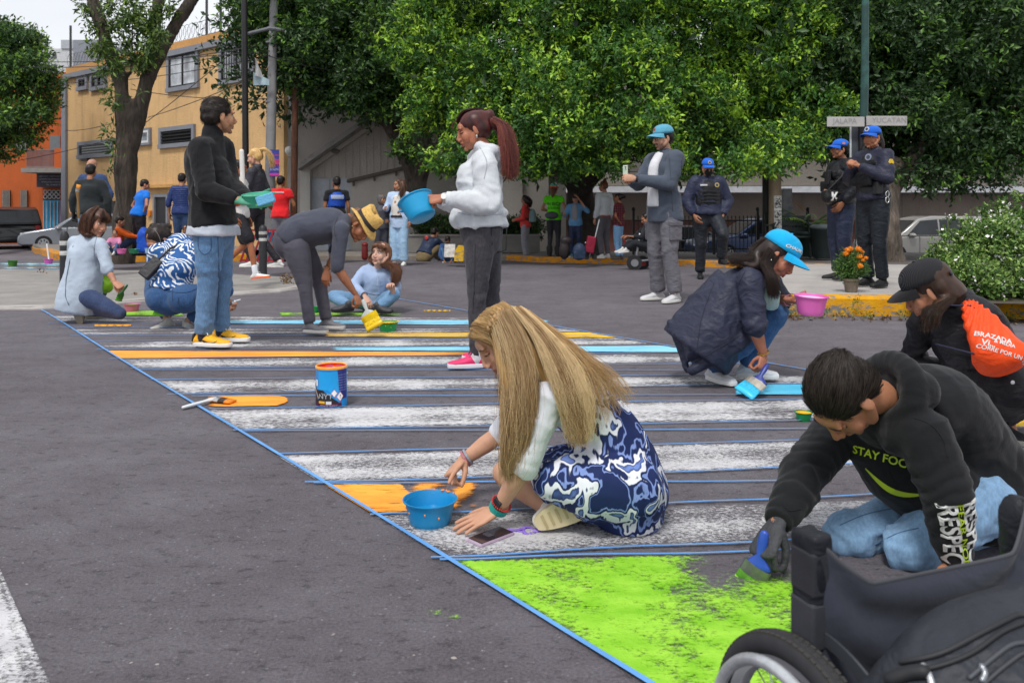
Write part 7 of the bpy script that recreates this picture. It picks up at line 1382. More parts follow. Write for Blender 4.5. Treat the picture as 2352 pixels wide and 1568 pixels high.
for x in (-.05, 0, .05): mk('vent_slot', MB().ell(e2.hl(x, -.10, .095), np.array((.012, .03, .022))*e2.hs, e2.HM, 8, 6), plain('1c3a34', .6), hm, smooth=True)
mk('waist_pack', MB().ell(e2.T(0, -.17, 1.0), (.17*e2.s, .08, .08), e2.R, 14, 8), fabric('4a4c52', 'nylon'), e2.root, smooth=True); mk('boots', MB().tube([e2.J['anA']+np.array((0, 0, .12)), e2.J['anA']], [.062, .055], 12).tube([e2.J['anB']+np.array((0, 0, .12)), e2.J['anB']], [.062, .055], 12), plain('2a2729', .8), e2.root, smooth=True)
e3 = crowd('woman in open denim shirt and black cap with one hand raised to her face', 1322, 592, 446, 165, 'c99478', True, group=GK, elev=.10, arms=(((.36, .10, 1.26)), ((.30, .04, 1.16))), over=dict(wrA=(-.12, .20, 1.62), wrB=(.28, .24, 1.2))); dress_up(e3, '5f8fb8', '26304d', ('5a9aa8', 'c9c6c2'), .6, 'denim', 'nylon', .02, hair='2a1f1a', style='crop', topname='denim_shirt', legname='trousers'); e3.cap('1d1d21')
mk('undershirt', MB().tube([e3.T(0, .12, 1.05), e3.T(0, .13, 1.25), e3.T(0, .1, 1.42)], [(.06, .03), (.065, .035), (.05, .03)], 12, side=e3.R[:, 0]), fabric('8d8d93'), e3.root, smooth=True)
e4 = crowd('woman in white sweater with hair tied up and grey jeans', 1387, 594, 416, 40, 'c99478', True, group=GK, elev=.10, hyaw=62); dress_up(e4, 'c9d0d4', '5f5d63', ('e2e0dc', 'e8e6e2'), .97, 'fleece', hair='6a4632', style='bun', falls=[([e4.hl(0, -.05, .12), e4.hl(0, -.06, .15)], [.04, .035])], topname='sweater', loose=.03, hem=-.0); mb = MB(); loft(mb, [(e4.J['pe']-np.array((0, 0, .01)), .175*e4.s, .14*e4.s, e4.hp), (e4.J['pe']+np.array((0, 0, .08)), .17*e4.s, .135*e4.s, e4.hp)], 3, 18, 'flat'); mk('shirt_hem', mb, fabric('e0481c'), e4.root, smooth=True)
e5 = crowd('woman in dark red plaid shirt and light jeans with hair in a bun', 1421, 597, 444, 60, 'a8724f', True, 1.05, group=GK, elev=.10, arms=(((.36, -.06, 1.14)), ((.34, .0, 1.14))), over=dict(wrA=(-.19, -.08, 1.02), wrB=(.2, .06, 1.02)), hyaw=78)
pm, nt_, b_ = _m('plaid'); c_ = coords(nt_); a1 = nd(nt_, 'ShaderNodeTexWave', Scale=7, bands_direction='X'); a2 = nd(nt_, 'ShaderNodeTexWave', Scale=7, bands_direction='Z'); nt_.links.new(c_, a1.inputs[0]); nt_.links.new(c_, a2.inputs[0]); mm = math_(nt_, 'ADD', math_(nt_, 'GREATER_THAN', a1.outputs['Fac'], .55), math_(nt_, 'GREATER_THAN', a2.outputs['Fac'], .55)); nt_.links.new(ramp(nt_, math_(nt_, 'MULTIPLY', mm, .5), [(0., '8a2733'), (.5, '4f1c28'), (1., '221420')]), b_.inputs['Base Color']); b_.inputs['Roughness'].default_value = .9
dress_up(e5, '5a2030', '7ba4cc', ('4a3a34', '3a302c'), .45, hair='1c1412', style='bun', falls=[([e5.hl(0, -.11, .03), e5.hl(0, -.15, .02)], [.05, .045])], topname='plaid_shirt', mat=pm)
# curly haired woman and the lady behind her
k1 = crowd('woman with long curly hair, open pale blue shirt, printed tee and wide light jeans', 917, 610, 411, 165, 'c08a6a', True, body=1.0, arms=(((.26, .0, 1.14)), ((.28, .0, 1.14))), over=dict(wrB=(.22, .2, 1.15), wrA=(-.26, .04, .9)), hyaw=120, lips='b0564e')
dress_up(k1, 'b5cae6', '9fbfdb', ('dddbd6', 'e8e6e2'), .97, hair='2f1f19', style='long', falls=[([k1.hl(.06, -.04, .02), k1.hl(.09, -.03, -.10), k1.hl(.10, .02, -.20), k1.hl(.09, .04, -.28)], [.06, .065, .055, .02]), ([k1.hl(-.06, -.05, .02), k1.hl(-.09, -.04, -.10), k1.hl(-.09, .0, -.24)], [.06, .06, .03])], hi='6b4a38', topname='open_shirt', loose=.025, hem=.2, lloose=.035)
k1.sheet_hair([[k1.hl(x, y, .08), k1.hl(x*1.7, y, -.04), k1.hl(x*1.9, y+.03, -.16), k1.hl(x*1.7, y+.05, -.30)] for x, y in ((-.06, .02), (-.07, -.05), (-.03, -.11), (.03, -.11), (.07, -.05), (.06, .02))], 500, .02, .0028, '2a1b16', '80604c', 4, wave=.03)
fm, nt_, b_ = _m('floral_tee'); vv_ = nd(nt_, 'ShaderNodeTexVoronoi', Scale=13); nt_.links.new(coords(nt_), vv_.inputs[0]); k_ = ramp(nt_, vv_.outputs['Distance'], [(.28, 1.), (.36, 0.)]); hh = nd(nt_, 'ShaderNodeSeparateColor'); nt_.links.new(vv_.outputs['Color'], hh.inputs[0]); nt_.links.new(mixc(nt_, k_, 'dcd6cc', ramp(nt_, hh.outputs[0], [(0., '8a4a2c'), (.5, 'c98a3c'), (1., 'a85a48')])), b_.inputs['Base Color']); b_.inputs['Roughness'].default_value = .9
mb = MB(); loft(mb, [(k1.T(0, .12, 1.0), .09, .05, k1.R[:, 0]), (k1.T(0, .125, 1.2), .095, .05, k1.R[:, 0]), (k1.T(0, .11, 1.38), .07, .04, k1.R[:, 0])], 4, 16); v, f, n = meld(mb, .016, 2); mk('printed_tee', (v, f), fm, k1.root, smooth=True); mk('belt', MB().tube([k1.T(x, .17-x*x*2, .99) for x in (-.11, 0, .11)], [(.012, .022)]*3, 8, side=(0, 1, 0)), plain('1a1a1c', .5), k1.root)
k2 = crowd('grey haired woman in dark quilted jacket behind the curly haired woman', 876, 606, 447, 200, 'b07a5c', True, body=1.05, arms=('hold', 'down'), hyaw=240, Y=15.2); dress_up(k2, '4a4850', '3f4048', ('2a2a2c', '2a2a2c'), .97, 'nylon', hair='5a5654', style='bob', topname='jacket', legname='trousers', lk='nylon')
# red shirt, blue vest
r1 = crowd('man in red polo shirt and grey trousers seen from behind beside the poles', 645, 601, 404, -8, 'a8704f', body=1.1, arms=(((.28, .05, 1.14)), ((.27, .04, 1.14))), over=dict(wrA=(-.22, .22, 1.0), wrB=(.2, .2, .98))); dress_up(r1, 'e0242a', '77757d', ('222224', '1a1a1c'), .25, hair='1a1412', style='crop', topname='polo_shirt', legname='trousers', lk='nylon', lloose=.02)
mk('back_stripe', MB().tube([r1.T(x, -.128+x*x*1.2, 1.40) for x in (-.11, -.05, 0, .05, .11)], [(.006, .018)]*5, 6, side=r1.R[:, 1]), plain('d8b8b8', .7), r1.top_o)
r2 = crowd('man in blue and white event vest over black tee holding a clipboard', 773, 604, 406, 20, 'a8704f', body=1.08, arms=('hold', 'down'), hyaw=30); dress_up(r2, '1f2024', '33405c', ('222224', '1a1a1c'), .3, hair='171210', style='crop', topname='tee'); vest(r2, '2450b4', 'event_vest', False, .015); mk('vest_band', MB().tube([r2.T(x, -.150+x*x*1.6, 1.33) for x in (-.12, -.06, 0, .06, .12)], [(.008, .045)]*5, 6, side=r2.R[:, 1]), plain('a9b4cc', .6), r2.vest_o)
cbp = r2.T(-.1, .36, 1.1); tag(mk('clipboard', MB().box(cbp, (.23, .31, .012), r2.R@np.array(Matrix.Rotation(rad(15), 3, 'X'))), plain('4a4a50', .5), bevel=.004), 'dark clipboard held by the man in the blue event vest', 'clipboard')
# blonde ponytail woman and the man in shorts walking behind the man in black
w1 = crowd('woman with a blonde ponytail in charcoal hooded jacket walking left', 588, 622, 342, 88, 'dba58a', True, arms=(((.20, .06, 1.14)), ((.2, -.1, 1.14))), over=dict(wrA=(-.22, .06, .90), knA=(-.1, .18, .50), anA=(-.1, .0, .14), knB=(.1, -.02, .5), anB=(.1, -.3, .12)), pitch=-14, Y=12.2, lips='c07068')
dress_up(w1, '3b3a42', '2b292e', ('d5d3cf', 'e6e4e0'), .97, 'nylon', hair='b98a50', style='bun', falls=[([w1.hl(0, -.09, .08), w1.hl(0, -.17, .07), w1.hl(0, -.22, -.02), w1.hl(0, -.22, -.14), w1.hl(0, -.19, -.2)], [.025, .034, .036, .028, .010])], hi='e8c684', topname='jacket', legname='leggings', lk='nylon', lloose=0., collar=.03)
w1.sheet_hair([[w1.hl(x, -.10, .08), w1.hl(x*1.5, -.18, .06), w1.hl(x*2, -.23, -.04), w1.hl(x*1.6, -.22, -.19)] for x in (-.03, 0, .03)], 300, .014, .0026, 'b58a50', 'f0d49a', 3, wave=.02)
w2 = crowd('man in white and orange shirt and shorts with orange soled shoes striding left', 548, 640, 368, 265, 'b5714d', body=1.0, arms=('down', 'down'), over=dict(knA=(-.1, .06, .5), anA=(-.1, -.34, .16), knB=(.1, .22, .52), anB=(.1, .30, .085)), Y=9.9)
w2.top('d9d6d2', .3, .05, .02, 'nylon', 'sports_shirt'); w2.legs('26252a', .40, .03, 'nylon', 'shorts'); w2.hair('201713', 'short'); mk('orange_panel', MB().ell(w2.T(.16, .04, 1.25), (.06, .10, .16), w2.R), fabric('d8531f', 'nylon'), w2.top_o, smooth=True)
for q in 'AB': w2.shoe(q, w2.R@np.array((0, 1, .1 if q == 'B' else -.4)), (0, 0, 1) if q == 'B' else w2.R@np.array((0, .4, 1)), 'e2e0dd', 'ee6a2c', .29, sock='e3e6ea', lace='e8e8e8')
tag(mk('white_rod', MB().tube([w2.T(.10, .12, 1.1), w2.T(.08, .08, 1.86)], .03, 10), plain('d9d6d0', .5)), 'white pole held upright behind the man in black jacket', 'pole')
# left group by the tree
l1 = crowd('man in dark green sweater with black gloves standing left of the forked tree', 208, 612, 377, 10, 'b07a5a', body=1.16, arms=(((.28, -.01, 1.14)), ((.28, -.01, 1.14))), over=dict(wrA=(-.29, .06, .9), wrB=(.29, .04, .9)), Y=11.8); dress_up(l1, '2a2f31', '6f8aa5', ('303034', '222224'), .97, 'fleece', hair='17120f', style='short', topname='sweater', loose=.02)
for q, th in (('A', 1), ('B', -1)): mk('glove', put_hand(l1.J['wr'+q], (0, .1, -1), (-1 if q == 'A' else 1, 0, 0), 'grip', th, 1.2), plain('1c1c1f', .7), l1.root, smooth=True)
l2 = crowd('balding man in blue jacket behind the man in dark green sweater', 212, 600, 366, 170, 'c48f78', body=1.12, Y=13.5, arms=(((.33, 0, 1.14)), ((.33, 0, 1.14))), over=dict(wrA=(-.30, .12, .92), wrB=(.30, .12, .92))); dress_up(l2, '2f456e', '3a4a66', ('303034', '222224'), .97, 'denim', topname='jacket', loose=.03)
l3 = crowd('man in bright blue polo with hands on hips in front of the tree', 318, 588, 412, -40, 'c08468', body=1.16, elev=.15, arms=(((.38, -.04, 1.14)), ((.38, -.08, 1.14))), over=dict(wrA=(-.19, .10, 1.0), wrB=(.19, .04, 1.0)), lean=(0, .12), poses=('hip', 'hip'), hyaw=-62, pitch=-18, Y=14.3); dress_up(l3, '1873d6', '26252a', ('1d1d1f', '161618'), .28, hair='17120f', style='crop', topname='polo_shirt', legname='trousers', lk='nylon', lloose=.02)
l4 = crowd('man in navy quilted jacket mostly hidden by the man in black', 418, 590, 398, 0, 'b98465', body=1.15, elev=.15, Y=14.0, arms=(((.28, .0, 1.14)), 'down')); dress_up(l4, '2c3c6e', '33486a', ('26262a', '1c1c1e'), .72, 'nylon', hair='1f1814', style='crop', topname='quilted_jacket')
mb = MB()
for i in range(11): z = 1.0+.042*i; mb.tube([l4.T(.17*math.cos(a)*1.03, .145*math.sin(a), z) for a in np.linspace(math.pi, 2*math.pi, 9)], .014, 6)
mk('quilting', mb, fabric('35467c', 'nylon'), l4.top_o, smooth=True)
def sit(label, px, py, top, yaw, h, skin, fem, tcol, lcol, hair, style='short', elev=.15, Y=None, arm=((.22, .22, .38), (.12, .4, .30)), kneel=False, pitch=-25, falls=(), body=1., shoes=('c9c6c2', 'dcdad5'), knees=.34, fold=.0, kind='knit'):
    g = np.array(G(px, py, elev) if Y is None else W(px, py, Y)); k = F/g[1]; H = (py-top)/k; s_ = H/.86; R = rotz(rad(yaw)); T = lambda x, y, z: g+R@np.array((x*s_, y*s_, z*s_)); J = {}
    for q, e in (('A', -1), ('B', 1)):
        J['sh'+q] = T(e*.16, fold*.9, .52-fold*.3); J['el'+q] = T(e*arm[0][0], arm[0][1]+fold, arm[0][2]-fold*.4); J['wr'+q] = T(e*arm[1][0], arm[1][1]+fold, arm[1][2]-fold*.4); J['hip'+q] = T(e*.09, .0, .12); J['kn'+q] = T(e*.16, .34, knees); J['an'+q] = T(e*.12, .52 if not kneel else .12, .07)
    J.update(pe=T(0, -.02, .12), wa=T(0, fold*.35-.01, .26), ch=T(0, fold*.7, .43-fold*.15), nk=T(0, fold-.0, .58-fold*.35)); fw = R@np.array((0, math.cos(rad(pitch)), math.sin(rad(pitch))))
    p = Person(label, J, (T(0, .03+fold*1.25, .72-fold*.5), fw, (0, 0, 1), s_), skin, fem, s_*1.65, vx(g[1]), body, loc=tuple(g)); p.R = R; p.T = T
    p.body([(J['wrA'], J['wrA']-J['elA'], (0, 0, 1), 'relaxed', 1), (J['wrB'], J['wrB']-J['elB'], (0, 0, 1), 'relaxed', -1)]); p.top(tcol, .9, -.02, .015, kind, 'top'); p.legs(lcol, .96, .006); p.hair(hair, style, falls)
    for q in 'AB': p.shoe(q, R@np.array((0, 1, -.1)), (0, 0, 1), *shoes)
    return p
sit('child in bright orange jacket reaching across beside the tree trunk', 272, 582, 494, -70, 1.2, 'c08a6a', True, 'f0661c', '33405c', '231a16', 'long', arm=((.24, .24, .40), (.2, .5, .36)), Y=14.2)
sit('toddler in pink and white jacket playing with a pink bowl on the kerb', 264, 582, 528, 190, .9, 'cf9c80', True, 'd98bb0', '4a5f86', '3a261c', 'bun', Y=13.6)
sit('dark haired child sitting on the left kerb beside a blue bag', 352, 582, 512, 60, 1.2, 'b98465', True, '2a3f78', '2d3446', '1a1412', 'bob', Y=14.)
sit('curly brown haired child in grey top on the left kerb', 388, 584, 513, 200, 1.2, 'cf9c80', False, '44465a', '2d3446', '6a4630', 'short', Y=13.8)
sit('child in slate top bent forward behind the squatting woman', 428, 586, 515, 175, 1.2, 'b98465', True, '555a78', '3a3c50', '2a1f1c', 'bob', Y=13.6)
s1 = sit('man in navy jacket with a bright flower on the back crouching by the planter', 975, 600, 508, -35, 1.6, 'b98465', False, '2b3650', '7a6a4c', '1a1412', 'short', 0, arm=((.24, .26, .30), (.1, .45, .2)), kneel=True, body=1.2, shoes=('dcdad6', 'e8e6e2'), fold=.25, kind='nylon')
mk('flower_print', MB().ell(s1.T(.03, .03, .50), (.05, .02, .05), s1.R), plain('c8403a', .6, var=.5, vs=30), s1.top_o, smooth=True)
sit('man in denim jacket bowed over a notebook at the planter', 1028, 600, 531, 185, 1.6, 'b07858', False, '33507e', '4f6f94', '1a1412', 'short', 0, arm=((.22, .28, .28), (.08, .5, .12)), fold=.22, pitch=-60, kind='denim')
# ================================================================== THINGS
def bowl(label, c, r, h, col, inner=None, drip=None, axis=(0, 0, 1), cat='bowl', group='paint bowls on the crossing', handle=None):
    c = np.asarray(c, float); z = unit(axis); x = unit(np.cross(z, (.13, .9, .3))); M = np.array([x, np.cross(z, x), z]).T; o = thing('paint_bowl', label, cat, c, group)
    pr = [(.001, 0), (r*.70, 0), (r*.74, .004), (r*.80, h*.25), (r*.90, h*.72), (r*.955, h*.93), (r*1.03, h*.955), (r*1.04, h), (r*.985, h*1.0), (r*.93, h*.90), (r*.78, h*.25), (r*.70, h*.06), (.001, h*.05)]
    mk('bowl', MB().lathe(pr, 40, c, M), plain(col, .32, var=.05, spec=.5), o, smooth=True, sharp=45)
    if inner: mk('paint', MB().lathe([(.001, h*.42), (r*.79, h*.42), (r*.80, h*.45), (r*.001, h*.43)], 28, c, M).lathe([(r*.795, h*.42), (r*.92, h*.88), (r*.90, h*.88), (r*.775, h*.42)], 28, c, M), plain(inner, .3, var=.1), o, smooth=True, sharp=40)
    if drip:
        mb = MB()
        for a, l in ((4.3, .5), (4.8, .35), (5.3, .7), (3.9, .3)): mb.tube([c+M@np.array((r*1.043*math.cos(a), r*1.043*math.sin(a), h*.99)), c+M@np.array((r*.97*math.cos(a), r*.97*math.sin(a), h*(.95-.1*l)))], [.0035, .002], 6)
        for a in np.linspace(0, 6.1, 23): mb.ell(c+M@np.array((r*1.0*math.cos(a), r*1.0*math.sin(a), h*1.0)), (.008, .008, .0025), M, 6, 4) if ((a > 4.1 and a < 4.6) or label.find('yellow') > 0) else None
        for a, q in ((.4, .72), (.75, .6), (1.6, .66), (2.2, .5)): mb.ell(c+M@np.array((r*(.80+.13*q)*math.cos(a), r*(.80+.13*q)*math.sin(a), h*q)), (.003, .003, .004), M, 6, 4)
        mk('paint_drips', mb, plain(drip, .35), o, smooth=True)['kind'] = 'stuff'
    if handle: mk('handle', MB().tube([c+M@np.array((r*1.0*handle[0], r*handle[1], h*.93)), c+M@np.array((r*2.0*handle[0], r*2.0*handle[1], h*.93))], [(.016, .006), (.012, .006)], 10, side=z), plain(col, .32), o, smooth=True)
    return o
def gbowl(label, px, py, rpx, col, inner, drip=None, hr=.95, elev=.0, Y=None):
    g = np.array(G(px, py, elev) if Y is None else W(px, py, Y)); r = rpx*g[1]/F; g[1] += r*.6; return bowl(label, g, r, r*hr, col, inner, drip)
gbowl('sky blue plastic bowl with orange paint drips beside the seated blonde woman', 984, 1216, 62, '1286bd', '1a8cc4', 'f08a2c', .95)
gbowl('green bowl with yellow paint running over its rim under the wide brush', 889, 763, 24, '1f9150', 'e8c01c', 'e8c01c', .95)
gbowl('green bowl partly hidden behind the legs of the bending woman', 722, 719, 13, '1f9150', '1f8a4c', None, 1.1)
gbowl('pink bowl holding lime green paint by the kneeling tunic woman', 298, 717, 18, 'd0609c', '7cc41c', None, 1.0)
gbowl('teal green bowl with turquoise paint beside the man in yellow shoes', 512, 737, 14, '2a9a78', '2fb0c0', None, 1.3)
gbowl('green bowl with yellow inside half hidden behind the hoodie man', 1850, 968, 20, '1f8a50', 'e8c01c', None, 1.0)
gbowl('green and yellow bowl standing on the far left painted bands', 25, 612, 11, '3c7a34', 'b9a028', None, 1.2)
pkb = gbowl('pink bowl with white handle standing on the far left painted bands', 108, 607, 10, 'd0509c', 'e8e6ea', None, 1.2)
mk('stick', MB().tube([np.array(pkb.location)+(0, .02, .06), np.array(pkb.location)+(-.06, .05, .38)], .015, 8), plain('e4e4e6', .5), pkb)
gbowl('pink bowl in front of the toddler on the kerb', 276, 583, 11, 'e070b0', 'd0609c', None, 1.0, .15, 13.2)
gbowl('green bowl on the left kerb beside the tree foot', 304, 582, 12, '2c8a60', '3a9a70', None, .8, .15, 13.4)
gbowl('clear plastic cup on the left kerb by the blue bag', 337, 582, 6, '9fc0d8', None, None, 2., .15, 13.5)
c = P_(1861, 722, Yn-.22); bowl('bright pink bowl held out by the woman in the navy coat', c, .083, .098, 'e069b8', 'e8c8e4', None, (.04, -.06, 1))
bowl('blue bowl with handle tipped sideways in the hand of the white hoodie woman', P_(972, 500, Yw-.18), .105, .13, '1a9ace', '1689ba', None, (-.42, .35, .84), handle=(0, 0) and None)
bh = [o for o in bpy.data.objects if o.get('label', '').startswith('blue bowl with handle')][0]; mk('handle', MB().beam(P_(952, 486, Yw-.12), P_(916, 486, Yw-.16), .038, .012, up=(0, 0, 1)), plain('1792c4', .35), bh, bevel=.004)
bowl('green bowl held in the gloved hands of the man in black jacket', P_(596, 474, Ya-.22), .105, .085, '3aa888', '48b898', None, (-.05, -.18, 1)); 
sp_ = thing('sponge', 'light blue sponge block held against the green bowl', 'sponge', P_(612, 462, Ya-.34)); mk('block', MB().box(P_(610, 458, Ya-.34), (.115, .05, .062), rotz(.1)@np.array(Matrix.Rotation(rad(-18), 3, 'Y'))), plain('6fb4dc', .85, var=.1, bs=.6, bscale=120), sp_, bevel=.006); mk('scour_pad', MB().box(P_(608, 466, Ya-.335), (.112, .048, .012), rotz(.1)@np.array(Matrix.Rotation(rad(-18), 3, 'Y'))), plain('5a9c60', .9), sp_)
def brush(label, a, b, c, w, hcol, fcol='a9a7a3', bcol='2b2322', tip=None, flat=(0, 0, 1), hr=.011):
    """a: end of handle, b: ferrule start, c: bristle tips"""
    a, b, c = (np.asarray(q, float) for q in (a, b, c)); o = thing('paint_brush', label, 'brush', (a+c)/2, 'paint brushes'); t = unit(c-b); L = np.linalg.norm(c-b); n = np.asarray(flat, float); sd_ = unit(np.cross(t, n))
    mk('handle', MB().tube([a, a*.7+b*.3, a*.35+b*.65, b*.9+a*.1, b], [(hr*1.0, hr*.7), (hr*1.25, hr*.8), (hr*.8, hr*.7), (w*.40, hr*.9), (w*.5, hr*.95)], 12, side=sd_), plain(hcol, .35), o, smooth=True)
    f1 = b+t*L*.38; mk('ferrule', MB().tube([b-t*.003, f1], [(w*.515, hr*1.05), (w*.53, hr*1.1)], 14, side=sd_, cap='flat'), plain(fcol, .3, .75, var=.15, vs=40), o)
    mk('bristles', MB().tube([f1-t*.002, f1*.5+c*.5, c], [(w*.5, hr), (w*.53, hr*.95), (w*.54, hr*.35)], 14, side=sd_, cap='flat'), plain(bcol, .8, var=.3, vs=90), o, smooth=True)
    if tip: q = f1*.45+c*.55; mk('wet_paint', MB().tube([q, c+t*.004], [(w*.535, hr*1.02), (w*.55, hr*.5)], 14, side=sd_, cap='flat'), plain(tip, .3, var=.08), o, smooth=True)
    return o
g1 = np.array(G(421, 941)); g2 = np.array(G(492, 926)); g3 = np.array(G(532, 930)); brush('white handled flat brush lying across the blue line with orange bristles', g1+(0, 0, .012), g2+(0, 0, .022), g3+(0, .01, .014), .062, 'd3d7da', 'b9babb', '3b2a22', 'e8881c')
brush('blue handled brush loaded with lime paint in the black glove of the hoodie man', P_(1756, 1225, 2.04), P_(1740, 1300, 2.04), P_(1712, 1352, 2.06), .070, '2a4fb0', '8d8f90', '4d8a1c', '86d412', (-.3, -.8, .3))
brush('blue handled brush with turquoise bristles held by the woman in navy coat', P_(1762, 838, Yn-.26), P_(1740, 875, Yn-.30), P_(1708, 903, Yn-.34), .105, '283a8c', 'b7b0a4', '35b4dc', '3cc4ec', (-.4, -.7, .6), .012)
brush('wide yellow paint pad brush dipped by the woman in straw hat', P_(834, 690, Yh_-.18), P_(846, 722, Yh_-.20), P_(862, 752, Yh_-.22), .125, 'b9bdb8', 'e4bd18', 'e4bd18', 'ecc41c', (-.1, -.9, .2), .014)
brush('green tipped brush in the hand of the kneeling tunic woman', P_(292, 655, Yt-.22), P_(278, 676, Yt-.2), P_(272, 690, Yt-.18), .05, '2f6f3a', '4a8a3c', '3f8a2c', '5cae24', (.6, -.6, .4), .009)
brush('white brush with green bristles standing on the fresh green stripe', P_(371, 700, Yq-.02), P_(367, 712, Yq-.03), P_(364, 724, Yq-.04), .085, 'd9dad8', 'e6e6e4', '5cb41c', '6cc41c', (.1, -.95, .1), .012)
brush('thin silver handled brush in the right hand of the squatting woman', P_(552, 688, Yq+.02), P_(538, 692, Yq), P_(526, 700, Yq), .03, 'c9cdd2', 'a9adb2', '3a3232', None, (0, -.7, .7), .006)
brush('long wooden brush held down by the man in dark green sweater', P_(181, 500, 11.5), P_(178, 440, 11.45), P_(181, 424, 11.45), .06, '8a6a40', '9a9a98', 'd88a2c', None, (0, 1, 0), .018)
# small glass jar by the girl
jr = thing('paint_jar', 'small glass jar with a brush in front of the sitting girl', 'jar', G(866, 718)); c = np.array(jr.location); mk('glass', MB().lathe([(.001, 0), (.036, 0), (.038, .01), (.038, .06), (.033, .068), (.033, .075), (.029, .075), (.03, .06), (.03, .01), (.001, .008)], 18, c), plain('8d9a98', .15, spec=.7), jr, smooth=True, sharp=40); mk('label_band', MB().lathe([(.0385, .02), (.0385, .05), (.0375, .05)], 18, c), plain('c9cdc8', .6), jr); mk('green_base', MB().lathe([(.0387, .002), (.0387, .016), (.037, .016)], 18, c), plain('6cae2c', .5), jr)
# printed paint tin
g = np.array(G(755, 937)); rC = 36.5*g[1]/F; g[1] += rC*.8; hC = 92*g[1]/F; tin = thing('paint_tin', 'open paint tin with blue and black printed label full of orange paint', 'paint tin', g)
body_ = mk('tin_body', MB().lathe([(.001, 0), (rC*.97, 0), (rC, .004), (rC*.985, .008), (rC*.985, hC-.012), (rC*1.0, hC-.009), (rC*1.0, hC-.002), (rC*.96, hC), (rC*.9, hC-.004), (rC*.9, hC*.82), (.001, hC*.82)], 48, g), plain('1187d0', .3, var=.04), tin, smooth=True, sharp=40)
mk('rim', MB().lathe([(rC*1.005, hC-.011), (rC*1.015, hC-.002), (rC*.97, hC+.003), (rC*.91, hC-.001), (rC*.905, hC-.02)], 48, g), plain('f0a030', .35, dirt='e8e4e0'), tin, smooth=True); mk('paint', MB().lathe([(.001, hC*.87), (rC*.9, hC*.87), (rC*.899, hC*.985), (rC*.895, hC*.985)], 40, g), plain('e8420e', .3, var=.12), tin, smooth=True)
def on_tin(name, poly, mat, off, sub=10):      # flat print bent round the tin: (angle deg from the camera side, height 0..1)
    poly = np.array(poly, float); bm = bmesh.new(); bm.faces.new([bm.verts.new((a, z*100, 0)) for a, z in poly]); bmesh.ops.triangulate(bm, faces=bm.faces); bmesh.ops.subdivide_edges(bm, edges=bm.edges, cuts=sub, use_grid_fill=True)
    v = np.array([q.co[:] for q in bm.verts]); f = [tuple(x.index for x in q.verts) for q in bm.faces]; bm.free(); return tinwrap(name, v[:, 0], v[:, 1]/100, f, mat, off)
def tinwrap(name, ang, z, f, mat, off):
    a = np.radians(ang-90-12); r = rC*.985+off; return mk(name, (np.stack([g[0]+r*np.cos(a), g[1]+r*np.sin(a), g[2]+.008+z*(hC-.02)], 1), f), mat, tin)
BLK = plain('16161c', .35)
on_tin('label_panel', [(-95, .62), (-60, .58), (-40, .45), (-8, .45), (50, .12), (60, .0), (-110, .0)], BLK, .0008); on_tin('label_panel', [(-28, .96), (48, .96), (52, .12), (12, .46), (-28, .46)], plain('1f9fe4', .3), .0012); on_tin('label_panel', [(46, 1.), (92, 1.), (92, .2), (66, .2), (52, .5)], plain('25307c', .3), .0016)
on_tin('label_panel', [(-110, .10), (62, .10), (64, .0), (-110, .0)], plain('4a1238', .35), .0014); on_tin('label_panel', [(-26, .155), (0, .155), (0, .09), (-26, .09)], plain('d8a31c', .4), .0018); on_tin('label_panel', [(4, .155), (24, .155), (24, .07), (4, .07)], plain('c9ccd0', .4), .0018); on_tin('label_panel', [(-45, .72), (-32, .72), (-32, .55), (-45, .55)], plain('dcdcdc', .4), .0018)
for i, (w0, colr) in enumerate(((-.0, '6fbf6a'), (.02, 'c9a030'), (-.02, '5a8fd0'))): on_tin('label_streak', [(-62, .60+w0), (-58, .60+w0), (-26, .22+w0), (-30, .22+w0)], plain(colr, .4), .0020+.0002*i)
on_tin('label_lamp', [(-64+9*math.cos(a), .27+.07*math.sin(a)) for a in np.linspace(0, 2*math.pi, 13)[:-1]], plain('e08a1c', .4), .0022)
for (a, z, s_) in ((34, .37, 12), (56, .27, 15)):
    on_tin('hazard_mark', [(a-s_, z), (a, z+s_*.0095), (a+s_, z), (a, z-s_*.0095)], plain('c0286a', .4), .0022); on_tin('hazard_mark', [(a-s_*.85, z), (a, z+s_*.0081), (a+s_*.85, z), (a, z-s_*.0081)], plain('eceae8', .4), .0026)
def tin_text(t, ang, z, size, mat, sx=1.):
    v, f = text_mesh(t, size); tinwrap('tin_lettering', ang+np.degrees(v[:, 0]*sx/rC), z+v[:, 1]/hC, f, mat, .0031)
tin_text('!', 56, .27, .03, BLK); tin_text('NYT', 2, .28, .036, plain('a9acb4', .4)); tin_text('PINTURA', 2, .355, .011, plain('a9acb4', .4)); tin_text('ESMALTE TRAFICO', 14, .035, .010, plain('d8a0b0', .4)); tin_text('X', -72, .80, .04, plain('e4e8ee', .4))
for i in range(7): tin_text('secado rapido', 68, .86-.07*i, .009, plain('9aa4d8', .4))
mk('tin_handle_ear', MB().ell(g+(rC*.98, 0, hC*.8), (.006, .008, .008)), plain('b9bcc0', .3, .7), tin, smooth=True)
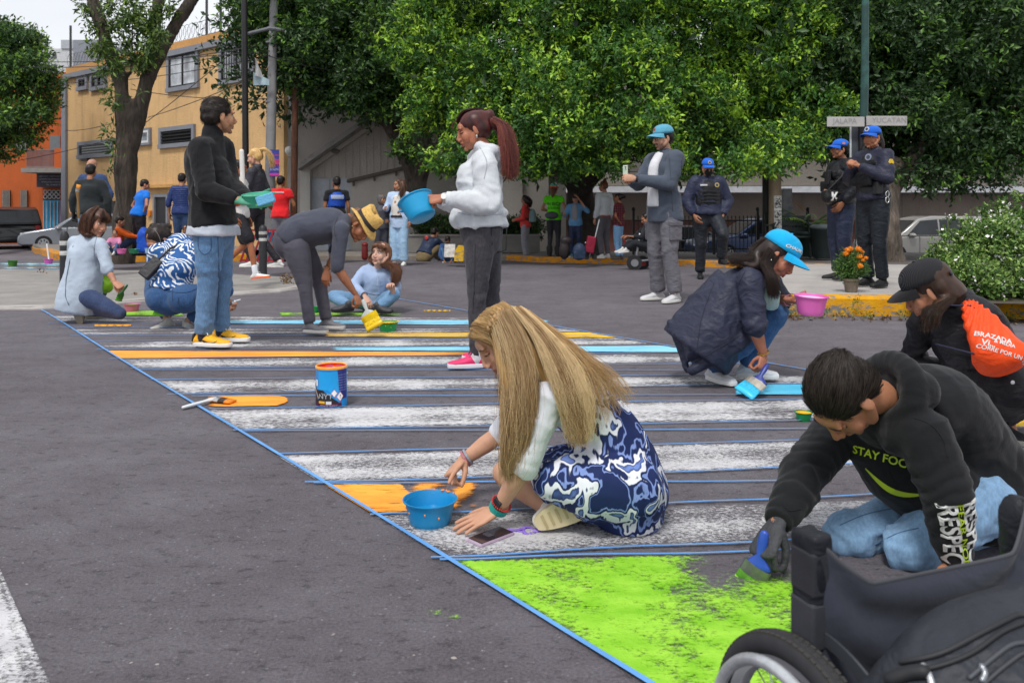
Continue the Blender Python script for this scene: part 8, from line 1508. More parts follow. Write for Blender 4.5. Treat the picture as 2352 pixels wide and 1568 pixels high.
# phone with purple cord lying on the road
pc = np.array(G(1127, 1238)); ax_ = unit(np.array(G(1165, 1222))-np.array(G(1085, 1252))); sdv = np.cross((0, 0, 1), ax_); M_ = np.array([sdv, ax_, (0, 0, 1)]).T; fo = thing('phone', 'dark phone in a clear lilac case lying beside the blonde woman hand', 'phone', pc); hh = .0045
mk('case', MB().box(pc+(0, 0, .007), (.066, .132, .011), M_), plain('a994a8', .25, spec=.6), fo, bevel=.006); mk('screen', MB().box(pc+(0, 0, .0128), (.058, .122, .0014), M_), plain('232129', .08, spec=.7), fo, bevel=.003)
mk('screen_card', MB().box(pc+M_@np.array((.006, -.005, .0137)), (.03, .02, .0006), M_), plain('4d4a52', .2), fo); mk('case_corner', MB().box(pc+M_@np.array((0.03, -.062, .008)), (.014, .014, .0125), M_), plain('bfb2c0', .2), fo, bevel=.005)
mb = MB(); cc = np.array(G(1204, 1222)); P = [cc+(.032*math.cos(t)+.012*math.cos(3*t), .018*math.sin(t)+.008*math.sin(2*t), .006+.002*math.sin(9*t)) for t in np.linspace(0, 11, 60)]; 
for i in range(0, 60): mb.ell(P[i], (.0062, .004, .0032), rotz(i*.7), 6, 4)
tag(mk('beaded_phone_cord', mb, plain('8f70d0', .6, var=.15, vs=60), smooth=True), 'lilac beaded phone cord coiled between the phone and the sole', 'cord')
# lime bag by the tunic woman, blue bag, black bag
v, f, n = meld(MB().ell(P_(240, 655, Yt+.1), (.07, .06, .07)).ell(P_(246, 640, Yt+.12), (.04, .04, .05)), .012, 2); v = crease(v, n, .02, 12, 4, [], 1.); tag(mk('plastic_bag', (v, f), plain('9ad41c', .4), smooth=True), 'crumpled lime green plastic bag behind the tunic woman arm', 'bag')
v, f, n = meld(MB().box(P_(334, 556, 13.7), (.22, .2, .36)).ell(P_(330, 535, 13.7), (.08, .08, .1)), .025, 4); v = crease(v, n, .02, 8, 4, [], 1.); tag(mk('shopping_bag', (v, f), fabric('1f4fb8', 'nylon'), smooth=True), 'bright blue shopping bag standing on the left kerb', 'bag')
bb = thing('shoulder_bag', 'black studded shoulder bag hanging on the squatting woman', 'bag', P_(346, 640, Yq-.1)); mk('bag_body', MB().beam(P_(328, 636, Yq-.12), P_(366, 596, Yq-.06), .10, .055, up=(0, -1, .3)), plain('1d1c20', .45, var=.4, vs=70, bs=.5, bscale=60), bb, bevel=.012); mk('bag_strap', MB().tube([P_(362, 598, Yq-.06), P_(392, 570, Yq-.0), P_(420, 558, Yq+.1)], .010, 6), plain('26252a', .6), bb, smooth=True)

# ---- wheelchair in front, right
axw = unit((.93, .36, 0)); fww = unit((-.36, .93, 0)); c0 = np.array((.407, 1.10, 0)); Wc = .40
wcO = thing('wheelchair', 'black manual wheelchair with sagging backrest in the lower right corner', 'wheelchair', (.58, 1.2, 0)); X_ = lambda a, b, z: c0+axw*a+fww*b+np.array((0, 0, z))
BLKF = fabric('1e2026', 'nylon'); FAB2 = fabric('343742', 'knit')
zt_ = .495
RW = np.array([axw, fww, (0, 0, 1)]).T; mb = MB(); mb.box(X_(.004, 0, .345), (.032, .042, .30), RW); mb.box(X_(.028, .002, .33), (.032, .032, .27), RW@np.array(Matrix.Rotation(rad(-3), 3, 'Y'))); v, f, n = meld(mb, .005, 3); v = crease(v, n, .004, 16, 3, [(X_(0, 0, .49), .06)], .6); mk('back_post', (v, f), BLKF, wcO, smooth=True)
mb = MB(); loft(mb, [(X_(Wc, 0, .20), .018, .022, axw), (X_(Wc, 0, .36), .021, .024, axw), (X_(Wc, 0, .46), .022, .026, axw), (X_(Wc, 0, zt_-.02), .020, .022, axw)], 5, 14); v, f, n = meld(mb, .006, 2); v = crease(v, n, .005, 16, 3, [(X_(0, 0, .49), .06)], .5); mk('back_post', (v, f), BLKF, wcO, smooth=True)
Pq = []; nu, nvv = 46, 30
for j in range(nvv+1):
    t = j/nvv; row = []
    for i in range(nu+1):
        u = i/nu; a = Wc*u; sag = (1-(2*u-1)**2); e = min(u, 1-u); top_ = zt_-.004-.062*min(1, (e/.16))**.7 if True else 0; z = top_*(1-t)+.17*t
        y = -.012-.050*sag**.8*(.35+.65*math.sin(math.pi*min(1, t*.9+.12))); drape = math.sin((t*7-2.2*sag+1.2*math.sin(u*3))*3.1)*.0085*(1-t*.35)*min(1, sag*1.6+.1)+math.sin(u*34+t*3)*.003*(1-sag)**1.2*t
        row.append(X_(a, y-.004+drape, z))
    Pq.append(row)
mk('back_sling', MB().sheet(np.array(Pq), .006), FAB2, wcO, smooth=True); Pq = np.array(Pq); mk('sling_edge', MB().tube(Pq[0]+np.array((0, 0, .002)), [(.003, .0045)]*len(Pq[0]), 8), plain('3f4147', .7), wcO, smooth=True)
for z, h_, c_ in ((.445, .060, '26272d'), (.375, .064, '33343a'), (.285, .085, '1a1b20')): mk('post_strap', MB().box(X_(.0, -.0005, z), (.031, .0455, h_), RW), plain(c_, .7, var=.12, vs=30, bs=.08, bscale=160), wcO, bevel=.004)
mk('paint_fleck', MB().ell(X_(-.024, -.028, .296), (.004, .003, .006)), plain('c9c9c6', .5), wcO, smooth=True)
def wheel(side, c):
    n = axw*side; M = np.array([fww, (0, 0, 1), n]).T; R = .172; tube_t = .018; wo_ = mk('wheel', MB().lathe([(R-.015+tube_t*math.cos(t)*1.0, tube_t*1.05*math.sin(t)) for t in np.linspace(0, 2*math.pi, 13)[:-1]], 64, c, M, closed=True), plain('26262a', .75, var=.15, vs=50), wcO, smooth=True)
    mb = MB()
    for i in range(96):
        for k, off in enumerate((-.009, 0, .009)): a = (i+.5*(k % 2))/96*2*math.pi; rr = R+.0005-.0016*(k != 1); mb.box(c+M@np.array((rr*math.cos(a), rr*math.sin(a), off)), (.0040, .0085, .0065), M@rotz(a))
    mk('tyre_tread', mb, plain('3a3835', .85), wo_)['kind'] = 'stuff'
    mk('rim', MB().lathe([(R-.030, -.012), (R-.026, -.013), (R-.026, .013), (R-.040, .010), (R-.044, 0), (R-.040, -.010)], 64, c, M, closed=True), plain('bfc1c5', .4, .35), wo_, smooth=True, sharp=50)
    mk('hand_rim', MB().lathe([(R-.030+.0085*math.cos(t), .034+.0085*math.sin(t)) for t in np.linspace(0, 2*math.pi, 11)[:-1]], 64, c, M, closed=True), plain('c6c9cd', .3, .4, var=.12, dirt='8d9096'), wo_, smooth=True)
    mk('hub', MB().tube([c-n*.022, c+n*.03], [.018, .014], 16, cap='flat'), plain('3d3e42', .4, .5), wo_, smooth=True, sharp=40)
    for i in range(24): a = i/24*2*math.pi; b_2 = a+(.32 if i % 2 else -.32); mk('spoke', MB().tube([c+M@np.array((.016*math.cos(b_2), .016*math.sin(b_2), .016*(1 if i % 4 < 2 else -1))), c+M@np.array(((R-.040)*math.cos(a), (R-.040)*math.sin(a), 0))], .0011, 5), plain('b9bbbf', .3, .8), wo_)
    for i in range(6): a = i/6*2*math.pi; mk('rim_bracket', MB().tube([c+M@np.array(((R-.035)*math.cos(a), (R-.035)*math.sin(a), .008)), c+M@np.array(((R-.031)*math.cos(a), (R-.031)*math.sin(a), .03))], .003, 6), plain('9a9ca2', .3, .8), wo_)
wc1 = np.array((.384, 1.07, .186)); wheel(-1, wc1); wheel(1, X_(Wc+.06, -.0, .170))
Q = [[wc1+axw*.038-fww*r_*math.cos(a)+np.array((0, 0, r_*math.sin(a))) for r_ in (.164, .182)] for a in np.linspace(-.1, 1.9, 26)]; mk('side_guard', MB().sheet(np.array(Q), .004), plain('3d4045', .35), wcO, smooth=True)
mb = MB(); mb.box(X_(Wc/2, -.17, .225), (Wc*.92, .30, .035), np.array([axw, fww, (0, 0, 1)]).T); mk('seat', mb, BLKF, wcO, bevel=.012)
for a in (.01, Wc-.01): mk('frame_tube', MB().tube([X_(a, -.0, .46), X_(a, 0, .2), X_(a, -.05, .185), X_(a, -.32, .22), X_(a, -.38, .1), X_(a, -.42, .05)], .010, 10), plain('2a2b30', .35, .4), wcO, smooth=True)
for a in (.04, Wc-.04): cw = X_(a, -.34, .04); mk('caster_wheel', MB().tube([cw-axw*.010, cw+axw*.010], [.04, .04], 20, cap='flat'), plain('2b2b2e', .7), wcO, smooth=True, sharp=40); mk('caster_fork', MB().tube([cw+np.array((0, 0, .0)), cw+np.array((0, 0, .09))+fww*.02], .008, 8), plain('6d6f74', .35, .7), wcO)
# bag hung on its back
bgw = thing('backpack', 'black zipped backpack lying on the wheelchair in front of its sagging backrest', 'backpack', X_(.25, -.12, .3)); mb = MB()
bc_ = lambda x, y, Y: P_(x, y+105, Y-.05)
loft(mb, [(bc_(2035, 1520, 1.03), .035, .06, (0, .5, .85)), (bc_(2110, 1500, 1.02), .062, .080, (0, .5, .85)), (bc_(2210, 1480, 1.02), .085, .085, (0, .5, .85)), (bc_(2330, 1455, 1.03), .098, .09, (0, .5, .85)), (bc_(2470, 1430, 1.05), .10, .09, (0, .5, .85))], 4, 20)
mb.tube([bc_(2080, 1570, .97), bc_(2400, 1530, .97)], [.05, .06], 14); v, f, n = meld(mb, .006, 3); v = crease(v, n, .010, 7, 8, [], .5); bk = mk('pack', (v, f), fabric('2d3037', 'nylon'), bgw, smooth=True); bvh_ = BVHTree.FromPolygons([tuple(x) for x in v], [tuple(int(i) for i in q) for q in f])
def on_bag(name, pts, r, mat, lift=.002):
    P = []
    for (x, y) in spl(pts, 5): d = V((x-CX, F, YH-y)).normalized(); h_ = bvh_.ray_cast(V((0, 0, HC)), d); P += [np.array(h_[0])-np.array(d)*lift] if h_[0] is not None else []
    if len(P) > 2: return mk(name, MB().tube(P, r, 8), mat, bgw, smooth=True)
on_bag('seam', [(2070, 1520), (2160, 1500), (2260, 1450), (2330, 1415), (2352, 1412)], .0035, plain('1c1d22', .6)); on_bag('seam', [(2060, 1545), (2150, 1530), (2230, 1500), (2300, 1452), (2350, 1430)], .003, plain('191a1e', .6)); on_bag('zip', [(2228, 1555), (2275, 1515), (2320, 1482), (2352, 1475)], .0028, plain('3d4046', .5)); on_bag('zip', [(2262, 1568), (2300, 1535), (2340, 1505), (2352, 1500)], .0026, plain('33353b', .5)); on_bag('pull_tab', [(2255, 1530), (2262, 1545), (2256, 1560)], .004, plain('8d9096', .3, .7))
on_bag('side_strap', [(2048, 1560), (2090, 1545), (2120, 1542)], (.009), plain('17181c', .6)); on_bag('buckle', [(2122, 1530), (2133, 1548), (2140, 1570)], .0045, plain('c4c6ca', .25, .8))

# ---- marigolds
pg = np.array(G(1960, 672, .166)); pg[1] += .05; kk = pg[1]/F; mg = thing('marigold_pot', 'potted marigold with orange flowers on the median edge', 'potted plant', pg); pr_ = 17*kk
mk('pot', MB().lathe([(.001, 0), (pr_*.72, 0), (pr_*.78, .01), (pr_*.97, 26*kk), (pr_*1.05, 26*kk), (pr_*1.06, 31*kk), (pr_*.95, 31*kk), (pr_*.9, 24*kk), (.001, 24*kk)], 26, pg), plain('6b5f52', .8, dirt='8a7d6c'), mg, smooth=True, sharp=40)
zf = lambda y: (672-y)*kk; mb = MB(); R = np.random.default_rng(5); heads = [(1947, 575), (1958, 573), (1970, 572), (1978, 576), (1988, 580), (1984, 592), (1975, 590), (1976, 604), (1968, 601), (1942, 583), (1962, 583), (1954, 581), (1981, 598), (1971, 611)]
for x, y in heads: mb.tube([pg+(R.normal()*.01, R.normal()*.01, 26*kk), pg+((x-1960)*kk*.5, R.normal()*.03, zf(y)*.55), pg+((x-1960)*kk, R.normal()*.04, zf(y))], .0035, 5)
mk('stem', mb, plain('66793c', .8), mg)
foliage('leaves', [(tuple(pg+((x-1960)*kk, R.normal()*.03, zf(y))), (r*kk, r*kk, r*kk*1.1)) for x, y, r in ((1960, 610, 22), (1945, 606, 14), (1975, 615, 18), (1958, 628, 18), (1968, 600, 16), (1940, 618, 9), (1985, 625, 10), (1950, 595, 10), (1962, 640, 9))], 5200, .034, (['4d7034', '5a803c', '426330'], ['7a9c48']), mg, 15, .3, per=8, asp=.2, droop=-.1, fill=.6)
for x, y in heads:
    c = pg+np.array(((x-1960)*kk, R.normal()*.05-.02, zf(y))); r = (7.2 if R.random() > .35 else 4.8)*kk; mb = MB(); mb.ell(c, (r*.75, r*.75, r*.6), None, 10, 6)
    for i in range(70): d = unit(R.normal(size=3)+(0, 0, .3)); q = unit(np.cross(d, R.normal(size=3))); p = c+d*r*.72*np.array((1, 1, .8)); mb.add([p-q*r*.26, p+d*r*.18-np.cross(d, q)*r*.1, p+q*r*.26, p+d*r*.34+np.cross(d, q)*r*.12], [(0, 1, 2, 3)])
    mk('flower', mb, plain('f08a0e', .7, var=.25, vs=50), mg)

# ---- bollards
def bollard(label, px, py, hpx, wpx):
    b0 = np.array(G(px, py, .03)); k = b0[1]/F; r = wpx*k/2; h = hpx*k; o = thing('bollard', label, 'bollard', b0, 'black bollards with white bands'); mk('post', MB().lathe([(r*1.05, 0), (r, .02), (r*.98, h*.9), (r*.9, h*.95), (r*.5, h*.99), (.001, h)], 26, b0), plain('232327', .5, var=.2, dirt='3a3a3e'), o, smooth=True, sharp=40)
    for z in (.68, .81): mk('white_band', MB().lathe([(r*1.0, h*z), (r*1.025, h*z+.004), (r*1.025, h*(z+.055)), (r*.99, h*(z+.058))], 26, b0), plain('c9c8c5', .5, dirt='8d8b88'), o, smooth=True, sharp=40)
bollard('black bollard with two white bands behind the bending woman', 604, 634, 118, 18); bollard('black bollard with white bands hidden behind the kneeling tunic woman', 148, 706, 176, 20)

# ---- poles, signs, wires
def pole(name, label, px, y0, y1, Y, r0, r1, mat, cat='pole', lean=0, seg=8):
    a = P_(px, y0, Y); b = P_(px+lean, y1, Y); o = thing(name, label, cat, a); mk('shaft', MB().tube([a*(1-t)+b*t for t in np.linspace(0, 1, seg)], np.linspace(r0, r1, seg).tolist(), 16, cap='flat'), mat, o, smooth=True, sharp=40); return o
bpole = pole('lamp_post', 'thin black lamp post before the yellow building', 566, 600, -40, 17.5, .075, .06, plain('1d1a1c', .5, var=.2), lean=-5)
cpole = pole('utility_pole', 'tall pale concrete utility pole with a torn banner and poster', 616, 600, -40, 18.2, .13, .085, concrete('a09fa0', '7f7e80', 1.5), lean=14)
wpole = pole('wooden_pole', 'short brown wooden pole right of the concrete pole', 673, 600, 106, 18.6, .085, .065, bark('5c3a2a', '38221a'), lean=7)
mk('pole_top', MB().tube([P_(680, 112, 18.6), P_(680, 106, 18.6)], [.075, .06], 14), plain('4a2c20', .8), wpole)
mb = MB(); mb.tube([P_(560, 80, 17.5), P_(618, 66, 17.8)], .04, 8).tube([P_(618, 66, 17.8), P_(650, 70, 17.9)], .05, 8); mk('cross_arm', mb, plain('6d6f74', .6), cpole)
for z in (96, 232): mk('pole_band', MB().tube([P_(622-z*.012+1, z, 18.2), P_(622-z*.012+1, z+4, 18.2)], [.115, .115], 16, cap='flat'), plain('8d8e92', .5, .4), cpole)
pst = mk('poster', MB().box(P_(630, 375, 17.98), (.215, .02, .60)), plain('3a3f9a', .6, var=.45, vs=9), cpole)
for i, (t, y, sz, colr) in enumerate((('GRAN', 357, .07, 'd8487a'), ('FESTIVAL', 368, .05, 'd8487a'), ('55 6372', 390, .06, 'd0d4e4'), ('VENTA', 380, .06, 'd8487a'))): text_on('poster_print', t, sz, P_(630, y, 17.96), (1, 0, 0), (0, 0, 1), plain(colr, .6), pst, .004)
mk('poster_band', MB().box(P_(630, 372, 17.965), (.212, .012, .12)), plain('c23a7a', .6), pst); mk('poster_band', MB().box(P_(630, 401, 17.965), (.212, .012, .06)), plain('c23a9a', .6), pst)
bnr = thing('torn_banner', 'torn white and pale blue banner folded on the concrete pole', 'banner', P_(600, 198, 17.9)); Q = [[P_(586+u*16*v_+u*2, 134+v_*40+u*v_*6, 17.9)+np.array((0, .05*math.sin(u*5+v_*3), 0)) for u in np.linspace(0, 1, 10)] for v_ in np.linspace(0, 1, 12)]; mk('banner_flap', MB().sheet(np.array(Q), .006), plain('dcdcda', .7), bnr, smooth=True)
Q = [[P_(582+u*36, 166+v_*30+u*3*(1-v_)+14*u*(1-v_), 17.95)+np.array((0, .03*math.sin(u*7), 0)) for u in np.linspace(0, 1, 10)] for v_ in np.linspace(0, 1, 8)]; mk('banner_cloth', MB().sheet(np.array(Q), .006), plain('b4cbd4', .7), bnr, smooth=True)
wires = [((150, 178, 27), (640, 100, 18), 12), ((0, 140, 27), (620, 118, 18), 10), ((150, 190, 29), (620, 128, 18), 14), ((330, 285, 24), (566, 92, 17.5), 4), ((0, 150, 26), (566, 110, 17.5), 18), ((300, 205, 24), (652, 226, 19), 10), ((340, 270, 25), (600, 170, 18), 5), ((640, 90, 18), (830, 0, 19), 8), ((620, 130, 18), (1010, 150, 19), 22), ((0, 375, 28), (262, 318, 24), 6), ((680, 125, 18.6), (940, 140, 19), 10), ((150, 300, 28), (260, 282, 24), 6), ((652, 110, 18), (700, 60, 19), 2)]
for i, (a, b, s_) in enumerate(wires):
    P = [np.array(P_(a[0], a[1], a[2]))*(1-t)+np.array(P_(b[0], b[1], b[2]))*t-np.array((0, 0, s_*.012*4*t*(1-t))) for t in np.linspace(0, 1, 14)]
    tag(mk('overhead_wire', MB().tube(P, .011, 5, cap=None), plain('2b2b2e', .6)), ['long black wire low across the yellow wall to the concrete pole', 'black wire from the far left to the concrete pole, uppermost of the left wires', 'sagging black wire in front of the yellow wall above the windows', 'black wire falling steeply left from the lamp post', 'black wire from the far left ending at the lamp post', 'near level black wire under the upper windows of the yellow wall', 'short black wire slanting up to the concrete pole beside the torn banner', 'black wire running up right from the concrete pole into the dark tree', 'long sagging wire from the concrete pole right into the tree stems', 'black wire at the far left ending behind the forked tree', 'black wire from the wooden pole right into the dark tree', 'short wire crossing the left edge of the yellow wall', 'short black wire between the concrete pole and the tree crown above the wooden pole'][i], 'wire', 'overhead wires')
cpl = pole('poster_pole', 'weathered concrete pole pasted with black and white bills under the bright tree', 1780, 606, 380, 16.2, .125, .12, concrete('a3927c', '7c6a55', 1.6)); bmt, nt_, b_ = _m('photocopied_bill'); nt_.links.new(ramp(nt_, noise(nt_, coords(nt_), 26, 4, .8), [(.46, '17171a'), (.54, 'd8d8d4')]), b_.inputs['Base Color'])
for (x0, x1, y0, y1) in ((1774, 1790, 452, 478), (1774, 1790, 483, 526)):
    Q = [[P_(x0+(x1-x0)*u, y0+(y1-y0)*v_, 16.2)*(1, 0, 1)+np.array((0, 16.2-.145+.05*(abs(2*((x0+(x1-x0)*u)-1780)/28))**2, 0)) for u in np.linspace(0, 1, 8)] for v_ in (0, .5, 1)]; bl_ = mk('bill', MB().sheet(np.array(Q), .004), bmt, cpl)
mk('bill_border', MB().sheet(np.array([[P_(1773+18*u, y, 16.2)*(1, 0, 1)+np.array((0, 16.2-.138+.05*(abs(2*((1773+18*u)-1780)/28))**2, 0)) for u in np.linspace(0, 1, 8)] for y in (450, 528)]), .003), plain('d8d8d4', .7), cpl)
pole('black_post', 'black square lamp post beside the bill covered pole', 1761, 606, 380, 16.6, .09, .09, plain('1c1b1e', .5))
tb = thing('meter_box', 'grey metal meter box with scratched marks behind the bill covered pole', 'box', P_(1810, 600, 16.9)); mk('cabinet', MB().box(P_(1810, 480, 16.9)+np.array((0, .15, 0)), (.20, .25, .86)), plain('77797c', .5, .3, var=.2, dirt='8d8f92'), tb, bevel=.01); mk('stand', MB().box(P_(1810, 565, 16.9)+np.array((0, .15, 0)), (.10, .12, .72)), plain('5c5e61', .5), tb); text_on('graffiti', 'OK S', .13, P_(1812, 490, 16.88), (.2, 0, 1), (-1, 0, .2), plain('4d6a86', .6), tb, .03)
# green street post with blades and traffic light
Ys = 9.75; GRN = plain('1b3f3a', .45, var=.15, dirt='2f5f58'); sp = thing('street_sign_post', 'dark green post carrying JALAPA and YUCATAN street blades on the median', 'sign post', P_(1974, 634, Ys)); mk('shaft', MB().tube([P_(1974, 634, Ys), P_(1978, 470, Ys), P_(1986, 200, Ys), P_(1988, -60, Ys)], [.062, .058, .046, .042], 16, cap='flat'), GRN, sp, smooth=True, sharp=40); mk('flaking_paint', MB().ell(P_(1973, 515, Ys-.062), (.03, .012, .16)).ell(P_(1970, 560, Ys-.062), (.02, .012, .10)), plain('a9b4b0', .7, var=.4, vs=30), sp, smooth=True)
mk('base_collar', MB().tube([P_(1974, 634, Ys), P_(1974.3, 590, Ys)], [.11, .09], 16, cap='flat'), GRN, sp, smooth=True, sharp=40)
for (x0, x1, yc, t, dY, tx) in ((1900, 1985, 280, 'JALAPA', -.12, 1940), (1990, 2083, 278, 'YUCATAN', -.08, 2042)):
    cl = mk('street_blade', MB().box((P_(x0, yc, Ys+dY)+P_(x1, yc, Ys+dY))/2, ((x1-x0)*Ys/F, .012, .118)), plain('aeaba8', .5), sp, bevel=.004); text_on('lettering', t, .088, P_(tx, yc-1, Ys+dY), (1, 0, 0), (0, 0, 1), plain('8d8c8a', .6), cl, .009)
tl = thing('traffic_light', 'dark traffic light with rounded white edged back plate behind the policewoman', 'traffic light', P_(1968, 400, Ys-.1)); a_ = P_(1968, 300, Ys+.03); plt_ = [P_(1954, 410, Ys-.02)]+[P_(1968-14*math.cos(t), 290-15*math.sin(t), Ys-.02) for t in np.linspace(0, math.pi, 11)]+[P_(1982, 410, Ys-.02)]
mk('back_plate', MB().prism(plt_, (0, .05, 0)), plain('474e55', .5), tl); mk('plate_edge', MB().tube(plt_, .012, 8), plain('c4c7c9', .4), tl, smooth=True); mk('housing', MB().box(P_(1984, 345, Ys+.02), (.17, .2, .62)), plain('1b1a1c', .4), tl, bevel=.02)
for i, y in enumerate((304, 345, 386)):
    c = P_(1990, y, Ys-.10); mk('visor', MB().lathe([(.068, 0), (.075, .11), (.071, .11), (.062, .0)], 18, c, frame((1, 0, 0), (-.4, -.9, 0))), plain('151416', .4), tl, smooth=True); mk('lens', MB().ell(c, (.058, .02, .058)), plain('c01030' if i == 0 else '2a1c10' if i == 1 else '10261a', .2, emit=1.2 if i == 0 else 0), tl, smooth=True)
# ---- fence, bench, bin, palm
Yf = 17.6; fz0 = gz(4, Yf)+.1; fn_ = thing('iron_fence', 'low black iron picket fence along the far sidewalk', 'fence', (3.5, Yf, fz0)); IRN = plain('17181b', .45, .3); x0f, x1f = P_(1452, 0, Yf)[0], P_(1865, 0, Yf)[0]
for z in (.12, .74): mk('rail', MB().beam((x0f, Yf, fz0+z), (x1f, Yf, fz0+z), .03), IRN, fn_)
nb = 46; pk = mk('picket', MB().beam((0, 0, .05), (0, 0, .80), .016).ell((0, 0, .82), (.014, .014, .03), None, 6, 4), IRN, fn_, origin=(0, 0, 0)); me0 = pk.data; bpy.data.objects.remove(pk)
for i in range(nb): o = bpy.data.objects.new('picket', me0); o.parent = fn_; o.location = (x0f+(x1f-x0f)*(i+.5)/nb-3.5, 0, 0); C.objects.link(o); ORI[o.name] = tuple(np.array(o.location)+(3.5, Yf, fz0))
for px in (1455, 1555, 1640, 1740, 1855): xx = P_(px, 0, Yf)[0]; mk('fence_post', MB().beam((xx, Yf, fz0), (xx, Yf, fz0+.95), .05).ell((xx, Yf, fz0+.99), (.04, .04, .05), None, 10, 6), IRN, fn_)
Yk = 16.2; kb = gz(5.6, Yk)+.1; bn = thing('park_bench', 'dark green cast iron bench with scrolled arms beside the bin', 'bench', P_(1835, 0, Yk)*(1, 1, 0)+(0, 0, kb)); DG = plain('1b2c29', .45); bx = P_(1835, 0, Yk)[0]
for i in range(4): mk('seat_slat', MB().box((bx-.15, Yk-.16+.1*i, kb+.42), (.9, .075, .028)), DG, bn)
for i in range(3): mk('back_slat', MB().box((bx-.15, Yk+.24+.03*i, kb+.56+.12*i), (.9, .026, .08)), DG, bn)
for e in (.28, -.58): mk('bench_end', MB().tube([(bx+e, Yk-.2, kb), (bx+e, Yk-.18, kb+.3), (bx+e, Yk-.22, kb+.42), (bx+e, Yk-.2, kb+.62), (bx+e, Yk-.26, kb+.68), (bx+e, Yk-.14, kb+.66), (bx+e, Yk+.2, kb+.64)], .022, 8).tube([(bx+e, Yk+.12, kb), (bx+e, Yk+.2, kb+.42), (bx+e, Yk+.32, kb+.9)], .022, 8).tube([(bx+e, Yk-.2, kb+.40), (bx+e, Yk+.2, kb+.40)], .02, 8), DG, bn, smooth=True)
bi = np.array((P_(1889, 0, 15.9)[0], 15.9, gz(6, 15.9)+.1)); bt = thing('litter_bin', 'dark tapered litter bin with grey lid behind the policeman', 'bin', bi); mk('bin_body', MB().lathe([(.001, 0), (.16, 0), (.165, .02), (.225, .56), (.235, .57), (.235, .6), (.2, .6), (.18, .3), (.001, .3)], 24, bi), plain('202a2a', .5), bt, smooth=True, sharp=40); mk('bin_lid', MB().lathe([(.24, .595), (.245, .62), (.2, .665), (.001, .68)], 24, bi), plain('5c6668', .4), bt, smooth=True, sharp=40)
pp = np.array((P_(1860, 0, 16.6)[0], 16.6, gz(6, 16.6)+.1)); pm_ = thing('potted_palm', 'potted palm with arching green fronds behind the bench', 'palm', pp); mk('planter', MB().lathe([(.001, 0), (.2, 0), (.3, .45), (.32, .46), (.32, .5), (.26, .5), (.001, .42)], 20, pp), plain('1f3a33', .5), pm_, smooth=True, sharp=40); R = np.random.default_rng(8)
for k in range(13):
    a = k/13*6.28+R.normal()*.2; L = .72+.3*R.random(); up_ = .5+.45*R.random(); mb = MB(); P = [pp+(0, 0, .45)+np.array((math.cos(a)*L*t*(.55+.45*t), math.sin(a)*L*t*(.55+.45*t), up_*L*1.5*t*(1-.55*t))) for t in np.linspace(0, 1, 10)]; mb.tube(P, np.linspace(.012, .004, 10).tolist(), 5)
    for i in range(2, 10):
        for e in (-1, 1):
            for j in (0, .5): t = unit(P[i]-P[i-1]); sd_ = np.cross(t, (0, 0, 1.)); q = P[i]-(P[i]-P[i-1])*j; d = unit(sd_*e+t*.7+np.array((0, 0, -.25))); w = np.cross(d, (0, 0, 1))*.012; l = .20*(1-.55*(i/10)**2); mb.add([q, q+d*l*.5+w, q+d*l+np.array((0, 0, -.04)), q+d*l*.5-w], [(0, 1, 2, 3)])
    mk('frond', mb, plain(['5f8a35', '4d7a30', '7a9440'][k % 3], .5), pm_)
mb = MB()
for k in range(5): mb.tube([P_(1822, 462, 16.7), P_(1832+k*2, 470+k*1.5, 16.7), P_(1838+k*2.6, 478+k*2, 16.7)], [.008, .006, .003], 4)
mk('dry_flower_stalk', mb, plain('a8763a', .8), pm_)
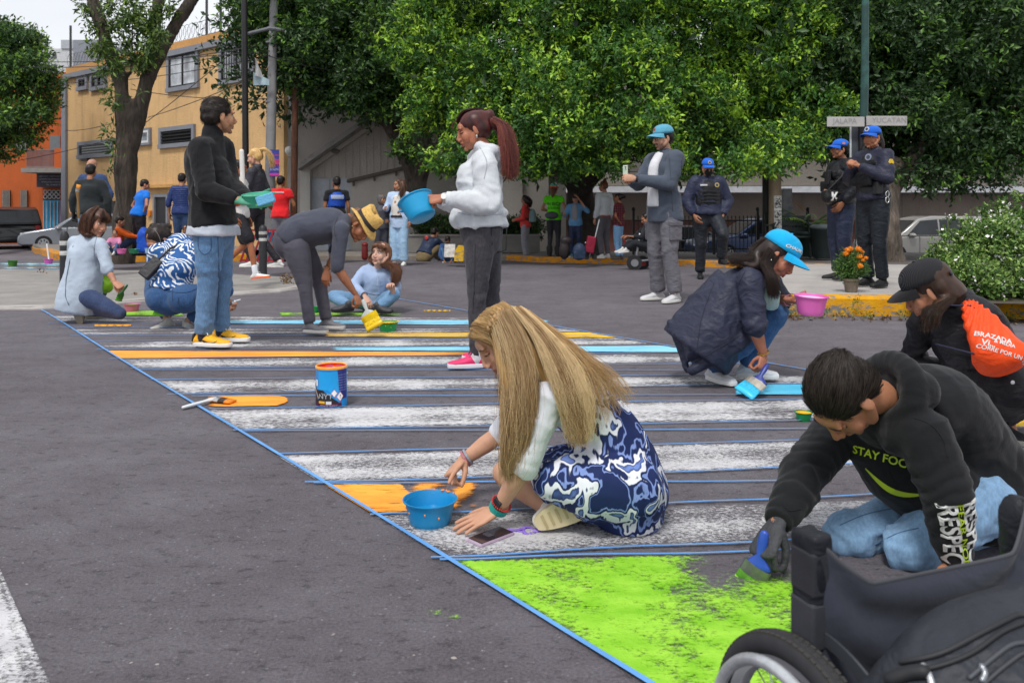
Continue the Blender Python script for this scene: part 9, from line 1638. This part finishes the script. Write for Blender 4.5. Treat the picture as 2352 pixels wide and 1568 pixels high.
# ---- cars
def car(name, label, ctr, hd_, L, Wd, H, body, cab, glass, colr, cat='car', rim='a9abb0', tail='a01018'):
    """body: lower silhouette, cab: upper silhouette, as fractions of length and height (front at 0)"""
    f_ = unit(np.append(hd_, 0)); r_ = np.cross(f_, (0, 0, 1)); o = thing(name, label, cat, ctr); c = np.asarray(ctr, float); Q = lambda x, y, z: c+f_*(L*(.5-x))+r_*y+np.array((0, 0, z*H)); PT = plain(colr, .28, .35, var=.03, coat=.6); w = Wd/2
    zb = max(z for x, z in body); zz = lambda z: w*(1-.18*max(0, (z-zb*.97)/(1-zb*.97))**1.1)
    def skin_(poly, mat, nm, wf, par=None, bev=.03):
        n = len(poly); v = [Q(x, -wf(z), z) for x, z in poly]+[Q(x, wf(z), z) for x, z in poly]; return mk(nm, (np.array(v), [tuple(range(n)), tuple(range(2*n-1, n-1, -1))]+[(i, n+i, n+(i+1) % n, (i+1) % n) for i in range(n)]), mat, par or o, bevel=bev, smooth=True, sharp=40)
    b_ = skin_(body, PT, 'body', lambda z: w*(1-.06*abs(z-.35)), None, .05); cb_ = skin_(cab, PT, 'roof', lambda z: zz(z)-.012, None, .04)
    for nm, poly in glass:
        for e in (-1, 1): v = [Q(x, e*(zz(z)+.003), z) for x, z in poly]; v2 = [p-r_*e*.02 for p in v]; n = len(v); mk(nm, (np.array(v+v2), [tuple(range(n)), tuple(range(2*n-1, n-1, -1))]+[(i, n+i, n+(i+1) % n, (i+1) % n) for i in range(n)]), glass_dark('1a1d20'), o)
    (x0, z0), (x1, z1) = cab[0], cab[1]; (x2, z2), (x3, z3) = cab[-2], cab[-1]
    for nm, (xa, za), (xb, zb2), s_ in (('windscreen', (x0, z0), (x1, z1), -1), ('rear_window', (x3, z3), (x2, z2), 1)):
        A, B = .12, .90; pa = (xa+(xb-xa)*A, za+(zb2-za)*A); pb = (xa+(xb-xa)*B, za+(zb2-za)*B); off = f_*(-s_)*.012+np.array((0, 0, .012)); v = [Q(pa[0], -zz(pa[1])*.88, pa[1])+off, Q(pa[0], zz(pa[1])*.88, pa[1])+off, Q(pb[0], zz(pb[1])*.86, pb[1])+off, Q(pb[0], -zz(pb[1])*.86, pb[1])+off]; mk(nm, (np.array(v+[p-off*.8 for p in v]), [(0, 1, 2, 3), (7, 6, 5, 4), (0, 4, 5, 1), (1, 5, 6, 2), (2, 6, 7, 3), (3, 7, 4, 0)]), glass_dark('1a1d20'), o)
    wr = .31*H/1.5
    for x in (.19, .80):
        for e in (-1, 1):
            p = Q(x, e*(w-.09), wr/H); mk('wheel_arch', MB().tube([p-r_*e*.06, p+r_*e*.078], [wr*1.16]*2, 24, cap='flat'), plain('101011', .8), o); t = mk('tyre', MB().tube([p-r_*e*.10, p+r_*e*.088], [wr, wr*.97], 26, cap='flat'), plain('1b1b1d', .8), o, smooth=True, sharp=40); mk('rim', MB().tube([p+r_*e*.06, p+r_*e*.098], [wr*.66, wr*.62], 22, cap='flat'), plain(rim, .35, .6), t, smooth=True, sharp=40)
            for k in range(7): a = k/7*6.283; mk('rim_gap', MB().ell(p+r_*e*.098+f_*wr*.40*math.cos(a)+np.array((0, 0, wr*.40*math.sin(a))), (wr*.10, wr*.05, wr*.15), None, 6, 4), plain('2a2b2d', .6), t)
    for e in (-1, 1): mk('tail_light', MB().box(Q(.988, e*w*.80, .50), (.06, .16, .2*H/1.5), np.array([f_, r_, (0, 0, 1)]).T), plain(tail, .25), o, bevel=.01); mk('headlight', MB().box(Q(.03, e*w*.74, .44), (.09, .26, .10), np.array([f_, r_, (0, 0, 1)]).T), plain('c9ced2', .15), o, bevel=.02); mk('mirror', MB().ell(Q(.30, e*(w+.08), .60), (.10, .10, .07)), PT, o, smooth=True); mk('door_handle', MB().box(Q(.56, e*(w*1.0), .56), (.14, .03, .03), np.array([f_, r_, (0, 0, 1)]).T), PT, o); 
    for x in (.36, .52, .70): 
        for e in (-1, 1): mk('door_gap', MB().beam(Q(x, e*(w*.985+.004), .2), Q(x, e*(w*.985+.004), zb*.96), .012, .01), plain('1a1a1c', .7), o)
    return o
SED = [(0, .20), (.005, .40), (.05, .50), (.27, .62), (.88, .66), (.985, .62), (1, .30), (.97, .18), (.03, .16)]; SEDC = [(.25, .60), (.40, .93), (.48, 1.0), (.66, .99), (.80, .90), (.95, .64)]
SEDG = [('side_window', [(.315, .645), (.415, .90), (.525, .945), (.535, .655)]), ('side_window', [(.55, .655), (.545, .945), (.66, .935), (.74, .86), (.78, .67)])]
VAN = [(0, .20), (.01, .42), (.08, .52), (.22, .58), (.97, .60), (.995, .5), (1, .22), (.97, .17), (.03, .16)]; VANC = [(.20, .57), (.36, .94), (.46, 1.0), (.90, .99), (.965, .93), (.99, .58)]
VANG = [('side_window', [(.275, .61), (.375, .90), (.50, .93), (.50, .61)]), ('side_window', [(.515, .61), (.515, .93), (.70, .93), (.71, .61)]), ('side_window', [(.725, .61), (.715, .92), (.90, .91), (.945, .64)])]
g = np.array(G(120, 573)); car('sedan_car', 'grey sedan parked at the left behind the painted bands', P_(205, 572, 27.5)*(1, 1, 0)+(0, 0, gz(-15, 27.5)-.02), (-.93, -.36), 4.0, 1.6, 1.27, SED, SEDC, SEDG, '8b9098')
car('van', 'black minivan at the far left with its tail turned to the street', P_(16, 570, 29.)*(1, 1, 0)+(0, 0, gz(-19, 30)-.02), (-.62, .78), 4.3, 1.65, 1.5, VAN, VANC, VANG, '1d1d20', 'van', '6d6f73')
car('minivan', 'silver minivan parked behind the grey tree trunk on the right', P_(2128, 603, 24.2)*(1, 1, 0)+(0, 0, .93-(603-490)*24.2/F), (-1, .04), 3.9, 1.55, 1.40, VAN, VANC, VANG, 'a5a39e', 'minivan')
car('sedan_car', 'dark blue car parked behind the iron fence', P_(1745, 592, 21.4)*(1, 1, 0)+(0, 0, .93-(598-490)*21.4/F), (-1, -.1), 3.7, 1.5, 1.12, SED, SEDC, SEDG, '27406c')
car('sedan_car', 'dark car nearly hidden behind the power wheelchair and fence', P_(1580, 592, 23.5)*(1, 1, 0)+(0, 0, .93-(600-490)*23.5/F), (1, -.1), 3.7, 1.5, 1.05, SED, SEDC, SEDG, '1d2026')
# ---- power wheelchair with its user, cart, bags, rack
Yp = 13.9; wp = thing('power_wheelchair', 'folding power wheelchair with small black tyres behind the photographer', 'wheelchair', P_(1480, 620, Yp)); b0 = np.array(wp.location)
for dx, dy, r in ((-.19, -.12, .13), (-.02, .1, .12), (.30, -.02, .15), (.42, .25, .15)):
    c = b0+np.array((dx, dy, r)); t = mk('wheel', MB().tube([c-(.0, .03, 0), c+(.0, .03, 0)], [r, r], 24, cap='flat'), plain('202022', .8), wp, smooth=True, sharp=40); mk('hub', MB().tube([c-(.0, .045, 0), c+(0, .045, 0)], [r*.5, r*.5], 16, cap='flat'), plain('8d8f94' if r > .125 else '8a2a30', .35, .5), t, smooth=True, sharp=40)
mk('frame', MB().tube([b0+(-.16, -.05, .15), b0+(-.10, -.05, .50), b0+(-.08, 0, .62)], .02, 8).tube([b0+(-.16, -.05, .15), b0+(.36, .1, .2)], .022, 8).tube([b0+(.36, .1, .2), b0+(.30, .1, .8)], .022, 8), plain('a9abb0', .3, .7), wp, smooth=True); mk('seat', MB().box(b0+(.12, .1, .42), (.42, .4, .08)), fabric('1c1c20', 'nylon'), wp, bevel=.02); mk('backrest', MB().box(b0+(.32, .1, .66), (.07, .4, .42)), fabric('1c1c20', 'nylon'), wp, bevel=.02); mk('armrest', MB().box(b0+(.10, -.12, .62), (.3, .06, .05)), plain('1a1a1c', .6), wp, bevel=.01)
u_ = sit('person in dark clothes sitting in the power wheelchair behind the photographer', 1486, 578, 488, 100, 1.5, 'b07a5c', False, '1f2026', '202228', '1a1412', 'short', 0, Yp, arm=((.2, .2, .32), (.14, .42, .34)), knees=.2)
ct = thing('shopping_trolley', 'red folding shopping trolley standing on the far kerb', 'trolley', P_(1360, 596, 14.6)); b0 = np.array(ct.location); mk('frame', MB().tube([b0+(-.06, 0, .02), b0+(.06, 0, .42), b0+(.13, 0, .72)], .012, 8).tube([b0+(-.12, .06, .3), b0+(.05, .06, .36)], .012, 8), plain('c4c4c6', .3, .6), ct, smooth=True); mk('cloth_body', MB().beam(b0+(-.06, .03, .12), b0+(.0, .03, .42), .22, .16), fabric('8a2038', 'nylon'), ct, bevel=.02); 
for e in (-.05, .09): c = b0+np.array((e-.05, 0, .05)); mk('wheel', MB().tube([c-(0, .02, 0), c+(0, .02, 0)], [.05, .05], 14, cap='flat'), plain('1c1c1e', .7), ct)
v, f, n = meld(MB().ell(P_(1331, 578, 14.4), (.13, .09, .16)).box(P_(1331, 587, 14.4), (.22, .16, .12)), .02, 3); tag(mk('backpack', (v, f), fabric('26344c', 'nylon'), smooth=True), 'navy backpack standing on the far kerb by the red trolley', 'backpack')
v, f, n = meld(MB().ell(P_(1296, 575, 14.5), (.10, .08, .17)).ell(P_(1300, 553, 14.5), (.11, .07, .08)), .02, 3); tag(mk('tote_bag', (v, f), fabric('2a2426', 'nylon'), smooth=True), 'dark tote bag beside the woman in neon green', 'bag')
rk_ = thing('painted_rack', 'red metal rack filled with blue and yellow painted pieces behind the bollard', 'rack', P_(592, 604, 14.8)); b0 = np.array(rk_.location)
for i in range(7): x = -.32+.1*i; mk('bar', MB().beam(b0+(x, 0, .02), b0+(x+.22, 0, .62), .03), plain('9a1f30', .4), rk_)
for z in (.05, .6): mk('rail', MB().beam(b0+(-.32, 0, z), b0+(.48, 0, z), .035), plain('9a1f30', .4), rk_)
R = np.random.default_rng(4)
for i in range(18): mk('painted_piece', MB().box(b0+(R.uniform(-.3, .45), .06, R.uniform(.08, .56)), (R.uniform(.06, .14), .02, R.uniform(.06, .13)), rotz(0)), plain(['3a8ac0', '7fb8d8', 'd8b23c', '2c5a8a', 'c9d4dc'][i % 5], .5), rk_)
nbk = tag(mk('open_notebook', MB().box(P_(1033, 576, 14.9), (.20, .02, .26), np.array(Matrix.Rotation(rad(-25), 3, 'X'))), plain('b9b6b2', .7, var=.35, vs=16)), 'sketch board held by the man in denim jacket', 'board')
tag(mk('painted_block', MB().prism([P_(1043, 600, 14.6), P_(1064, 600, 14.6), P_(1066, 566, 14.6), P_(1052, 564, 14.6), P_(1044, 578, 14.6)], (0, .25, 0)), concrete('9a8f80', '6d655a', 2., ('d0a01c', 'e0b42c'))), 'yellow painted kerb block right of the bowed man', 'block')
tag(mk('red_hydrant', MB().tube([P_(838, 590, 16.5), P_(838, 562, 16.5)], [.07, .06], 12).ell(P_(838, 562, 16.5), (.07, .07, .05)), plain('7a1d1c', .5), smooth=True), 'small dark red standpipe by the planter wall', 'standpipe')
bpy.data.scenes.remove(TS)
